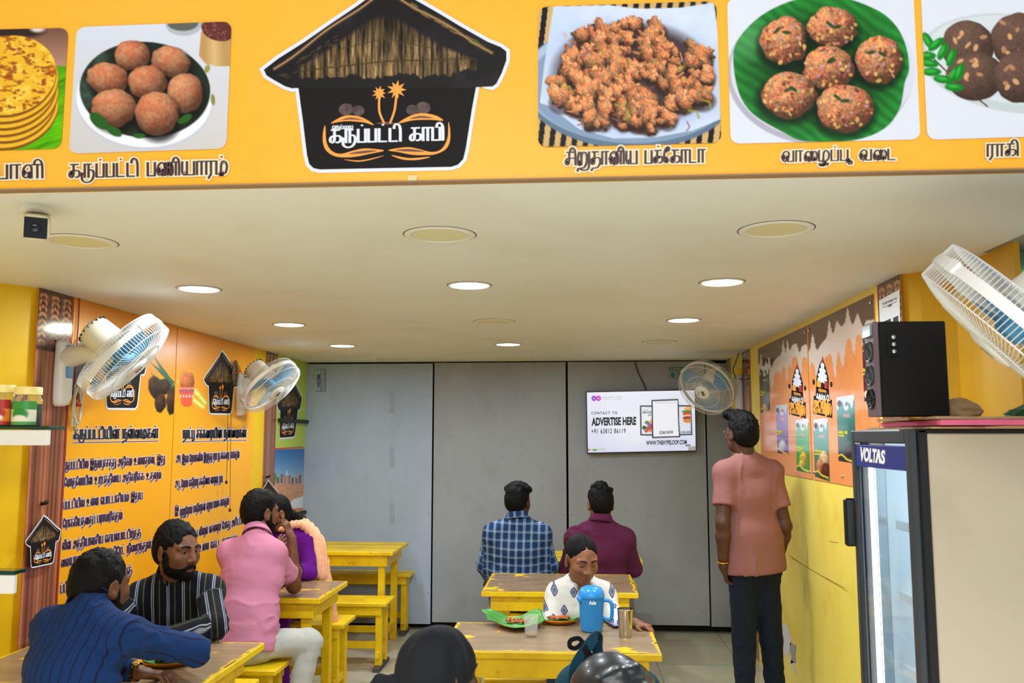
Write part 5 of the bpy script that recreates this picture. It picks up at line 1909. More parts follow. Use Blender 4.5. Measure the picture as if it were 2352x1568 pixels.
# door
d = obj('door', MB().box((FX + .012, FY0 + .017, (.1 + zt) / 2), (.024, .034, zt - .1), .005).box((FX + .012, FY1 - .017, (.1 + zt) / 2), (.024, .034, zt - .1), .005)
        .box((FX + .012, (FY0 + FY1) / 2, zt - .021), (.024, FY1 - FY0 - .066, .042), .005).box((FX + .012, (FY0 + FY1) / 2, .125), (.024, FY1 - FY0 - .066, .05), .005), m_frame, t)
FD = plane_map(0, FX + .004, -1)
zb_ = float(FD(1945, 1068)[2])
zl = zt - .048
obj('header_panel', MB().box((FX + .014, (FY0 + FY1) / 2, (zl + zb_) / 2), (.02, FY1 - FY0 - .066, zl - zb_), .002), M('header_blue', (36, 44, 132), .3, emit=.12), d)
mb = MB()
latin(mb, 'VOLT', 1974, 2012, 1056, 1061.2, 29, FD, .0005, .045, .96, slant=.06)
latin(mb, 'S', 2022.5, 2032.5, 1063, 1064, 29, FD, .0005, .045, 1.0, slant=.04)
pen_mesh(mb, [np.array([(2012.5, 1061), (2018, 1034)]), np.array([(2018, 1034), (2021.5, 1062)])], 4.6, 4.6, FD, .0006)
latin(mb, 'REFRIGERATION', 1962, 1975, 1019, 1020, 3, FD, .0005, .02)
obj('header_lettering', mb, M('header_white', (238, 236, 238), .4, emit=.25), d, fix=False)
obj('glass_pane', MB().box((FX + .014, (FY0 + FY1) / 2, (.15 + zb_) / 2), (.006, FY1 - FY0 - .066, zb_ - .15)), m_pane, d)
hz0, hz1 = float(FD(1930, 1137)[2]), float(FD(1938, 1243)[2])
obj('handle', MB().box((FX - .012, FY1 + .004, (hz0 + hz1) / 2), (.036, .03, hz0 - hz1), .006), M('handle_black', (16, 16, 18), .35), d)
# light strip and shelves inside
obj('lamp_strip', MB().box((FX + .05, FY1 - .05, (.2 + zb_) / 2), (.014, .016, zb_ - .2), .004), M('strip_glow', (240, 248, 255), emit=12.0), t)
obj('lamp_strip', MB().box((FX + .06, FY0 + .062, (.2 + zb_) / 2), (.026, .022, zb_ - .2), .004), M('strip_glow'), t)  # second strip, out of view, added to brighten the fridge inside
obj('lamp_channel', MB().box((FX + .078, FY1 - .044, (.2 + zb_) / 2), (.034, .02, zb_ - .16), .002), M('chrome', (190, 196, 200), .18, 1.0), t)
for xx in (FX1 - .1,):
    obj('shelf_rail', MB().box((FX1 - .03, (FY0 + FY1) / 2 - .05, (.2 + zb_) / 2), (.012, .03, zb_ - .25)), M('rail_grey', (186, 196, 198), .4), t)
for k, py in enumerate((1198, 1352, 1508)):
    z = 1.64 - (py - 1003) / 2000 * 2.95
    s = MB()
    xa, xb, ya_, yb2 = FX + .12, FX1 - .045, FY0 + .045, FY1 - .08
    for q in range(9):
        y = ya_ + (yb2 - ya_) * q / 8
        s.tube([(xa, y, z), (xb, y, z)], .003, 5)
    for x in (xa, (xa + xb) / 2, xb):
        s.tube([(x, ya_, z - .004), (x, yb2, z - .004)], .004, 5)
    s.box((xa, (ya_ + yb2) / 2, z), (.014, yb2 - ya_, .03), .002)
    obj('wire_shelf', s, M('shelf_white', (232, 238, 240), .35), t)
    obj('shelf_clip', MB().box((FX1 - .04, (FY0 + FY1) / 2 - .05, z), (.02, .04, .035), .004), M('rail_grey'), t)
obj('top_fill_panel', MB().box((FX1 - .16, (FY0 + FY1) / 2, zt - .034), (.12, .3, .012), .003), M('strip_glow'), t)  # unseen glowing panel added to light the fridge interior

# ------------------------------------------------------------------ things on the fridge
Zf = zt + .001


def slab(name, pts, z, th, m, label, cat, wav=.012, seed=1, group=None):
    """a soft folded slab lying on the fridge: outline in x,y"""
    g = np.random.default_rng(seed)
    mb = MB()
    nx, ny = 22, 8
    (x0, y0), (x1, y1) = pts
    for s_ in (0, 1):
        vs = []
        for i in range(nx + 1):
            for j in range(ny + 1):
                u, v = i / nx, j / ny
                zz = z + (th if s_ else 0) + wav * (float(vnoise(u * 4, v * 3, 0, seed)) if s_ or True else 0) * (1 if s_ else .0)
                e = .006 * (float(vnoise(u * 14, v * 9, s_, seed + 2)) - .5)
                vs.append((x0 + (x1 - x0) * u + e, y0 + (y1 - y0) * v + e, zz))
        f = [(i * (ny + 1) + j, (i + 1) * (ny + 1) + j, (i + 1) * (ny + 1) + j + 1, i * (ny + 1) + j + 1) for i in range(nx) for j in range(ny)]
        if s_ == 0:
            A = vs
            FA = f
        else:
            n = len(A)
            rim = [i * (ny + 1) for i in range(nx + 1)] + [nx * (ny + 1) + j for j in range(1, ny + 1)] + [i * (ny + 1) + ny for i in range(nx - 1, -1, -1)] + [j for j in range(ny - 1, 0, -1)]
            sd = [(rim[k], rim[(k + 1) % len(rim)], rim[(k + 1) % len(rim)] + n, rim[k] + n) for k in range(len(rim))]
            mb.add(A + vs, FA + [tuple(q + n for q in ff) for ff in f] + sd)
    return tag(obj(name, mb, m, smooth=True, angle=.6), label, cat, group)


slab('cardboard_sheet', ((1.0, 2.52), (1.46, 3.05)), Zf, .005, M('cardboard', (176, 140, 104), .8), 'flat brown cardboard sheet on top of the fridge', 'cardboard', .004, 3)
slab('foam_pad', ((1.02, 2.5), (1.44, 2.98)), Zf + .0095, .013, M('foam_pink', (236, 110, 150), .75), 'pink foam pad lying under the loudspeaker', 'pad', .003, 5)
slab('cardboard_sheet', ((1.005, 2.5), (1.43, 2.97)), Zf + .0265, .005, M('cardboard'), 'wrinkled cardboard layer between pink pad and loudspeaker', 'cardboard', .004, 8)
# loudspeaker, its front to the left
sx0, sx1, sy0, sy1 = 1.012, 1.262, 2.63, 2.92
z0 = Zf + .0362
z1 = float(at(2020, 738, sy0).z)
sx0, sx1 = float(at(2020, 800, sy0).x), float(at(2175, 800, sy0).x)
sy1 = float(on_plane(1997, 760, 0, sx0)[1])
t = thing('loudspeaker', ((sx0 + sx1) / 2, (sy0 + sy1) / 2, z0), 'black box loudspeaker with three round drivers standing on the fridge', 'loudspeaker')
obj('cabinet', MB().box(((sx0 + sx1) / 2, (sy0 + sy1) / 2, (z0 + z1) / 2), (sx1 - sx0, sy1 - sy0, z1 - z0), .004), M('speaker_black', (16, 15, 15), .55, spec=.3), t)
ba = obj('baffle', MB().box((sx0 - .008, (sy0 + sy1) / 2, (z0 + z1) / 2), (.016, sy1 - sy0, z1 - z0), .003), M('baffle_plum', (110, 92, 104), .4), t)
ym = (sy0 + sy1) / 2
hh = z1 - z0
obj('display', MB().box((sx0 - .019, ym, z1 - hh * .09), (.008, (sy1 - sy0) * .86, hh * .13), .002), M('chrome'), t)
for k, fz in enumerate((.27, .52, .77)):
    T = Matrix.Translation((sx0 - .016, ym, z1 - hh * (fz + .04))) @ Matrix.Rotation(-PI / 2, 4, 'Y')
    r = hh * .112
    dv = obj('driver', MB().lathe([(r, 0), (r * .98, .006), (r * .9, .007), (r * .84, .002), (r * .3, -.0), (r * .28, .012), (r * .15, .018), (0, .019)], 32, T), M('cone_grey', (66, 72, 80), .3) if k < 2 else M('cone_black', (20, 20, 22), .25), t, smooth=True)
pb = obj('control_plate', MB().box((sx0 + (sx1 - sx0) * .19, sy0 - .001, z1 - hh * .24), ((sx1 - sx0) * .16, .004, hh * .28), .003), M('plate_black', (10, 10, 10), .3), t)
for k in range(3):
    obj('control_knob', MB().lathe([(.007, 0), (.007, .008), (.005, .01), (0, .0105)], 14, Matrix.Translation((sx0 + (sx1 - sx0) * .2, sy0 - .003, z1 - hh * (.17 + k * .075))) @ Matrix.Rotation(PI / 2, 4, 'X')), M('chrome'), pb, smooth=True)


def crumple(name, c, r, m, label, cat, seed, sq=(1, 1, 1)):
    bm = bmesh.new()
    bmesh.ops.create_icosphere(bm, subdivisions=4, radius=1)
    V = np.array([v.co[:] for v in bm.verts])
    k = 1 + .5 * (fbm(V[:, 0] * 1.3 + seed, V[:, 1] * 1.3, V[:, 2] * 1.3, seed, 2) - .5) - .22 * np.abs(fbm(V[:, 0] * 2.6, V[:, 1] * 2.6 + seed, V[:, 2] * 2.6, seed + 1, 3) - .5) * 4
    V = V * k[:, None] * np.array(sq) * r
    V[:, 2] = np.maximum(V[:, 2], -r * sq[2] * .45)
    V += np.array(c) + [0, 0, r * sq[2] * .45]
    for v, p in zip(bm.verts, V):
        v.co = p
    mb = MB()
    mb.v = [tuple(v.co) for v in bm.verts]
    mb.f = [tuple(v.index for v in f.verts) for f in bm.faces]
    mb.mi = [0] * len(mb.f)
    bm.free()
    return tag(obj(name, mb, m, smooth=True), label, cat)


p = at(2215, 955, 2.66)
crumple('crumpled_bag', (p.x, 2.7, Zf + .036), .052, M('kraft_paper', (196, 162, 122), .8), 'crumpled brown paper bag beside the loudspeaker', 'bag', 4, (1.35, 1, .8))
p = at(2330, 965, 2.7)
crumple('green_bundle', (1.415, 2.78, Zf + .032), .062, M('net_green_dark', (20, 78, 36), .6, bump=(120, .4)), 'dark green crumpled bundle at the right end of the fridge top', 'bundle', 9, (1.5, 1.2, .5))

# green plastic crates stacked at the right edge, behind the fridge
m_crate = M('crate_green', (18, 150, 40), .4)
for k in range(5):
    zc = 1.40 + k * .165
    t = thing('plastic_crate', (1.80, 3.30, zc), ['lowest green crate of the stack behind the fridge', 'green crate second from the bottom behind the fridge', 'middle green crate of the stack at the right edge', 'green crate second from the top at the right edge',
              'topmost green crate beside the near fan'][k], 'crate', 'green crates at the right edge')
    b_ = MB()
    b_.box((1.80, 3.30, zc + .01), (.5, .44, .02), .004)
    for (cx, cy, wx, wy) in ((1.56, 3.30, .02, .44), (2.04, 3.30, .02, .44), (1.80, 3.09, .46, .02), (1.80, 3.51, .46, .02)):
        b_.box((cx, cy, zc + .08), (wx, wy, .12), .006)
    obj('body', b_, m_crate, t)
    r_ = MB()
    r_.box((1.80, 3.30 - .225, zc + .146), (.54, .03, .025), .006).box((1.80, 3.30 + .225, zc + .146), (.54, .03, .025), .006).box((1.545, 3.30, zc + .146), (.03, .42, .025), .006).box((2.055, 3.30, zc + .146), (.03, .42, .025), .006)
    obj('rim', r_, M('crate_green_pale', (120, 200, 120), .4), t)
tag(obj('crate_stand', MB().box((1.80, 3.30, 1.37), (.54, .46, .05), .005).box((1.56, 3.10, .67), (.05, .05, 1.34)).box((2.04, 3.10, .67), (.05, .05, 1.34)).box((1.56, 3.50, .67), (.05, .05, 1.34)).box((2.04, 3.50, .67), (.05, .05, 1.34)), M('stand_dark', (40, 40, 42), .5)),
    'dark stand under the green crates behind the fridge', 'stand')
# ------------------------------------------------------------------ yellow painted tables and benches
def yellow_wood():
    m = M('yellow_painted_wood', (236, 199, 4), .42, var=(5.0, (214, 168, 0), .45, .7), bump=(50, .08))
    nt = m.node_tree
    b = nt.nodes['Principled BSDF']
    prev = b.inputs['Base Color'].links[0].from_socket
    tc = [x for x in nt.nodes if x.type == 'TEX_COORD'][0]
    n = nt.nodes.new('ShaderNodeTexNoise')
    n.inputs['Scale'].default_value = 17
    n.inputs['Detail'].default_value = 9
    n.inputs['Roughness'].default_value = .72
    nt.links.new(tc.outputs['Object'], n.inputs['Vector'])
    r = nt.nodes.new('ShaderNodeMapRange')
    r.inputs['From Min'].default_value = .58
    r.inputs['From Max'].default_value = .76
    r.inputs['To Max'].default_value = .75
    nt.links.new(n.outputs['Fac'], r.inputs['Value'])
    mx = nt.nodes.new('ShaderNodeMix')
    mx.data_type = 'RGBA'
    mx.inputs['B'].default_value = (*lin((96, 70, 16)), 1)
    nt.links.new(prev, mx.inputs['A'])
    nt.links.new(r.outputs[0], mx.inputs['Factor'])
    nt.links.new(mx.outputs['Result'], b.inputs['Base Color'])
    return m


m_yw = yellow_wood()
m_top = print_mat(0.3, spec=.5)
m_foot = M('bench_foot_dark', (76, 72, 70), .7)


def worn_top(name, x0, x1, y0, y1, z, th, worn, seed, t):
    """table top: brown laminate with yellow paint left along the rim and in splashes"""
    mb = MB()
    mb.box(((x0 + x1) / 2, (y0 + y1) / 2, z - th / 2 - .0006), (x1 - x0, y1 - y0, th), .004)
    tp = obj('tabletop', mb, m_yw, t)
    if worn <= 0:
        g = MB()
        for k in (1, 2):
            yy = y0 + (y1 - y0) * k / 3
            g.box(((x0 + x1) / 2, yy, z), (x1 - x0 - .01, .004, .0012))
        obj('plank_gap', g, M('gap_brown', (90, 66, 10), .8), tp)
        return
    nx, ny = int((x1 - x0) / .006), int((y1 - y0) / .006)
    U, V = np.meshgrid(np.linspace(0, 1, nx), np.linspace(0, 1, ny))
    X, Y = x0 + .003 + (x1 - x0 - .006) * U, y0 + .003 + (y1 - y0 - .006) * V
    x, y = X.ravel(), Y.ravel()
    e = np.minimum(np.minimum(x - x0, x1 - x), np.minimum(y - y0, y1 - y))
    n1 = fbm(x * 14, y * 14, 0, seed, 5)
    n2 = fbm(x * 6 + 9, y * 9, 0, seed + 9, 4)
    gr = fbm(x * 7, y * 70, 0, seed + 3, 4)
    c = np.array([138, 112, 84.])[None] * (.78 + .4 * gr)[:, None] * (.85 + .3 * n2)[:, None]
    c = c * (1 - .35 * worn) + np.array([176, 150, 116.]) * .35 * worn
    yel = np.array([236, 194, 10.])[None] * (.8 + .3 * n1)[:, None]
    m = np.clip((.016 + .03 * (n1 - .45) - e) * 400, 0, 1)
    m = np.maximum(m, np.clip((n2 * .6 + n1 * .4 - (.685 if worn > .5 else .66)) * 60, 0, 1))
    dk = np.clip((n1 - .62) * 12, 0, 1) * np.clip((.02 - e) * 90, 0, 1)
    c = c * (1 - m[:, None]) + yel * m[:, None]
    c = c * (1 - .7 * dk[:, None]) + np.array([60, 44, 20.]) * .7 * dk[:, None]
    g = MB()
    g.v = np.stack([x, y, np.full_like(x, z)], -1).tolist()
    ii = np.arange(nx * ny).reshape(ny, nx)
    g.f = np.stack([ii[:-1, :-1], ii[:-1, 1:], ii[1:, 1:], ii[1:, :-1]], -1).reshape(-1, 4).tolist()
    g.mi = [0] * len(g.f)
    obj('laminate', g, m_top, tp, smooth=True, fix=False, attrs={'ink': lin(np.clip(c, 0, 255)).astype(np.float32)})


def table(label, x0, x1, y0, y1, z=.75, worn=.6, seed=1, inset=.05, leg=.05, name='dining_table', group='yellow tables'):
    t = thing(name, ((x0 + x1) / 2, (y0 + y1) / 2, 0), label, 'table', group)
    th, ap = .03, .085
    worn_top(name, x0, x1, y0, y1, z, th, worn, seed, t)
    zb = z - th - .001
    a0, a1, b0, b1 = x0 + inset, x1 - inset, y0 + inset * .7, y1 - inset * .7
    for yy in (b0 + .012, b1 - .012):
        obj('apron_rail', MB().box(((a0 + a1) / 2, yy, zb - ap / 2), (a1 - a0, .024, ap), .003), m_yw, t)
    for xx in (a0 + .012, a1 - .012):
        obj('apron_rail', MB().box((xx, (b0 + b1) / 2, zb - ap / 2), (.024, b1 - b0 - .05, ap), .003), m_yw, t)
    for xx in (a0 + .026 + leg / 2, a1 - .026 - leg / 2):
        for yy in (b0 + .026 + leg / 2, b1 - .026 - leg / 2):
            obj('leg', MB().box((xx, yy, zb / 2 - .0), (leg, leg, zb - .002), .003), m_yw, t)
        obj('stretcher', MB().box((xx, (b0 + b1) / 2, .13), (.03, b1 - b0 - .06, .05), .003), m_yw, t)
    obj('stretcher', MB().box(((a0 + a1) / 2, (b0 + b1) / 2, .13), (a1 - a0 - .12, .03, .05), .003), m_yw, t)
    return t


def bench(label, x0, x1, y0, y1, z=.47, foot=False, group='yellow benches'):
    t = thing('bench', ((x0 + x1) / 2, (y0 + y1) / 2, 0), label, 'bench', group)
    th = .026
    obj('seat', MB().box(((x0 + x1) / 2, (y0 + y1) / 2, z - th / 2), (x1 - x0, y1 - y0, th), .004), m_yw, t)
    zb = z - th
    a0, a1, b0, b1 = x0 + .04, x1 - .04, y0 + .025, y1 - .025
    for yy in (b0 + .011, b1 - .011):
        obj('seat_rail', MB().box(((a0 + a1) / 2, yy, zb - .032), (a1 - a0, .022, .064), .003), m_yw, t)
    zf = .03 if foot else 0
    for xx in (a0 + .025, a1 - .025):
        for yy in (b0 + .045, b1 - .045):
            obj('leg', MB().box((xx, yy, (zb + zf) / 2), (.046, .046, zb - zf - .002), .003), m_yw, t)
        obj('stretcher', MB().box((xx, (b0 + b1) / 2, .11), (.03, b1 - b0 + .03, .045), .003), m_yw, t)
        if foot:
            obj('foot', MB().box((xx, (b0 + b1) / 2, .015), (.05, b1 - b0 + .08, .03), .003), m_foot, t)
    obj('stretcher', MB().box(((a0 + a1) / 2, (b0 + b1) / 2, .15), (a1 - a0 - .1, .03, .05), .003), m_yw, t)
    return t


table('worn yellow edged table of the seated girl, carrying plates and a blue jug', -.565, .362, 3.74, 4.31, worn=.8, seed=3)
bench('yellow bench the girl sits on, seen below her table', -.44, .30, 4.36, 4.68)
table('worn yellow edged table between the girl and the two men seen from behind', -.535, .37, 5.15, 5.84, worn=.45, seed=8)
bench('yellow bench under the two men seen from behind', -.50, .36, 5.93, 6.27)
table('plain yellow table beyond the two men, close to the back wall', -.62, .5, 6.46, 7.0, worn=0, seed=2)
bench('low yellow bench at the back wall beyond the two men', -.6, .5, 7.1, 7.4)
table('worn table at the front left with a leaf plate, in front of the navy shirt', -2.33, -1.345, 3.14, 3.83, worn=.55, seed=5, inset=.07)
bench('yellow bench at the front left under the man in navy', -2.30, -1.42, 2.74, 3.05)
bench('yellow bench behind the front left table, under the man in black stripes', -2.3, -1.53, 3.98, 4.30)
bench('yellow bench with a scuffed seat under the man in pink', -2.3, -1.50, 4.44, 4.73)
table('brown topped table at which the man in pink leans', -2.33, -1.40, 4.86, 5.46, worn=.4, seed=12)
bench('yellow bench beside the woman in purple, short end toward the aisle', -2.3, -1.44, 5.52, 5.84)
bench('yellow bench in front of the far left plain table', -2.3, -1.32, 6.24, 6.55, foot=True)
table('tall plain yellow plank table in the far left corner', -2.33, -1.37, 6.68, 7.32, .77, worn=0, seed=7)
bench('yellow bench at the back wall behind the far left table', -2.3, -1.36, 7.36, 7.575, .5, foot=True)
table('table just below the picture edge carrying the helmet and rucksack', -.14, .62, 2.42, 3.02, worn=.4, seed=6)
bench('bench below the picture edge under the person in the black cap', -.95, -.22, 2.12, 2.42, z=.4)

# ------------------------------------------------------------------ things on the tables
ZT = .7505
m_leaf_g = M('banana_leaf', (56, 132, 44), .4, var=(14, (104, 176, 62), .45, .7), stretch=(.3, 2.5, 1))
m_plate_o = M('plate_orange', (236, 150, 30), .3)
m_food = M('food_orange', (206, 120, 60), .6, var=(60, (150, 70, 30), .4, .6))


def ltop(px, py, z=ZT):
    return Vector(on_plane(px, py, 2, z))


def plate_of_food(px, py, r, label, leafpts, seed, food, ry=1.0):
    c = ltop(px, py)
    t = thing('plate', c, label, 'plate', 'leaf lined orange plates')
    T = Matrix.Translation(c)
    obj('dish', MB().lathe([(0, .004), (r * .6, .004), (r * .7, .006), (r * .97, .022), (r, .024), (r, .02), (r * .74, .001), (r * .6, .0), (0, .0)], 44, T, cap=False), m_plate_o, t, smooth=True, angle=.8)
    # leaf sheet draped over the dish
    g = MB()
    pts = smooth_line(leafpts, 6, True)
    n, rings = len(pts), 9
    vs = []
    for k in range(rings + 1):
        s = k / rings
        for q in range(n):
            x, y = pts[q] * s
            rr = math.hypot(x, y) / r
            z = .008 + .016 * min(rr, 1.1) ** 3 - .012 * max(rr - 1.0, 0) * (y < 0) + .01 * s * (float(vnoise(q * .5, s * 3, 0, seed)) - .3) + (.05 * max(0, rr - 1.05)) * (y > 0)
            vs.append(c + Vector((x, y, z)))
    vs2 = [v - Vector((0, 0, .0012)) for v in vs]
    fs = [(k * n + q, k * n + (q + 1) % n, (k + 1) * n + (q + 1) % n, (k + 1) * n + q) for k in range(rings) for q in range(n)]
    m_ = len(vs)
    fs += [tuple(i + m_ for i in reversed(f)) for f in fs]
    fs += [(rings * n + q, rings * n + (q + 1) % n, rings * n + (q + 1) % n + m_, rings * n + q + m_) for q in range(n)]
    g.add(vs + vs2, fs)
    obj('leaf', g, m_leaf_g, t, smooth=True, fix=False)
    rg = np.random.default_rng(seed)
    f = MB()
    for k in range(food):
        a, q = rg.uniform(0, 2 * PI), r * .55 * math.sqrt(rg.uniform(0, 1))
        p = c + Vector((q * math.cos(a) * 1.0, q * math.sin(a) * .6, .019 + .005 * rg.uniform()))
        d = Vector((rg.uniform(-1, 1), rg.uniform(-1, 1), rg.uniform(0, .3))).normalized() * rg.uniform(.006, .016)
        f.tube([p - d, p + d * .2 + Vector((0, 0, .003)), p + d], [.002, rg.uniform(.003, .006), .002], 5)
    o = obj('leftovers', f, m_food, t, smooth=True)
    o['kind'] = 'stuff'
    return t


plate_of_food(1186, 1436, .105, 'orange plate under a drooping banana leaf with leftovers at the table left',
              [(-.17, .06), (-.1, .10), (-.02, .09), (.03, .11), (.1, .13), (.12, .06), (.13, -.03), (.07, -.13), (.0, -.16), (-.07, -.10), (-.13, -.02)], 4, 60)
plate_of_food(1283, 1428, .10, 'orange plate with a bright leaf and noodle leftovers beside the blue jug',
              [(-.11, .0), (-.09, .07), (.0, .11), (.09, .10), (.13, .03), (.11, -.05), (.03, -.075), (-.06, -.06)], 9, 90)
plate_of_food(388, 1522, .115, 'orange plate with green leaf pieces in front of the man in navy',
              [(-.10, .0), (-.07, .06), (.0, .08), (.07, .07), (.11, .0), (.06, -.06), (-.02, -.08), (-.08, -.05)], 15, 20)

# blue jug
c = ltop(1359, 1448)
t = thing('jug', c, 'sky blue plastic water jug with a domed lid on the girl\'s table', 'jug')
T = Matrix.Translation(c)
m_jug = M('jug_blue', (46, 146, 226), .28, spec=.5)
k_ = 2 / 2000 * c.y * .5
hj = .205
obj('body', MB().lathe([(0, .003), (.044, 0), (.05, .004), (.053, .02), (.0585, hj - .055), (.06, hj - .05)], 48, T), m_jug, t, smooth=True, angle=.7)
obj('lid', MB().lathe([(.0595, hj - .056), (.0612, hj - .054), (.0612, hj - .044), (.058, hj - .028), (.046, hj - .010), (.028, hj - .003), (0, hj - .002)], 48, T), m_jug, t, smooth=True, angle=.9)
sp = Vector((-.052, -.03, 0)).normalized()
obj('spout', MB().tube([c + sp * .048 + Vector((0, 0, hj - .075)), c + sp * .058 + Vector((0, 0, hj - .06)), c + sp * .072 + Vector((0, 0, hj - .05))], [.012, .013, .009], 12), m_jug, t, smooth=True)
hd = Vector((.95, -.25, 0)).normalized()
obj('handle', MB().tube(smooth_line([c + hd * .056 + Vector((0, 0, hj - .065)), c + hd * .085 + Vector((0, 0, hj - .066)), c + hd * .096 + Vector((0, 0, hj - .085)), c + hd * .096 + Vector((0, 0, .075)), c + hd * .086 + Vector((0, 0, .055)), c + hd * .054 + Vector((0, 0, .06))], 6), .0085, 10), m_jug, t, smooth=True)


def jmap(px, py, off=0.0):
    px, py = np.atleast_1d(px).astype(float), np.atleast_1d(py).astype(float)
    th = (px - 1359) / 33.0 * .95
    r = .0612 + off
    return np.stack([c.x + r * np.sin(th), c.y - r * np.cos(th), c.z + hj - .07 - (py - 1368) / 2000 * c.y], -1)


mb = MB()
latin(mb, 'Asle', 1352, 1371, 1371, 1371, 8, jmap, .0003, .04)
obj('lettering', mb, M('jug_white', (236, 244, 250), .4), t, fix=False)

# glass tumbler, steel tumbler, phone
c = ltop(1220, 1461)
t = thing('glass', c, 'small clear plastic tumbler with a last sip standing by the leaf plates', 'glass')
T = Matrix.Translation(c)
obj('wall', MB().lathe([(0, .002), (.024, .002), (.025, .004), (.034, .092), (.0352, .093), (.0352, .091), (.0265, .0), (0, 0)], 36, T, cap=False), M('tumbler_clear', (240, 244, 242), .06, alpha=.15, spec=.6), t, smooth=True, angle=.9)
obj('drink', MB().lathe([(0, .0045), (.0235, .0045), (.0245, .012), (0, .012)], 28, T), M('tea_sip', (196, 150, 90), .2, trans=.4), t, smooth=True, angle=.7)
c = ltop(1437, 1461)
t = thing('steel_tumbler', c, 'tall shiny steel tumbler at the right side of the girl\'s table', 'tumbler')
T = Matrix.Translation(c)
m_steel = M('steel_bright', (206, 204, 198), .14, 1.0)
obj('cup', MB().lathe([(0, .003), (.026, .002), (.0275, .0), (.029, .005), (.036, .118), (.0365, .12), (.0345, .12), (.0275, .008), (0, .008)], 44, T, cap=False), m_steel, t, smooth=True, angle=.9)
obj('rim', MB().lathe([(.0355, .117), (.0378, .1185), (.0378, .121), (.0352, .1215)], 44, T, cap=False), m_steel, t, smooth=True)
c = ltop(1414, 1434)
t = thing('phone', c, 'dark phone lying on the table beside the steel tumbler', 'phone')
rz = Matrix.Rotation(math.radians(18), 3, 'Z')
obj('body', MB().box(c + Vector((0, 0, .006)), (.078, .16, .011), .004, rz), M('phone_black', (24, 24, 32), .3), t)
obj('screen', MB().box(c + Vector((0, 0, .0118)), (.07, .15, .0008), 0, rz), M('phone_screen', (150, 150, 214), .08, emit=.12), t)
obj('flip_cover', MB().box(c + rz @ Vector((.02, .0, 0)) + Vector((0, 0, .0135)), (.03, .12, .002), 0, rz), M('phone_paper', (226, 226, 240), .4), t)
# ------------------------------------------------------------------ smooth blended bodies (distance field -> one skin)
def V3(*a):
    return np.array(a if len(a) > 1 else a[0], float)


def unit(v):
    v = np.asarray(v, float)
    return v / max(np.linalg.norm(v), 1e-9)


class Field:
    def __init__(s):
        s.ops = []

    def cone(s, a, b, ra, rb, k=.02, side=None, f=1.0, flat='', op='+'):
        a, b = V3(a), V3(b)
        m = max(ra, rb)
        s.ops.append((op, 'cone', (a, b, ra, rb, None if side is None else unit(side), f, flat), k, np.minimum(a, b) - m, np.maximum(a, b) + m))
        return s

    def chain(s, pts, rs, k=.02, **kw):
        for i in range(len(pts) - 1):
            s.cone(pts[i], pts[i + 1], rs[i], rs[i + 1], k, **kw)
        return s

    def ell(s, c, r, R=None, k=.02, op='+'):
        c, r = V3(c), V3(r)
        m = r.max()
        s.ops.append((op, 'ell', (c, r, R), k, c - m, c + m))
        return s

    def half(s, p, n, k=.002, lo=None, hi=None, op='&'):       # keep the side n points away from
        s.ops.append((op, 'half', (V3(p), unit(n)), k, V3(lo) if lo is not None else None, V3(hi) if hi is not None else None))
        return s

    @staticmethod
    def dist(kind, q, X):
        if kind == 'cone':
            a, b, ra, rb, side, f, flat = q
            w = b - a
            L = max(np.linalg.norm(w), 1e-6)
            w = w / L
            p = X - a
            h = p @ w
            t = np.clip(h / L, 0, 1)
            r = ra + (rb - ra) * t
            if side is None:
                d = np.linalg.norm(p - (t * L)[..., None] * w, axis=-1) - r
            else:
                u = unit(side - w * (side @ w))
                v = np.cross(w, u)
                e = h - t * L
                d = (np.sqrt((p @ u) ** 2 + ((p @ v) / f) ** 2 + (e / f) ** 2) - r) * (f if f < 1 else 1)
            if 'a' in flat:
                d = np.maximum(d, -h)
            if 'b' in flat:
                d = np.maximum(d, h - L)
            return d
        if kind == 'ell':
            c, r, R = q
            p = X - c
            if R is not None:
                p = p @ R
            k0 = np.linalg.norm(p / r, axis=-1)
            k1 = np.linalg.norm(p / (r * r), axis=-1)
            return k0 * (k0 - 1) / np.maximum(k1, 1e-6)
        p, n = q
        return (X - p) @ n

    def mesh(s, h, disp=None, pad=.02, clip=None):
        lo = np.min([o[4] for o in s.ops if o[0] == '+'], 0) - pad
        hi = np.max([o[5] for o in s.ops if o[0] == '+'], 0) + pad
        if clip is not None:
            lo, hi = np.maximum(lo, clip[0]), np.minimum(hi, clip[1])
        n = np.ceil((hi - lo) / h).astype(int) + 1
        D = np.full(n, .08)
        ax = [lo[i] + h * np.arange(n[i]) for i in range(3)]
        for (op, kind, q, k, blo, bhi) in s.ops:
            m = max(k, .004) + 3 * h
            if blo is None:
                i0, i1 = np.zeros(3, int), n
            else:
                i0 = np.clip(np.floor((blo - m - lo) / h).astype(int), 0, n)
                i1 = np.clip(np.ceil((bhi + m - lo) / h).astype(int) + 1, 0, n)
            if (i1 <= i0).any():
                continue
            sl = tuple(slice(i0[i], i1[i]) for i in range(3))
            X = np.stack(np.meshgrid(*(ax[i][sl[i]] for i in range(3)), indexing='ij'), -1)
            d = s.dist(kind, q, X)
            A = D[sl]
            if op == '+':
                e = np.clip(.5 + .5 * (A - d) / k, 0, 1)
                D[sl] = A * (1 - e) + d * e - k * e * (1 - e)
            else:
                if op == '-':
                    d = -d
                e = np.clip(.5 - .5 * (A - d) / k, 0, 1)
                D[sl] = A * (1 - e) + d * e + k * e * (1 - e)
        if disp is not None:
            near = np.abs(D) < 4 * h + .02
            I = np.argwhere(near)
            P = lo + I * h
            D[near] += disp(P)
        return nets(D, lo, h)


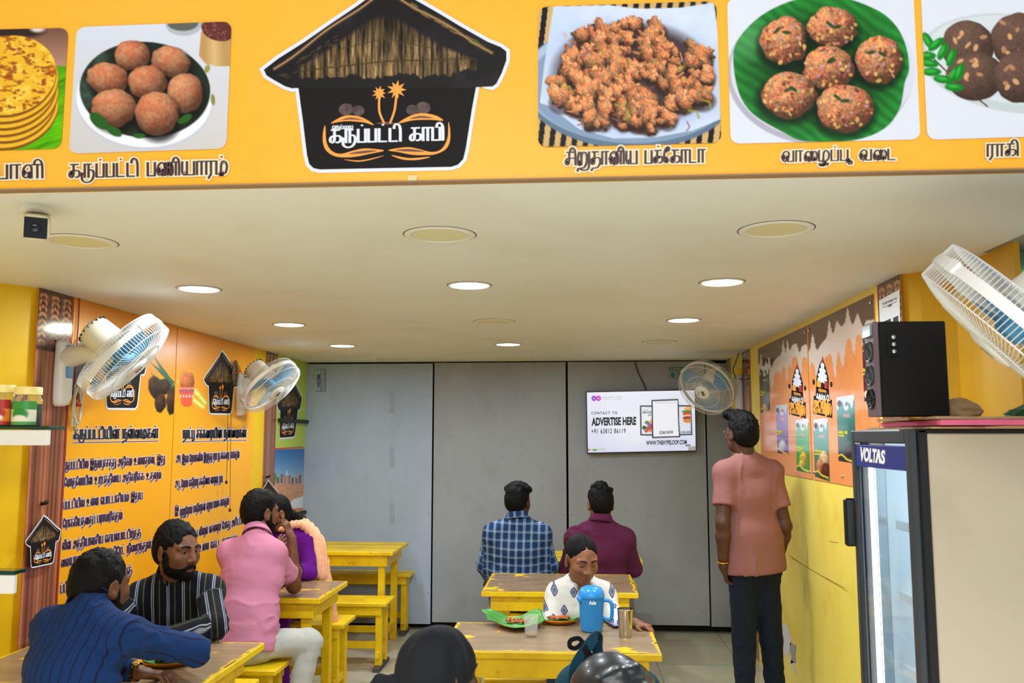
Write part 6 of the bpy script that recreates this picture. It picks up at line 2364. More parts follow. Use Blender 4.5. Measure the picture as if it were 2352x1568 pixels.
def nets(D, lo, h):
    D = np.pad(D, 1, constant_values=.05)
    lo = lo - h
    ins = D < 0
    n = D.shape
    c = [n[i] - 1 for i in range(3)]
    cnt = np.zeros(c)
    acc = np.zeros(c + [3])
    off = [(0, 0, 0), (1, 0, 0), (0, 1, 0), (1, 1, 0), (0, 0, 1), (1, 0, 1), (0, 1, 1), (1, 1, 1)]

    def g(A, o):
        return A[o[0]:o[0] + c[0], o[1]:o[1] + c[1], o[2]:o[2] + c[2]]
    mixed = np.zeros(c, bool)
    s0 = g(ins, off[0])
    for o in off[1:]:
        mixed |= g(ins, o) != s0
    idx = np.argwhere(mixed)
    cnt = np.zeros(len(idx))
    acc = np.zeros((len(idx), 3))
    for i in range(8):
        for j in range(i + 1, 8):
            if sum(abs(off[i][q] - off[j][q]) for q in range(3)) != 1:
                continue
            A = D[tuple((idx + off[i]).T)]
            B = D[tuple((idx + off[j]).T)]
            m = (A < 0) != (B < 0)
            t = np.where(m, A / np.where(m, A - B, 1), 0)
            p = np.array(off[i]) + t[:, None] * (np.array(off[j]) - np.array(off[i]))
            acc += np.where(m[:, None], p, 0)
            cnt += m
    P = lo + h * (idx + acc / np.maximum(cnt, 1)[:, None])
    ids = np.full(c, -1, int)
    ids[tuple(idx.T)] = np.arange(len(idx))
    F = []
    for a in range(3):
        b, d = (a + 1) % 3, (a + 2) % 3
        sa = [slice(None)] * 3
        sb = [slice(None)] * 3
        sa[a] = slice(0, n[a] - 1)
        sb[a] = slice(1, n[a])
        A, B = ins[tuple(sa)], ins[tuple(sb)]
        e = np.argwhere(A != B)
        ok = (e[:, b] >= 1) & (e[:, d] >= 1) & (e[:, b] < n[b] - 1) & (e[:, d] < n[d] - 1)
        e = e[ok]
        fl = A[tuple(e.T)]
        q = []
        for (ob, od) in ((-1, -1), (0, -1), (0, 0), (-1, 0)):
            k = e.copy()
            k[:, b] += ob
            k[:, d] += od
            q.append(ids[tuple(k.T)])
        q = np.stack(q, -1)
        q = np.where(fl[:, None], q, q[:, ::-1])
        F.append(q)
    F = np.concatenate(F) if F else np.zeros((0, 4), int)
    F = F[(F >= 0).all(1)]
    return P, F


def skin_obj(name, parts, mat, parent, attrs=None, relax=1):
    """parts: list of (P, F) joined in one mesh"""
    mb = MB()
    base = 0
    vs, fs = [], []
    for P, Fc in parts:
        if relax:
            P = relaxed(P, Fc, relax)
        vs.append(P)
        fs.append(Fc + base)
        base += len(P)
    mb.v = np.concatenate(vs).tolist()
    mb.f = np.concatenate(fs).tolist()
    mb.mi = [0] * len(mb.f)
    o = obj(name, mb, mat, parent, smooth=True, fix=False, attrs={k: f(np.array(mb.v)) for k, f in attrs.items()} if attrs else None)
    return o


def relaxed(P, Fc, it=1):
    for _ in range(it):
        acc = np.zeros_like(P)
        cnt = np.zeros(len(P))
        for a, b in ((0, 1), (1, 2), (2, 3), (3, 0)):
            np.add.at(acc, Fc[:, a], P[Fc[:, b]])
            np.add.at(cnt, Fc[:, a], 1)
            np.add.at(acc, Fc[:, b], P[Fc[:, a]])
            np.add.at(cnt, Fc[:, b], 1)
        P = P * .5 + .5 * acc / np.maximum(cnt, 1)[:, None]
    return P


def head_frame(fwd, up=(0, 0, 1)):
    y = unit(fwd)
    x = unit(np.cross(y, V3(up)))
    z = np.cross(x, y)
    return np.stack([x, y, z], 1)


# ------------------------------------------------------------------ head
def head_field(c, R, sc=1.0, female=False, lids=0.0, neck_to=None, neck_r=.058):
    f = Field()
    g = lambda *p: V3(c) + R @ (V3(*p) * sc)
    r = lambda *a: tuple(x * sc for x in a)
    E = lambda p, rr, k=.02, op='+': f.ell(g(*p), r(*rr), R, k * sc, op)
    Cn = lambda a, b, ra, rb, k=.015, op='+': f.cone(g(*a), g(*b), ra * sc, rb * sc, k * sc, op=op)
    jw = .9 if female else 1.0
    E((0, -.018, .032), (.074, .096, .086))
    E((0, .03, -.005), (.066, .066, .085), .03)
    E((0, .036, -.058), (.053 * jw, .056, .056), .03)
    E((0, .074, -.094), (.020 * jw, .018, .017), .025)
    for s in (-1, 1):
        E((s * .043 * jw, .018, -.066), (.019, .032, .028), .03)
        E((s * .043, .064, -.022), (.022, .02, .022), .025)
        Cn((s * .014, .086, .026), (s * .047, .072, .026), .010, .009, .014)
        E((s * .032, .098, .008), (.0175, .014, .0115), .012, '-')
        E((s * .031, .076, .008), (.0155, .0142, .0145), .004)
        if not lids:
            E((s * .0315, .0925, .0060), (.0128, .0085, .0050), .0015, '-')
        # ear
        ef = R @ np.array([[math.cos(.45), s * math.sin(.45), 0], [-s * math.sin(.45), math.cos(.45), 0], [0, 0, 1]])
        f.ell(g(s * .080, -.012, -.003), r(.0095, .021, .032), ef, .01 * sc)
        f.ell(g(s * .079, -.004, -.030), r(.009, .011, .012), ef, .008 * sc)
        f.ell(g(s * .090, -.008, .0), r(.0075, .0125, .02), ef, .006 * sc, '-')
    Cn((0, .091, .014), (0, .110, -.026), .0085, .0125, .016)
    for s in (-1, 1):
        E((s * .0135, .100, -.031), (.0095, .011, .0085), .008)
        E((s * .007, .107, -.0395), (.004, .006, .004), .003, '-')
    Cn((0, .090, -.046), (0, .094, -.054), .010, .008, .02)
    Cn((-.020, .086, -.0605), (.020, .086, -.0605), .0062, .0062, .008)
    E((0, .0935, -.0595), (.013, .0075, .006), .008)
    Cn((-.016, .087, -.0735), (.016, .087, -.0735), .0072, .0072, .008)
    Cn((-.022, .099, -.0668), (.022, .099, -.0668), .0034, .0034, .003, '-')
    if neck_to is not None:
        f.cone(g(0, -.022, -.055), V3(neck_to), neck_r * sc, neck_r * 1.08 * sc, .03)
    return f


def hand_field(f, w, d, n, side, sc=1.0, curl=(.3, .3, .3), thumb=.5, spread=.08):
    """wrist w, pointing d, palm facing n; side +1: thumb on the d x n side"""
    w, d = V3(w), unit(d)
    n = unit(n - d * (V3(n) @ d))
    s = np.cross(d, n) * side
    kn = w + d * .088 * sc
    f.cone(w - d * .01 * sc, w + d * .03 * sc, .026 * sc, .032 * sc, .012, side=s, f=.62)
    f.cone(w + d * .02 * sc, kn, .034 * sc, .040 * sc, .012, side=s, f=.36)
    f.cone(w + d * .025 * sc + s * .02 * sc + n * .008 * sc, w + d * .055 * sc + s * .03 * sc + n * .012 * sc, .016 * sc, .014 * sc, .012)
    for i, (o, L) in enumerate(((.030, .070), (.010, .079), (-.010, .074), (-.029, .059))):
        p = kn + s * o * sc - d * (.004 if i in (0, 2) else (0 if i == 1 else .012)) * sc
        a = 0.0
        dd = unit(d + s * o / .03 * spread)
        r0 = (.0092, .0092, .0088, .0078)[i] * sc
        for j, q in enumerate((.45, .31, .24)):
            a += curl[j] * (1 + .12 * i)
            v = dd * math.cos(a) + n * math.sin(a)
            e = p + v * L * q * sc
            f.cone(p, e, r0 * (1 - .1 * j), r0 * (.92 - .1 * j), .005)
            p = e
    p = w + d * .03 * sc + s * .03 * sc + n * .008 * sc
    v = unit(d * .62 + s * .7 + n * .25 * thumb * 2)
    e = p + v * .04 * sc
    f.cone(p, e, .0125 * sc, .0105 * sc, .008)
    v2 = unit(d * .9 + s * .3 * (1 - thumb) + n * .6 * thumb)
    f.cone(e, e + v2 * .03 * sc, .0102 * sc, .0085 * sc, .005)
    return f


# ------------------------------------------------------------------ materials of people
def fabric(name, rgb, rough=.85, pattern=None, bump=(260, .12)):
    if name in MATS:
        return MATS[name]
    m = M(name, rgb, rough, bump=bump, spec=.2, sheen=.02)
    if not pattern:
        return m
    nt = m.node_tree
    b = nt.nodes['Principled BSDF']
    at_ = nt.nodes.new('ShaderNodeAttribute')
    at_.attribute_name = 'fab'
    sp = nt.nodes.new('ShaderNodeSeparateXYZ')
    nt.links.new(at_.outputs['Vector'], sp.inputs[0])
    cur = None

    def val(v):
        return v
    for (axis, period, ph, width, col, k) in pattern:
        a = nt.nodes.new('ShaderNodeMath')
        a.operation = 'MULTIPLY_ADD'
        a.inputs[1].default_value = 1 / period
        a.inputs[2].default_value = ph + 100
        nt.links.new(sp.outputs[axis], a.inputs[0])
        fr_ = nt.nodes.new('ShaderNodeMath')
        fr_.operation = 'FRACT'
        nt.links.new(a.outputs[0], fr_.inputs[0])
        sb = nt.nodes.new('ShaderNodeMath')
        sb.operation = 'SUBTRACT'
        sb.inputs[1].default_value = .5
        nt.links.new(fr_.outputs[0], sb.inputs[0])
        ab = nt.nodes.new('ShaderNodeMath')
        ab.operation = 'ABSOLUTE'
        nt.links.new(sb.outputs[0], ab.inputs[0])
        lt = nt.nodes.new('ShaderNodeMapRange')
        lt.inputs['From Min'].default_value = width / 2 + .02
        lt.inputs['From Max'].default_value = width / 2 - .02
        lt.inputs['To Max'].default_value = k
        nt.links.new(ab.outputs[0], lt.inputs['Value'])
        mx = nt.nodes.new('ShaderNodeMix')
        mx.data_type = 'RGBA'
        mx.inputs['A'].default_value = (*lin(rgb), 1)
        mx.inputs['B'].default_value = (*lin(col), 1)
        if cur:
            nt.links.new(cur, mx.inputs['A'])
        nt.links.new(lt.outputs[0], mx.inputs['Factor'])
        cur = mx.outputs['Result']
    nt.links.new(cur, b.inputs['Base Color'])
    return m


def motif_fabric(name, rgb, ink):
    m = M(name, rgb, .8, bump=(260, .1), spec=.2)
    nt = m.node_tree
    b = nt.nodes['Principled BSDF']
    L = nt.links.new

    def node(op, a, c=None):
        n = nt.nodes.new('ShaderNodeMath')
        n.operation = op
        for i, v in enumerate((a, c)):
            if v is None:
                continue
            if isinstance(v, (int, float)):
                n.inputs[i].default_value = v
            else:
                L(v, n.inputs[i])
        return n.outputs[0]
    at_ = nt.nodes.new('ShaderNodeAttribute')
    at_.attribute_name = 'fab'
    sp = nt.nodes.new('ShaderNodeSeparateXYZ')
    L(at_.outputs['Vector'], sp.inputs[0])
    v = node('ADD', node('DIVIDE', sp.outputs[1], .08), 100.25)
    row = node('FLOOR', v)
    u = node('ADD', node('ADD', node('DIVIDE', sp.outputs[0], .094), 100.1), node('MULTIPLY', row, .5))
    fu = node('ABSOLUTE', node('SUBTRACT', node('FRACT', u), .5))
    fv = node('ABSOLUTE', node('SUBTRACT', node('FRACT', v), .5))
    d = node('ADD', node('POWER', node('DIVIDE', fu, .19), 1.3), node('POWER', node('DIVIDE', fv, .31), 1.3))
    ins = node('LESS_THAN', d, 1.0)
    nz = nt.nodes.new('ShaderNodeTexNoise')
    nz.inputs['Scale'].default_value = 180
    L(at_.outputs['Vector'], nz.inputs['Vector'])
    ring = node('LESS_THAN', node('ABSOLUTE', node('SUBTRACT', d, .45)), .12)
    k = node('MULTIPLY', ins, node('SUBTRACT', 1.0, node('MULTIPLY', ring, .3)))
    k = node('MULTIPLY', k, node('ADD', node('MULTIPLY', nz.outputs['Fac'], .6), .62))
    mx = nt.nodes.new('ShaderNodeMix')
    mx.data_type = 'RGBA'
    mx.clamp_factor = True
    mx.inputs['A'].default_value = (*lin(rgb), 1)
    mx.inputs['B'].default_value = (*lin(ink), 1)
    L(k, mx.inputs['Factor'])
    L(mx.outputs['Result'], b.inputs['Base Color'])
    return m


def skin(name, rgb):
    r2 = tuple(int(x * .82) for x in rgb)
    return M(name, rgb, .5, var=(22, r2, .4, .7), bump=(220, .06), sss=.06, spec=.4)


m_hair = M('hair_black', (8, 7, 8), .58, bump=(420, .35), spec=.18, stretch=(1, 1, .35))
m_eye_w = M('eye_white', (220, 214, 204), .25)
m_eye_d = M('eye_dark', (22, 14, 10), .12)


def wrinkle(seed, amp=.007, sc=(9, 9, 16), fine=.003):
    def f(P):
        a = fbm(P[:, 0] * sc[0] + seed, P[:, 1] * sc[1], P[:, 2] * sc[2], seed, 2)
        r = np.clip(1 - np.abs(a - .5) * 7, 0, 1) ** 1.5
        b = fbm(P[:, 0] * 26 + seed, P[:, 1] * 26, P[:, 2] * 34, seed + 3, 2) - .5
        g_ = fbm(P[:, 0] * 4 + seed, P[:, 1] * 4, P[:, 2] * 4, seed + 9, 1)
        return -amp * (r * np.clip(g_ * 2 - .4, 0, 1.2)) - fine * b
    return f


def hair_obj(parent, c, R, sc=1.0, seed=1, style='short', h=.0045, rough=.006, m=None):
    f = Field()
    g = lambda *p: V3(c) + R @ (V3(*p) * sc)
    r = lambda *a: tuple(x * sc for x in a)
    E = lambda p, rr, k=.02, op='+': f.ell(g(*p), r(*rr), R, k * sc, op)
    if style == 'woman':
        E((0, -.020, .034), (.082, .103, .093))
        E((0, -.05, -.03), (.072, .07, .07), .03)
        E((0, .116, .002), (.067, .092, .098), .012, '-')
        E((0, .03, -.14), (.09, .09, .075), .02, '-')
        for s in (-1, 1):
            E((s * .085, .004, -.012), (.022, .026, .036), .01, '-')
    else:
        top = .012 if style != 'quiff' else .02
        E((0, -.020, .036), (.082, .103, .088 + top))
        E((0, -.058, -.012), (.070, .055, .066), .03)
        if style == 'quiff':
            E((-.02, .055, .112), (.056, .05, .036), .03)
            E((-.045, .075, .112), (.03, .032, .024), .02)
        if style == 'curly':
            for q in range(40):
                gq = np.random.default_rng(q + seed)
                a, b_ = gq.uniform(0, 2 * PI), gq.uniform(.0, 1.2)
                p = (.078 * math.sin(b_) * math.cos(a), -.02 + .1 * math.sin(b_) * math.sin(a), .036 + .098 * math.cos(b_))
                E(p, (.017, .017, .017), .008)
        if style == 'fade':
            E((.0, .0, .105), (.074, .09, .035), .02)
            for s in (-1, 1):
                E((s * .075, .0, .085), (.016, .06, .022), .012)
        E((0, .118, .012 if style == 'short' else 0), (.062, .072, .090 if style == 'short' else .082), .012, '-')
        E((0, .03, -.125), (.12, .125, .075), .015, '-')
        for s in (-1, 1):
            E((s * .088, .002, -.022), (.024, .03, .036), .01, '-')
            E((s * .062, .07, -.06), (.03, .055, .075), .01, '-')

    def disp(P):
        q = (P - V3(c)) @ R
        if style == 'woman':
            a = fbm(q[:, 0] * 220, q[:, 1] * 30, q[:, 2] * 40, seed, 2) - .5
            part = np.exp(-((q[:, 0] - .004) / .004) ** 2) * (q[:, 2] > .06) * (q[:, 1] > -.06)
            return rough * .5 * a + .005 * part
        a = fbm(q[:, 0] * 130 + seed, q[:, 1] * 130, q[:, 2] * 55, seed, 3) - .5
        b = fbm(q[:, 0] * 45 + seed, q[:, 1] * 45, q[:, 2] * 40, seed + 4, 2) - .5
        up = np.clip((q[:, 2] + .02) / .08, .25, 1)
        return -rough * up * (1.3 * a + 1.8 * b)
    return skin_obj('hair', [f.mesh(h, disp)], m or m_hair, parent, relax=0)


def face_bits(parent, c, R, sc=1.0, gaze=(0, 1, 0), closed=False, beard=0, seed=1, brow=True, h=.0035):
    g = lambda *p: V3(c) + R @ (V3(*p) * sc)
    if not closed:
        gz = unit(R @ V3(gaze))
        for s in (-1, 1):
            e = MB()
            p = g(s * .031, .0757, .008)
            fr = frame_of(gz)
            T = Matrix.Translation(Vector(p)) @ fr.to_4x4()
            rr = .0138 * sc
            prof = [(rr * math.sin(a), rr * math.cos(a)) for a in np.linspace(PI, 0, 15)]
            e.lathe([(a, b) for a, b in prof], 18, T, cap=False)
            n = len(e.f)
            e.mi = [1 if sum((Vector(e.v[i]) - Vector(p)).normalized().dot(Vector(gz)) for i in fc) / 4 > .83 else 0 for fc in e.f]
            obj('eye', e, [m_eye_w, m_eye_d], parent, smooth=True)
    else:
        f = Field()
        for s in (-1, 1):
            pts = [g(s * (.031 + .0155 * math.cos(a)), .0905 - .007 * abs(math.cos(a)), .0045 - .0055 * math.sin(a)) for a in np.linspace(0.1, PI - .1, 8)]
            f.chain(pts, [.0012 * sc] * 8, .002)
        skin_obj('eyelash', [f.mesh(.0016)], m_hair, parent, relax=0)
    if brow:
        f = Field()
        for s in (-1, 1):
            pts = [g(s * .014, .0965, .0285), g(s * .031, .0945, .0345), g(s * .05, .079, .029)]
            f.chain(smooth_line(pts, 4), np.linspace(.0042, .0022, 9) * sc * (1 if not closed else .75), .003)
        skin_obj('eyebrow', [f.mesh(.002, lambda P: .0015 * (vnoise(P[:, 0] * 500, P[:, 1] * 500, P[:, 2] * 300, 3) - .5))], m_hair, parent, relax=0)
    if beard:
        f = Field()
        E = lambda p, rr, k=.02, op='+': f.ell(g(*p), tuple(x * sc for x in rr), R, k * sc, op)
        E((0, .036, -.060), (.0575, .0595, .060))
        E((0, .075, -.097), (.026, .022, .022), .025)
        for s in (-1, 1):
            E((s * .045, .018, -.066), (.0225, .036, .034), .025)
            E((s * .066, .012, -.03), (.012, .02, .04), .015)
        E((0, .115, -.062), (.027, .04, .0165), .004, '-')
        E((0, .115, -.005), (.05, .075, .046), .008, '-')
        for s in (-1, 1):
            E((s * .037, .09, -.035), (.024, .04, .026), .006, '-')
        E((0, -.06, -.03), (.12, .058, .12), .01, '-')
        pts = [g(-.027, .089, -.066), g(-.014, .1005, -.0545), g(0, .1035, -.0505), g(.014, .1005, -.0545), g(.027, .089, -.066)]
        f.chain(smooth_line(pts, 3), [.0055 * sc] * 13, .006)
        skin_obj('beard', [f.mesh(h, lambda P: -.003 * (fbm(P[:, 0] * 190, P[:, 1] * 190, P[:, 2] * 120, seed, 2) - .35))], m_hair, parent, relax=0)


def fab_attr(regions):
    """regions: (a, b, side, kind); torso: u across, v along; arm: u round the limb, v along"""
    def f(P):
        best = np.full(len(P), 1e9)
        out = np.zeros((len(P), 3), np.float32)
        for (a, b, side, kind, r0) in regions:
            a, b = V3(a), V3(b)
            w = b - a
            L = np.linalg.norm(w)
            w = w / L
            q = P - a
            hh = q @ w
            t = np.clip(hh, 0, L)
            u = unit(V3(side) - w * (V3(side) @ w))
            v = np.cross(w, u)
            if kind == 't':
                d = np.sqrt((np.maximum(np.abs(q @ u) - r0 * .55, 0)) ** 2 + (q @ v) ** 2 + (hh - t) ** 2) - r0 * .62
                uu = q @ u
            else:
                d = np.linalg.norm(q - t[:, None] * w, axis=1) - r0
                uu = q @ u
            if kind == 'a':
                d = d + np.maximum(-hh, 0) * 1.5
            m = d < best
            best = np.where(m, d, best)
            out[m, 0] = uu[m]
            out[m, 1] = hh[m]
        return out
    return f


def collar_obj(parent, base, axis, fwd, m, r=.066, hgt=.034, flap=True, gap=.75):
    """shirt collar round the neck; open toward fwd"""
    z = unit(axis)
    y = unit(V3(fwd) - z * (V3(fwd) @ z))
    x = np.cross(y, z)
    mb = MB()
    n = 36
    rows = [(1.0, -.008), (.97, hgt * .6), (.985, hgt), (1.02, hgt * 1.02)]
    if flap:
        rows += [(1.1, hgt * .7), (1.2, hgt * .2), (1.28, -.014), (1.26, -.016), (1.12, .003)]
    vs, fs = [], []
    for (k, zz) in rows:
        for q in range(n + 1):
            a = gap + (2 * PI - 2 * gap) * q / n
            p = V3(base) + (x * math.sin(a) + y * math.cos(a) * 1.05) * r * k + z * (zz - .016 * (math.cos(a) + .2))
            vs.append(p)
    for i in range(len(rows) - 1):
        for q in range(n):
            fs.append((i * (n + 1) + q, i * (n + 1) + q + 1, (i + 1) * (n + 1) + q + 1, (i + 1) * (n + 1) + q))
    mb.add(vs, fs)
    o = obj('collar', mb, m, parent, smooth=True, fix=True, attrs={'fab': np.array([((p - V3(base)) @ x, (p - V3(base)) @ z, 0) for p in vs], np.float32)})
    md = o.modifiers.new('thick', 'SOLIDIFY')
    md.thickness = .003
    return o
# ------------------------------------------------------------------ people
def person(label, J, skin_m, shirt=None, trousers=None, hair='short', seed=1, sc=1.0, female=False, head_h=.004, gaze=(0, 1, 0), closed=False, beard=0, face=True,
           sleeve='long', shirt_h=.008, wr=.007, collar=True, hem=.0, shirt_extra=None, hands=None, hem_round=False, group=None, neckline=None, hair_rough=.007, chest=1.0, torso_f=.66, shirt_name='shirt', hair_m=None, cgap=.75, wsc=(9, 9, 16)):
    """J: joints (world): head, fwd, neck, chest, pelvis, side, sl, sr, el, er, wl, wr, hl, hr, kl, kr, al, ar"""
    j = {k: V3(v) for k, v in J.items()}
    side = unit(j['side'])
    low = min(j['al'][2], j['ar'][2])
    t = thing('person', (float(j['pelvis'][0]), float(j['pelvis'][1]), max(0.0, float(low) - .07)), label, 'person', group)
    R = head_frame(j['fwd'], j.get('up', V3(0, 0, 1)))
    hd = j['head']
    fem = .9 if female else 1.0
    w = .155 * sc * chest * fem
    up = unit(j['neck'] - j['pelvis'])
    waist = j['pelvis'] + (j['chest'] - j['pelvis']) * .42
    front = np.cross(up, side)

    def torso(f, add, lo=0.0, k=.05):
        f.cone(j['pelvis'] - up * .02, waist, (.150 if not female else .155) * sc + add + lo, .140 * sc * fem + add + lo * .6, k, side=side, f=torso_f)
        f.cone(waist, j['chest'], .140 * sc * fem + add + lo * .6, w + add, k, side=side, f=torso_f)
        f.cone(j['chest'], j['neck'] - up * .10, w + add, w * .84 + add, k, side=side, f=torso_f * .95)
        for s in ('sl', 'sr'):
            f.cone(j['neck'] - up * .045, j[s], .05 * sc + add, .046 * sc * fem + add, k)
            f.cone(j['neck'] + up * .005, j[s] * .85 + j['neck'] * .15, .036 * sc + add * .5, .034 * sc * fem + add, k)
            f.cone(j['chest'], j[s], w * .5 + add, .046 * sc * fem + add, k)
        return f
    # one skin: coarse trunk and legs, fine head and hands
    f = torso(Field(), -.006)
    for a, b, c in (('sl', 'el', 'wl'), ('sr', 'er', 'wr')):
        f.chain([j[a], j[b], j[c]], [.046 * sc * fem, .038 * sc * fem, .027 * sc * fem], .03)
    for a, b, c in (('hl', 'kl', 'al'), ('hr', 'kr', 'ar')):
        f.chain([j[a], j[b], j[c]], [.074 * sc, .052 * sc, .036 * sc], .03)
        fo = unit(V3(j[b] - j[a])[:2].tolist() + [0]) if np.linalg.norm((j[b] - j[a])[:2]) > .1 else unit(np.r_[front[:2], 0])
        f.cone(j[c] - V3(0, 0, .025), j[c] + fo * .13 - V3(0, 0, .04), .032, .026, .02)
    f.cone(j['neck'] - up * .02, hd + R @ V3(0, -.02, -.06), .05 * sc, .05 * sc, .03)
    parts = [f.mesh(.014)]
    parts.append(head_field(hd, R, sc, female, 1.0 if closed else 0.0, j['neck'] - up * .03, .054 if not female else .045).mesh(head_h))
    hands = hands or {}
    for sd, (a, b) in (('l', ('el', 'wl')), ('r', ('er', 'wr'))):
        q = hands.get(sd)
        if q is None:
            continue
        f = Field()
        s0 = j['s' + sd] + (j[a] - j['s' + sd]) * .35
        d = unit(j[b] - j[a])
        if sleeve == 'short':
            f.cone(s0, j[a], .046 * sc * fem, .039 * sc * fem, .02)
        f.cone(j[a], j[a] + (j[b] - j[a]) * .3, .038 * sc * fem, .041 * sc * fem, .02)
        f.cone(j[a] + (j[b] - j[a]) * .3, j[b], .041 * sc * fem, .027 * sc * fem, .02)
        hand_field(f, j[b], q['d'], q['n'], q['side'], sc * fem * .98, q.get('curl', (.4, .4, .3)), q.get('thumb', .5))
        parts.append(f.mesh(.0038))
    body = skin_obj('body', parts, skin_m, t)
    hair_obj(t, hd, R, sc, seed, hair, head_h * 1.1, hair_rough, hair_m) if hair else None
    if face:
        face_bits(t, hd, R, sc, gaze, closed, beard, seed)
    # shirt
    regs = []
    if shirt:
        f = torso(Field(), .010, .016 if hem else .004)
        sl = .055 * sc * fem
        for s, e, wv in (('sl', 'el', 'wl'), ('sr', 'er', 'wr')):
            if sleeve == 'long':
                f.cone(j[s], j[e], sl, .053 * sc * fem, .04)
                end = j[e] + (j[wv] - j[e]) * .93
                f.cone(j[e], end, .052 * sc * fem, .038 * sc * fem, .02, flat='b')
                regs.append((j[e], end, side, 'a', .05))
                regs.append((j[s], j[e], side, 'a', .058))
            elif sleeve == 'elbow':
                f.cone(j[s], j[e], sl, .056 * sc * fem, .04)
                end = j[e] + (j[wv] - j[e]) * .32
                f.cone(j[e], end, .056 * sc * fem, .058 * sc * fem, .02, flat='b')
                regs.append((j[s], j[e], side, 'a', .058))
                regs.append((j[e], end, side, 'a', .05))
            else:
                end = j[s] + (j[e] - j[s]) * .66
                f.cone(j[s], end, sl, .066 * sc * fem, .035, flat='b')
                regs.append((j[s], end, side, 'a', .06))
        regs.append((j['pelvis'], j['neck'], side, 't', .2))
        if hem:
            f.cone(waist, j['pelvis'] - up * hem, .145 * sc + .02, .158 * sc + .022, .04, side=side, f=torso_f + .06, flat='b')
        if shirt_extra:
            shirt_extra(f, j)
        else:
            f.half(j['pelvis'] - up * max(hem, .03), -up, .004)
        # neck opening
        nd = unit(hd + R @ V3(0, -.02, -.055) - j['neck'])
        f.cone(j['neck'] + nd * .034, j['neck'] + nd * .16, .056 * sc * (1 if not female else 1.05), .075 * sc, .006, op='-')
        if neckline:
            for (p, rr) in neckline:
                f.ell(p, rr, None, .006, '-')
        P, Fc = f.mesh(shirt_h, wrinkle(seed, wr, wsc))
        skin_obj(shirt_name, [(P, Fc)], shirt, t, {'fab': fab_attr(regs)})
        if collar:
            collar_obj(t, j['neck'] + nd * .022, nd, j['fwd'] * .5 + front * .5, shirt, .064 * sc, gap=cgap)
    if trousers:
        f = Field()
        f.cone(j['pelvis'] - up * .03, j['pelvis'] + up * .08, .158 * sc, .146 * sc, .05, side=side, f=torso_f + .06)
        for a, b, c in (('hl', 'kl', 'al'), ('hr', 'kr', 'ar')):
            kn = j[b]
            f.cone(j[a], kn, .082 * sc, .066 * sc, .05)
            f.cone(kn, j[c] + (kn - j[c]) * .05, .064 * sc, .05 * sc, .02, flat='b')
        skin_obj('trousers', [f.mesh(.010, wrinkle(seed + 40, .006, (14, 14, 18), .004))], trousers, t)
        sh = Field()
        for b, c, a in (('kl', 'al', 'hl'), ('kr', 'ar', 'hr')):
            d2 = (j[b] - j[a])[:2]
            fo = unit(np.r_[d2, 0]) if np.linalg.norm(d2) > .1 else unit(np.r_[front[:2], 0])
            sh.cone(j[c] - V3(0, 0, .02), j[c] + fo * .14 - V3(0, 0, .035), .045, .034, .02)
        z0 = min(j['al'][2], j['ar'][2]) - .075
        sh.half((0, 0, max(z0, .001)), (0, 0, -1))
        for i, (P, Fc) in enumerate([sh.mesh(.009)]):
            skin_obj('shoes', [(P, Fc)], M('shoe_dark', (34, 28, 26), .5), t)
    return t, R


sk1 = skin('skin_brown', (118, 74, 50))
sk2 = skin('skin_deep', (86, 54, 40))
sk3 = skin('skin_warm', (136, 88, 60))
sk4 = skin('skin_tan', (150, 98, 70))

# ---- man in navy pinstripes, front left, back to the camera
navy = fabric('navy_pinstripe', (20, 50, 100), pattern=[(0, .031, .2, .12, (26, 24, 40), .9)])
J = dict(head=(-1.692, 3.09, 1.108), fwd=(.36, .92, -.12), neck=(-1.675, 3.0, 1.045), chest=(-1.70, 2.95, .86), pelvis=(-1.74, 2.86, .575), side=(.88, -.30, 0),
         sl=(-1.825, 3.03, .965), sr=(-1.545, 2.965, .965), el=(-1.80, 3.20, .81), er=(-1.385, 3.20, .865), wl=(-1.575, 3.16, .795), wr=(-1.56, 3.40, .83),
         hl=(-1.82, 2.93, .55), hr=(-1.66, 2.9, .55), kl=(-1.80, 3.33, .53), kr=(-1.58, 3.30, .53), al=(-1.8, 3.35, .09), ar=(-1.56, 3.32, .09))
pa, Ra = person('bearded man in a navy pinstriped shirt at the front left, back to the camera', J, sk1, navy, fabric('trouser_black', (24, 24, 28)), 'short', 3, .99, beard=1, head_h=.0035,
                cgap=1.35, shirt_h=.006, wr=.009, hands={'l': dict(d=(.93, .12, -.1), n=(0, -.2, -1), side=1, curl=(.35, .4, .3)), 'r': dict(d=(-.5, .5, -.5), n=(-.3, 0, -1), side=-1, curl=(.5, .5, .4))})
wt = thing('wristwatch', (-1.605, 3.162, .80), 'gold wristwatch on the left wrist of the man in navy', 'watch')
wd = Vector((.98, -.13, -.05)).normalized()
Tw = Matrix.Translation((-1.578, 3.160, .7955)) @ frame_of(wd).to_4x4()
obj('band', MB().lathe([(.0305, -.008), (.034, -.007), (.035, 0), (.034, .007), (.0305, .008), (.0305, -.008)], 30, Tw, cap=False), M('gold', (226, 170, 50), .22, 1.0), wt, smooth=True, angle=.6)
obj('dial', MB().lathe([(.013, 0), (.013, .005), (.011, .007), (0, .0072)], 24, Matrix.Translation((-1.578, 3.150, .826)) @ Matrix.Rotation(.3, 4, 'X')), M('dial_gold', (226, 190, 90), .25, .7), wt, smooth=True, angle=.6)

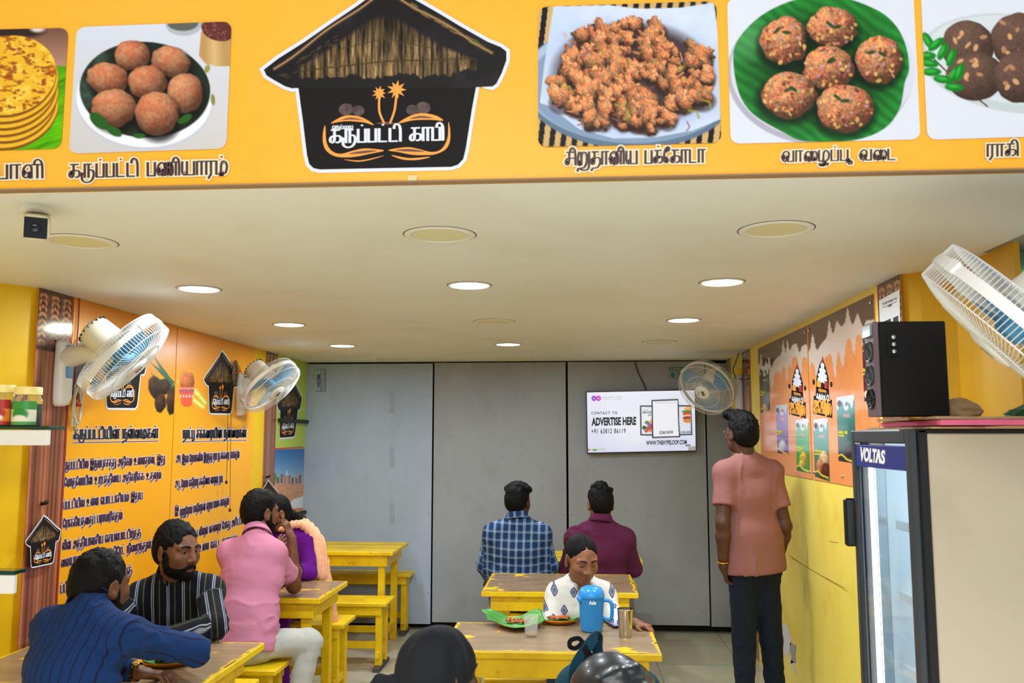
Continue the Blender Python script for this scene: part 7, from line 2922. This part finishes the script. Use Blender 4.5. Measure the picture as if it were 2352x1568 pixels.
# ---- man in black stripes, facing right
blk = fabric('black_striped', (17, 20, 28), pattern=[(0, .066, .1, .05, (176, 184, 200), .85), (0, .066, .22, .05, (176, 184, 200), .7), (0, .066, .6, .06, (120, 110, 70), .6)])
J = dict(head=(-1.80, 3.93, 1.125), fwd=(.90, -.42, -.08), neck=(-1.835, 4.0, 1.0), chest=(-1.85, 4.06, .82), pelvis=(-1.86, 4.14, .575), side=(-.93, -.30, 0),
         sl=(-1.685, 4.03, .93), sr=(-1.975, 3.955, .91), el=(-1.575, 3.84, .815), er=(-2.06, 3.74, .80), wl=(-1.77, 3.66, .79), wr=(-1.86, 3.63, .79),
         hl=(-1.78, 4.1, .55), hr=(-1.94, 4.08, .55), kl=(-1.74, 3.70, .53), kr=(-1.98, 3.68, .53), al=(-1.74, 3.72, .09), ar=(-1.98, 3.7, .09))
person('bearded man in a black striped shirt at the front left table, head turned right', J, sk1, blk, fabric('trouser_charcoal', (40, 40, 46)), 'short', 5, 1.03, beard=1, head_h=.0032, gaze=(.25, 1, -.02),
       shirt_h=.0065, wr=.011, hands={'l': dict(d=(-.9, -.2, -.05), n=(0, 0, -1), side=-1), 'r': dict(d=(.9, -.2, -.05), n=(0, 0, -1), side=1)})

# ---- man in pink polo
pink = fabric('pink_polo', (196, 126, 156))
J = dict(head=(-1.73, 4.80, 1.222), fwd=(.58, .80, -.06), neck=(-1.715, 4.72, 1.095), chest=(-1.725, 4.69, .90), pelvis=(-1.735, 4.59, .585), side=(.97, -.12, 0),
         sl=(-1.875, 4.74, 1.01), sr=(-1.615, 4.70, 1.015), el=(-1.88, 4.95, .81), er=(-1.578, 4.95, .80), wl=(-1.66, 4.87, .805), wr=(-1.60, 4.95, 1.065),
         hl=(-1.80, 4.62, .56), hr=(-1.66, 4.60, .56), kl=(-1.80, 5.02, .55), kr=(-1.405, 4.70, .555), al=(-1.80, 4.98, .09), ar=(-1.475, 4.60, .085))
person('man in a pink polo shirt and pale trousers, hand at his mouth', J, sk1, pink, fabric('trouser_pale', (176, 177, 174)), 'short', 7, .98, beard=1, head_h=.004, chest=.97, sleeve='short',
       shirt_h=.0075, wr=.009, hem=.05, hands={'r': dict(d=(-.35, .0, .93), n=(-.85, .1, -.3), side=-1, curl=(.5, .7, .5), thumb=.7), 'l': dict(d=(.8, -.15, .35), n=(-.2, -.3, .9), side=1, curl=(.35, .35, .25))})

# ---- woman in purple
purple = fabric('purple_kurta', (92, 12, 128))


def skirt(f, j):
    f.cone(j['pelvis'] + V3(0, 0, .02), (j['kl'] + j['kr']) / 2 + V3(0, 0, .0), .17, .15, .04, side=j['side'], f=.62)
    f.cone((j['kl'] + j['kr']) / 2, (j['al'] + j['ar']) / 2 + V3(0, 0, .05), .15, .18, .04, side=j['side'], f=.6)


J = dict(head=(-1.905, 5.54, 1.15), fwd=(-.62, -.70, -.36), neck=(-1.82, 5.60, 1.04), chest=(-1.83, 5.63, .86), pelvis=(-1.85, 5.66, .585), side=(-1, 0, 0),
         sl=(-1.70, 5.60, .975), sr=(-1.96, 5.60, .975), el=(-1.655, 5.48, .79), er=(-2.0, 5.42, .80), wl=(-1.80, 5.34, .82), wr=(-1.83, 5.36, .92),
         hl=(-1.78, 5.62, .56), hr=(-1.93, 5.62, .56), kl=(-1.76, 5.22, .54), kr=(-1.95, 5.22, .54), al=(-1.76, 5.24, .09), ar=(-1.95, 5.24, .09))
pd, Rd = person('woman in a purple kurta with a peach scarf, half hidden behind the man in pink', J, sk3, purple, None, 'woman', 9, .96, True, head_h=.0045, sleeve='elbow', shirt_h=.009, collar=False, shirt_extra=skirt,
                shirt_name='kurta', closed=True, hands={'l': dict(d=(-.6, -.2, .6), n=(-.3, -.6, -.5), side=-1), 'r': dict(d=(.4, -.1, .9), n=(.1, 1, 0), side=1)})
# scarf over her shoulder and down the side
sc_ = Field()
pts = smooth_line([(-1.93, 5.56, 1.075), (-1.83, 5.66, 1.10), (-1.72, 5.63, 1.075), (-1.63, 5.60, .98), (-1.60, 5.60, .85), (-1.58, 5.61, .72), (-1.56, 5.62, .60), (-1.54, 5.62, .48)], 5)
sc_.chain(pts, np.linspace(.022, .036, len(pts)), .02)
pts = smooth_line([(-1.86, 5.52, 1.06), (-1.74, 5.56, 1.085), (-1.66, 5.58, 1.0), (-1.625, 5.56, .88), (-1.60, 5.56, .76)], 5)
sc_.chain(pts, np.linspace(.020, .028, len(pts)), .02)
skin_obj('scarf', [sc_.mesh(.007, lambda P: .010 * (np.abs(np.sin(P[:, 0] * 95 + P[:, 1] * 90 + 3 * fbm(P[:, 0] * 8, P[:, 1] * 8, P[:, 2] * 5, 4, 2))) - .5))], fabric('scarf_peach', (236, 176, 142)), pd)
hp = Field()
hp.chain([(-1.82, 5.61, 1.14), (-1.77, 5.66, 1.09), (-1.72, 5.67, 1.04)], [.035, .038, .024], .02)
skin_obj('hair_bun', [hp.mesh(.006, lambda P: .006 * (fbm(P[:, 0] * 60, P[:, 1] * 60, P[:, 2] * 40, 3, 2) - .5))], m_hair, pd)

# ---- two men at the back, seen from behind
check = fabric('blue_check', (50, 96, 146), pattern=[(0, .05, 0, .56, (22, 46, 88), .8), (1, .054, 0, .56, (22, 46, 88), .6), (0, .05, .5, .05, (196, 212, 228), .62), (0, .05, .62, .04, (196, 212, 228), .55), (0, .05, .38, .04, (196, 212, 228), .55),
                                                   (1, .054, .5, .05, (196, 212, 228), .55), (1, .054, .64, .04, (196, 212, 228), .5)])
J = dict(head=(-.378, 6.06, 1.196), fwd=(.28, .95, -.10), neck=(-.378, 6.03, 1.075), chest=(-.385, 6.04, .88), pelvis=(-.39, 6.08, .585), side=(1, 0, 0),
         sl=(-.545, 6.03, .985), sr=(-.215, 6.03, .985), el=(-.612, 6.10, .76), er=(-.155, 6.10, .76), wl=(-.60, 6.26, .655), wr=(-.22, 6.33, .72),
         hl=(-.47, 6.1, .56), hr=(-.31, 6.1, .56), kl=(-.50, 6.50, .55), kr=(-.29, 6.50, .55), al=(-.53, 6.42, .09), ar=(-.30, 6.42, .09))
person('man in a blue checked shirt seated at the back, seen from behind', J, sk2, check, fabric('trouser_black', (24, 24, 28)), 'fade', 11, 1.0, head_h=.005, shirt_h=.0085, wr=.009, hem=.10, face=False, hair_rough=.008,
       hands={'l': dict(d=(.2, .8, -.3), n=(.5, 0, -1), side=1), 'r': dict(d=(-.4, .8, 0), n=(0, 0, -1), side=-1)})
maroon = fabric('maroon_shirt', (88, 32, 64), bump=(300, .06))
J = dict(head=(.187, 6.05, 1.182), fwd=(-.14, .97, -.18), neck=(.185, 6.02, 1.065), chest=(.18, 6.04, .87), pelvis=(.175, 6.09, .585), side=(1, .04, 0),
         sl=(.02, 6.03, .955), sr=(.35, 6.04, .955), el=(-.05, 6.16, .74), er=(.415, 6.15, .74), wl=(.05, 6.38, .76), wr=(.32, 6.38, .76),
         hl=(.10, 6.1, .56), hr=(.26, 6.1, .56), kl=(.06, 6.50, .55), kr=(.36, 6.46, .55), al=(.06, 6.44, .09), ar=(.40, 6.30, .09))
person('man in a plain maroon shirt seated at the back behind the girl, seen from behind', J, sk4, maroon, fabric('trouser_grey', (128, 130, 140)), 'curly', 13, 1.04, head_h=.005, shirt_h=.0085, wr=.010, face=False, hair_rough=.008,
       hands={'l': dict(d=(.3, .9, 0), n=(0, 0, -1), side=1), 'r': dict(d=(-.3, .9, 0), n=(0, 0, -1), side=-1)})

# ---- girl in a white kurta with blue motifs, looking down
gm = motif_fabric('white_kurta', (226, 224, 220), (58, 78, 120))
J = dict(head=(.040, 4.36, 1.045), fwd=(.34, -.86, -.30), neck=(.035, 4.43, .935), chest=(.035, 4.45, .80), pelvis=(.03, 4.52, .575), side=(-.99, -.05, 0),
         sl=(.145, 4.44, .862), sr=(-.075, 4.44, .862), el=(.215, 4.30, .735), er=(-.125, 4.36, .715), wl=(.285, 4.24, .772), wr=(.0, 4.24, .70),
         hl=(.10, 4.48, .55), hr=(-.05, 4.48, .55), kl=(.10, 4.12, .53), kr=(-.06, 4.12, .53), al=(.02, 4.14, .09), ar=(-.08, 4.14, .09))
pg, Rg = person('girl in a white kurta with blue motifs, looking down at her table', J, sk4, gm, fabric('denim', (60, 84, 116)), 'woman', 15, .93, True, head_h=.0032, sleeve='elbow', shirt_h=.007, wr=.004, collar=False, closed=True,
                neckline=[((.06, 4.32, .90), (.055, .09, .055)), ((.062, 4.30, .85), (.02, .09, .05))], shirt_name='kurta',
                hands={'l': dict(d=(.75, -.5, -.1), n=(-.3, 0, -1), side=-1, curl=(.4, .5, .4)), 'r': dict(d=(.8, -.4, 0), n=(0, 0, -1), side=1)})

# ---- standing man watching the television
rose = fabric('rose_tshirt', (142, 94, 90))
J = dict(head=(.985, 5.20, 1.655), fwd=(-.42, .90, .06), neck=(1.01, 5.18, 1.515), chest=(1.025, 5.19, 1.30), pelvis=(1.038, 5.20, .93), side=(.96, .27, 0),
         sl=(.872, 5.145, 1.435), sr=(1.155, 5.225, 1.435), el=(.845, 5.08, 1.155), er=(1.215, 5.19, 1.13), wl=(.850, 5.13, .905), wr=(1.205, 5.32, .93),
         hl=(.965, 5.19, .89), hr=(1.10, 5.22, .89), kl=(.965, 5.19, .48), kr=(1.13, 5.25, .48), al=(.955, 5.15, .085), ar=(1.15, 5.26, .085))
ph, Rh = person('standing man in a rose T-shirt watching the television, one hand in his pocket', J, sk2, rose, fabric('trouser_navy', (22, 30, 44)), 'quiff', 17, .98, head_h=.0042, chest=.95, sleeve='short', shirt_h=.0075, wr=.0065, wsc=(11, 11, 3.2), hem=.06,
                collar=False, hair_rough=.009, torso_f=.62, hands={'l': dict(d=(.25, .45, -.85), n=(1, 0, 0), side=-1, curl=(.4, .3, .2)), 'r': dict(d=(-.5, .6, -.6), n=(-1, 0, 0), side=1, curl=(.4, .3, .2))})
# glasses of the standing man and of the maroon shirt man
gl = MB()
m_spec = M('spectacle_metal', (150, 150, 156), .25, .9)
g = lambda *p: Vector(V3(J['head']) + Rh @ V3(*p))
for s in (-1, 1):
    gl.tube([g(s * (.033 + .022 * math.cos(a)), .106 - .012 * math.cos(a) ** 2, .004 + .019 * math.sin(a)) for a in np.arange(20) * PI / 10], .0014, 6, closed=True)
    gl.tube([g(s * .055, .094, .01), g(s * .075, .06, .012), g(s * .082, .0, .012), g(s * .082, -.02, .0)], .0014, 6)
gl.tube([g(-.012, .108, .008), g(0, .112, .011), g(.012, .108, .008)], .0014, 6)
tag(obj('glasses', gl, m_spec, smooth=True), 'thin metal framed glasses worn by the standing man', 'glasses')
tag(obj('bangle', MB().lathe([(.033 + .004 * math.cos(a), .004 * math.sin(a)) for a in np.linspace(0, 2 * PI, 11)], 30, Matrix.Translation((.849, 5.122, .94)) @ frame_of((.08, .32, -1)).to_4x4(), cap=False), M('gold'), smooth=True), 'gold bangle on the left wrist of the standing man', 'bangle')
tag(obj('earring', MB().lathe([(0, -.004), (.004, 0), (0, .004)], 10, Matrix.Translation(Vector(V3((.040, 4.36, 1.045)) + Rg @ (V3(-.08, .005, -.04) * .93)))), M('gold'), smooth=True), 'small gold earring of the girl in the white kurta', 'earring')

# ---- person in a black cap, foreground, below the picture edge
J = dict(head=(-.345, 2.32, 1.020), fwd=(.80, .60, -.06), neck=(-.385, 2.29, .88), chest=(-.41, 2.27, .70), pelvis=(-.45, 2.24, .50), side=(.6, -.8, 0),
         sl=(-.49, 2.40, .82), sr=(-.29, 2.15, .82), el=(-.45, 2.52, .62), er=(-.16, 2.18, .60), wl=(-.25, 2.56, .55), wr=(-.08, 2.36, .55),
         hl=(-.50, 2.30, .47), hr=(-.40, 2.18, .47), kl=(-.24, 2.36, .43), kr=(-.10, 2.18, .43), al=(-.22, 2.34, .09), ar=(-.08, 2.2, .09))
pi_, Ri = person('person in a tight black cap at the bottom edge, seen from behind', J, sk2, fabric('shirt_black', (24, 24, 28)), fabric('trouser_charcoal', (40, 40, 46)), None, 19, .93, head_h=.0045, shirt_h=.009, collar=True, beard=0,
                 hands={'l': dict(d=(.8, .2, -.2), n=(0, 0, -1), side=1), 'r': dict(d=(.4, .8, -.2), n=(0, 0, -1), side=-1)})
cp = Field()
g = lambda *p: V3(J['head']) + Ri @ V3(*p)
E = lambda p, rr, k=.02, op='+': cp.ell(g(*p), rr, Ri, k, op)
E((0, -.016, .036), (.085, .104, .096))
E((0, -.05, -.01), (.076, .069, .074), .03)
E((0, .02, -.125), (.14, .16, .088), .012, '-')
E((0, .13, -.02), (.07, .06, .085), .012, '-')


def capd(P):
    q = (P - V3(J['head'])) @ Ri
    a = np.arctan2(q[:, 0], -q[:, 1])
    fold = .007 * np.sin(a * 9 + 14 * q[:, 2]) * np.clip((q[:, 2] - .0) / .06, 0, 1) * np.clip((.13 - q[:, 2]) / .06, 0, 1)
    band = -.006 * np.exp(-((q[:, 2] + .012 - .25 * q[:, 1]) / .006) ** 2)
    return fold * .6 + band + .007 * (fbm(P[:, 0] * 16, P[:, 1] * 22, P[:, 2] * 22, 2, 2) - .5)


m_cap = fabric('cap_black', (22, 23, 28), .8)
skin_obj('cap', [cp.mesh(.004, capd)], m_cap, pi_)
kn = Field()
kn.ell(g(-.02, -.118, -.0), (.02, .018, .016), Ri)
kn.chain([g(-.02, -.122, -.0), g(-.05, -.15, -.005), g(-.085, -.165, -.03)], [.011, .015, .006], .01)
kn.chain([g(-.02, -.122, -.005), g(-.02, -.15, -.03), g(-.04, -.155, -.08)], [.010, .014, .006], .01)
skin_obj('cap_knot', [kn.mesh(.004)], m_cap, pi_)
# ------------------------------------------------------------------ helmet and rucksack on the nearest table
m_hel = M('helmet_black', (26, 27, 30), .34, coat=.12, spec=.35)
nt = m_hel.node_tree
tc = nt.nodes.new('ShaderNodeTexCoord')
wv = nt.nodes.new('ShaderNodeTexWave')
wv.inputs['Scale'].default_value = 170
mp_ = nt.nodes.new('ShaderNodeMapping')
mp_.inputs['Rotation'].default_value = (.4, .5, .6)
nt.links.new(tc.outputs['Object'], mp_.inputs[0])
nt.links.new(mp_.outputs[0], wv.inputs['Vector'])
mx = nt.nodes.new('ShaderNodeMix')
mx.data_type = 'RGBA'
mx.inputs['A'].default_value = (*lin((20, 21, 24)), 1)
mx.inputs['B'].default_value = (*lin((46, 47, 52)), 1)
nt.links.new(wv.outputs['Fac'], mx.inputs['Factor'])
nt.links.new(mx.outputs['Result'], nt.nodes['Principled BSDF'].inputs['Base Color'])
hc = V3(.108, 2.62, .892)
HR = head_frame((-.45, .89, .04))
t = thing('helmet', (hc[0], hc[1], .7506), 'glossy black carbon patterned motorcycle helmet at the bottom edge', 'helmet')
f = Field()
g = lambda *p: hc + HR @ V3(*p)
E = lambda p, rr, k=.02, op='+': f.ell(g(*p), rr, HR, k, op)
E((0, 0, .0), (.118, .142, .126))
E((0, .05, -.06), (.105, .11, .066), .04)
E((0, -.03, -.06), (.112, .11, .066), .04)
f.chain([g(-.07, -.07, .078), g(-.02, -.085, .096), g(.04, -.07, .096), g(.085, -.03, .075)], [.003, .007, .007, .003], .03)
f.chain([g(.0, -.145, .0), g(.045, -.12, .05), g(.09, -.07, .06)], [.003, .006, .003], .035)
E((0, .02, -.16), (.085, .105, .085), .012, '-')
E((0, .165, .005), (.115, .07, .056), .012, '-')
skin_obj('shell', [f.mesh(.004)], m_hel, t)
f = Field()
E = lambda p, rr, k=.02, op='+': f.ell(g(*p), rr, HR, k, op)
E((0, .004, .002), (.1165, .1415, .1225))
E((0, -.05, .0), (.2, .12, .2), .004, '-')
E((0, .1, .13), (.2, .2, .078), .004, '-')
E((0, .1, -.13), (.2, .2, .082), .004, '-')
skin_obj('visor', [f.mesh(.0045)], M('visor_dark', (12, 13, 16), .06), t)
f = Field()
E = lambda p, rr, k=.02, op='+': f.ell(g(*p), rr, HR, k, op)
E((0, 0, -.045), (.103, .122, .078))
f.half((0, 0, .7512), (0, 0, -1))
skin_obj('lining', [f.mesh(.006)], M('lining_grey', (60, 60, 64), .9), t)

m_teal = fabric('rucksack_teal', (26, 66, 86))
m_web = fabric('webbing_black', (22, 24, 28))
t = thing('rucksack', (.10, 2.86, .7506), 'dark teal rucksack with raised shoulder strap behind the helmet', 'bag')
f = Field()
f.cone((.02, 2.875, .84), (.20, 2.885, .83), .085, .08, .03, side=(0, 1, 0), f=1.0)
f.half((0, 0, .7512), (0, 0, -1))
skin_obj('bag_body', [f.mesh(.007, wrinkle(5, .006))], m_teal, t)


def strap(name, pts, w, th, m, nrm=(0, -1, 0), par=None):
    P = smooth_line(pts, 8)
    mb = MB()
    n = len(P)
    T = np.gradient(P, axis=0)
    vs = []
    for p, tt in zip(P, T):
        tt = unit(tt)
        s = unit(np.cross(tt, V3(nrm)))
        q = np.cross(s, tt)
        for (a, b) in ((-1, -1), (1, -1), (1, 1), (-1, 1)):
            vs.append(p + s * a * w / 2 + q * b * th / 2)
    fs = []
    for i in range(n - 1):
        for k in range(4):
            fs.append((i * 4 + k, i * 4 + (k + 1) % 4, (i + 1) * 4 + (k + 1) % 4, (i + 1) * 4 + k))
    fs += [(0, 1, 2, 3), (4 * n - 4, 4 * n - 3, 4 * n - 2, 4 * n - 1)]
    mb.add(vs, fs)
    o = obj(name, mb, m, par or t, smooth=True, angle=.8)
    md = o.modifiers.new('soft', 'BEVEL')
    md.width = th * .3
    md.segments = 2
    return o


A = lambda px, py, y: tuple(at(px, py, y))
strap('shoulder_strap', [A(1318, 1575, 2.80), A(1322, 1530, 2.78), A(1345, 1492, 2.77), A(1364, 1466, 2.79), A(1372, 1462, 2.83), A(1372, 1490, 2.85), A(1380, 1530, 2.86)], .034, .010, m_teal)
strap('shoulder_strap', [A(1368, 1520, 2.84), A(1395, 1512, 2.82), A(1425, 1522, 2.80), A(1445, 1560, 2.80)], .034, .010, m_teal)
strap('carry_loop', [A(1336, 1478, 2.785), A(1322, 1488, 2.78), A(1309, 1484, 2.77), A(1311, 1470, 2.77), A(1330, 1466, 2.78), A(1340, 1480, 2.785)], .014, .005, m_web)
strap('webbing', [A(1336, 1474, 2.78), A(1344, 1488, 2.765), A(1352, 1502, 2.765), A(1372, 1516, 2.79)], .020, .006, m_web)
strap('webbing', [A(1352, 1502, 2.763), A(1344, 1522, 2.765), A(1346, 1560, 2.79)], .014, .005, m_web)
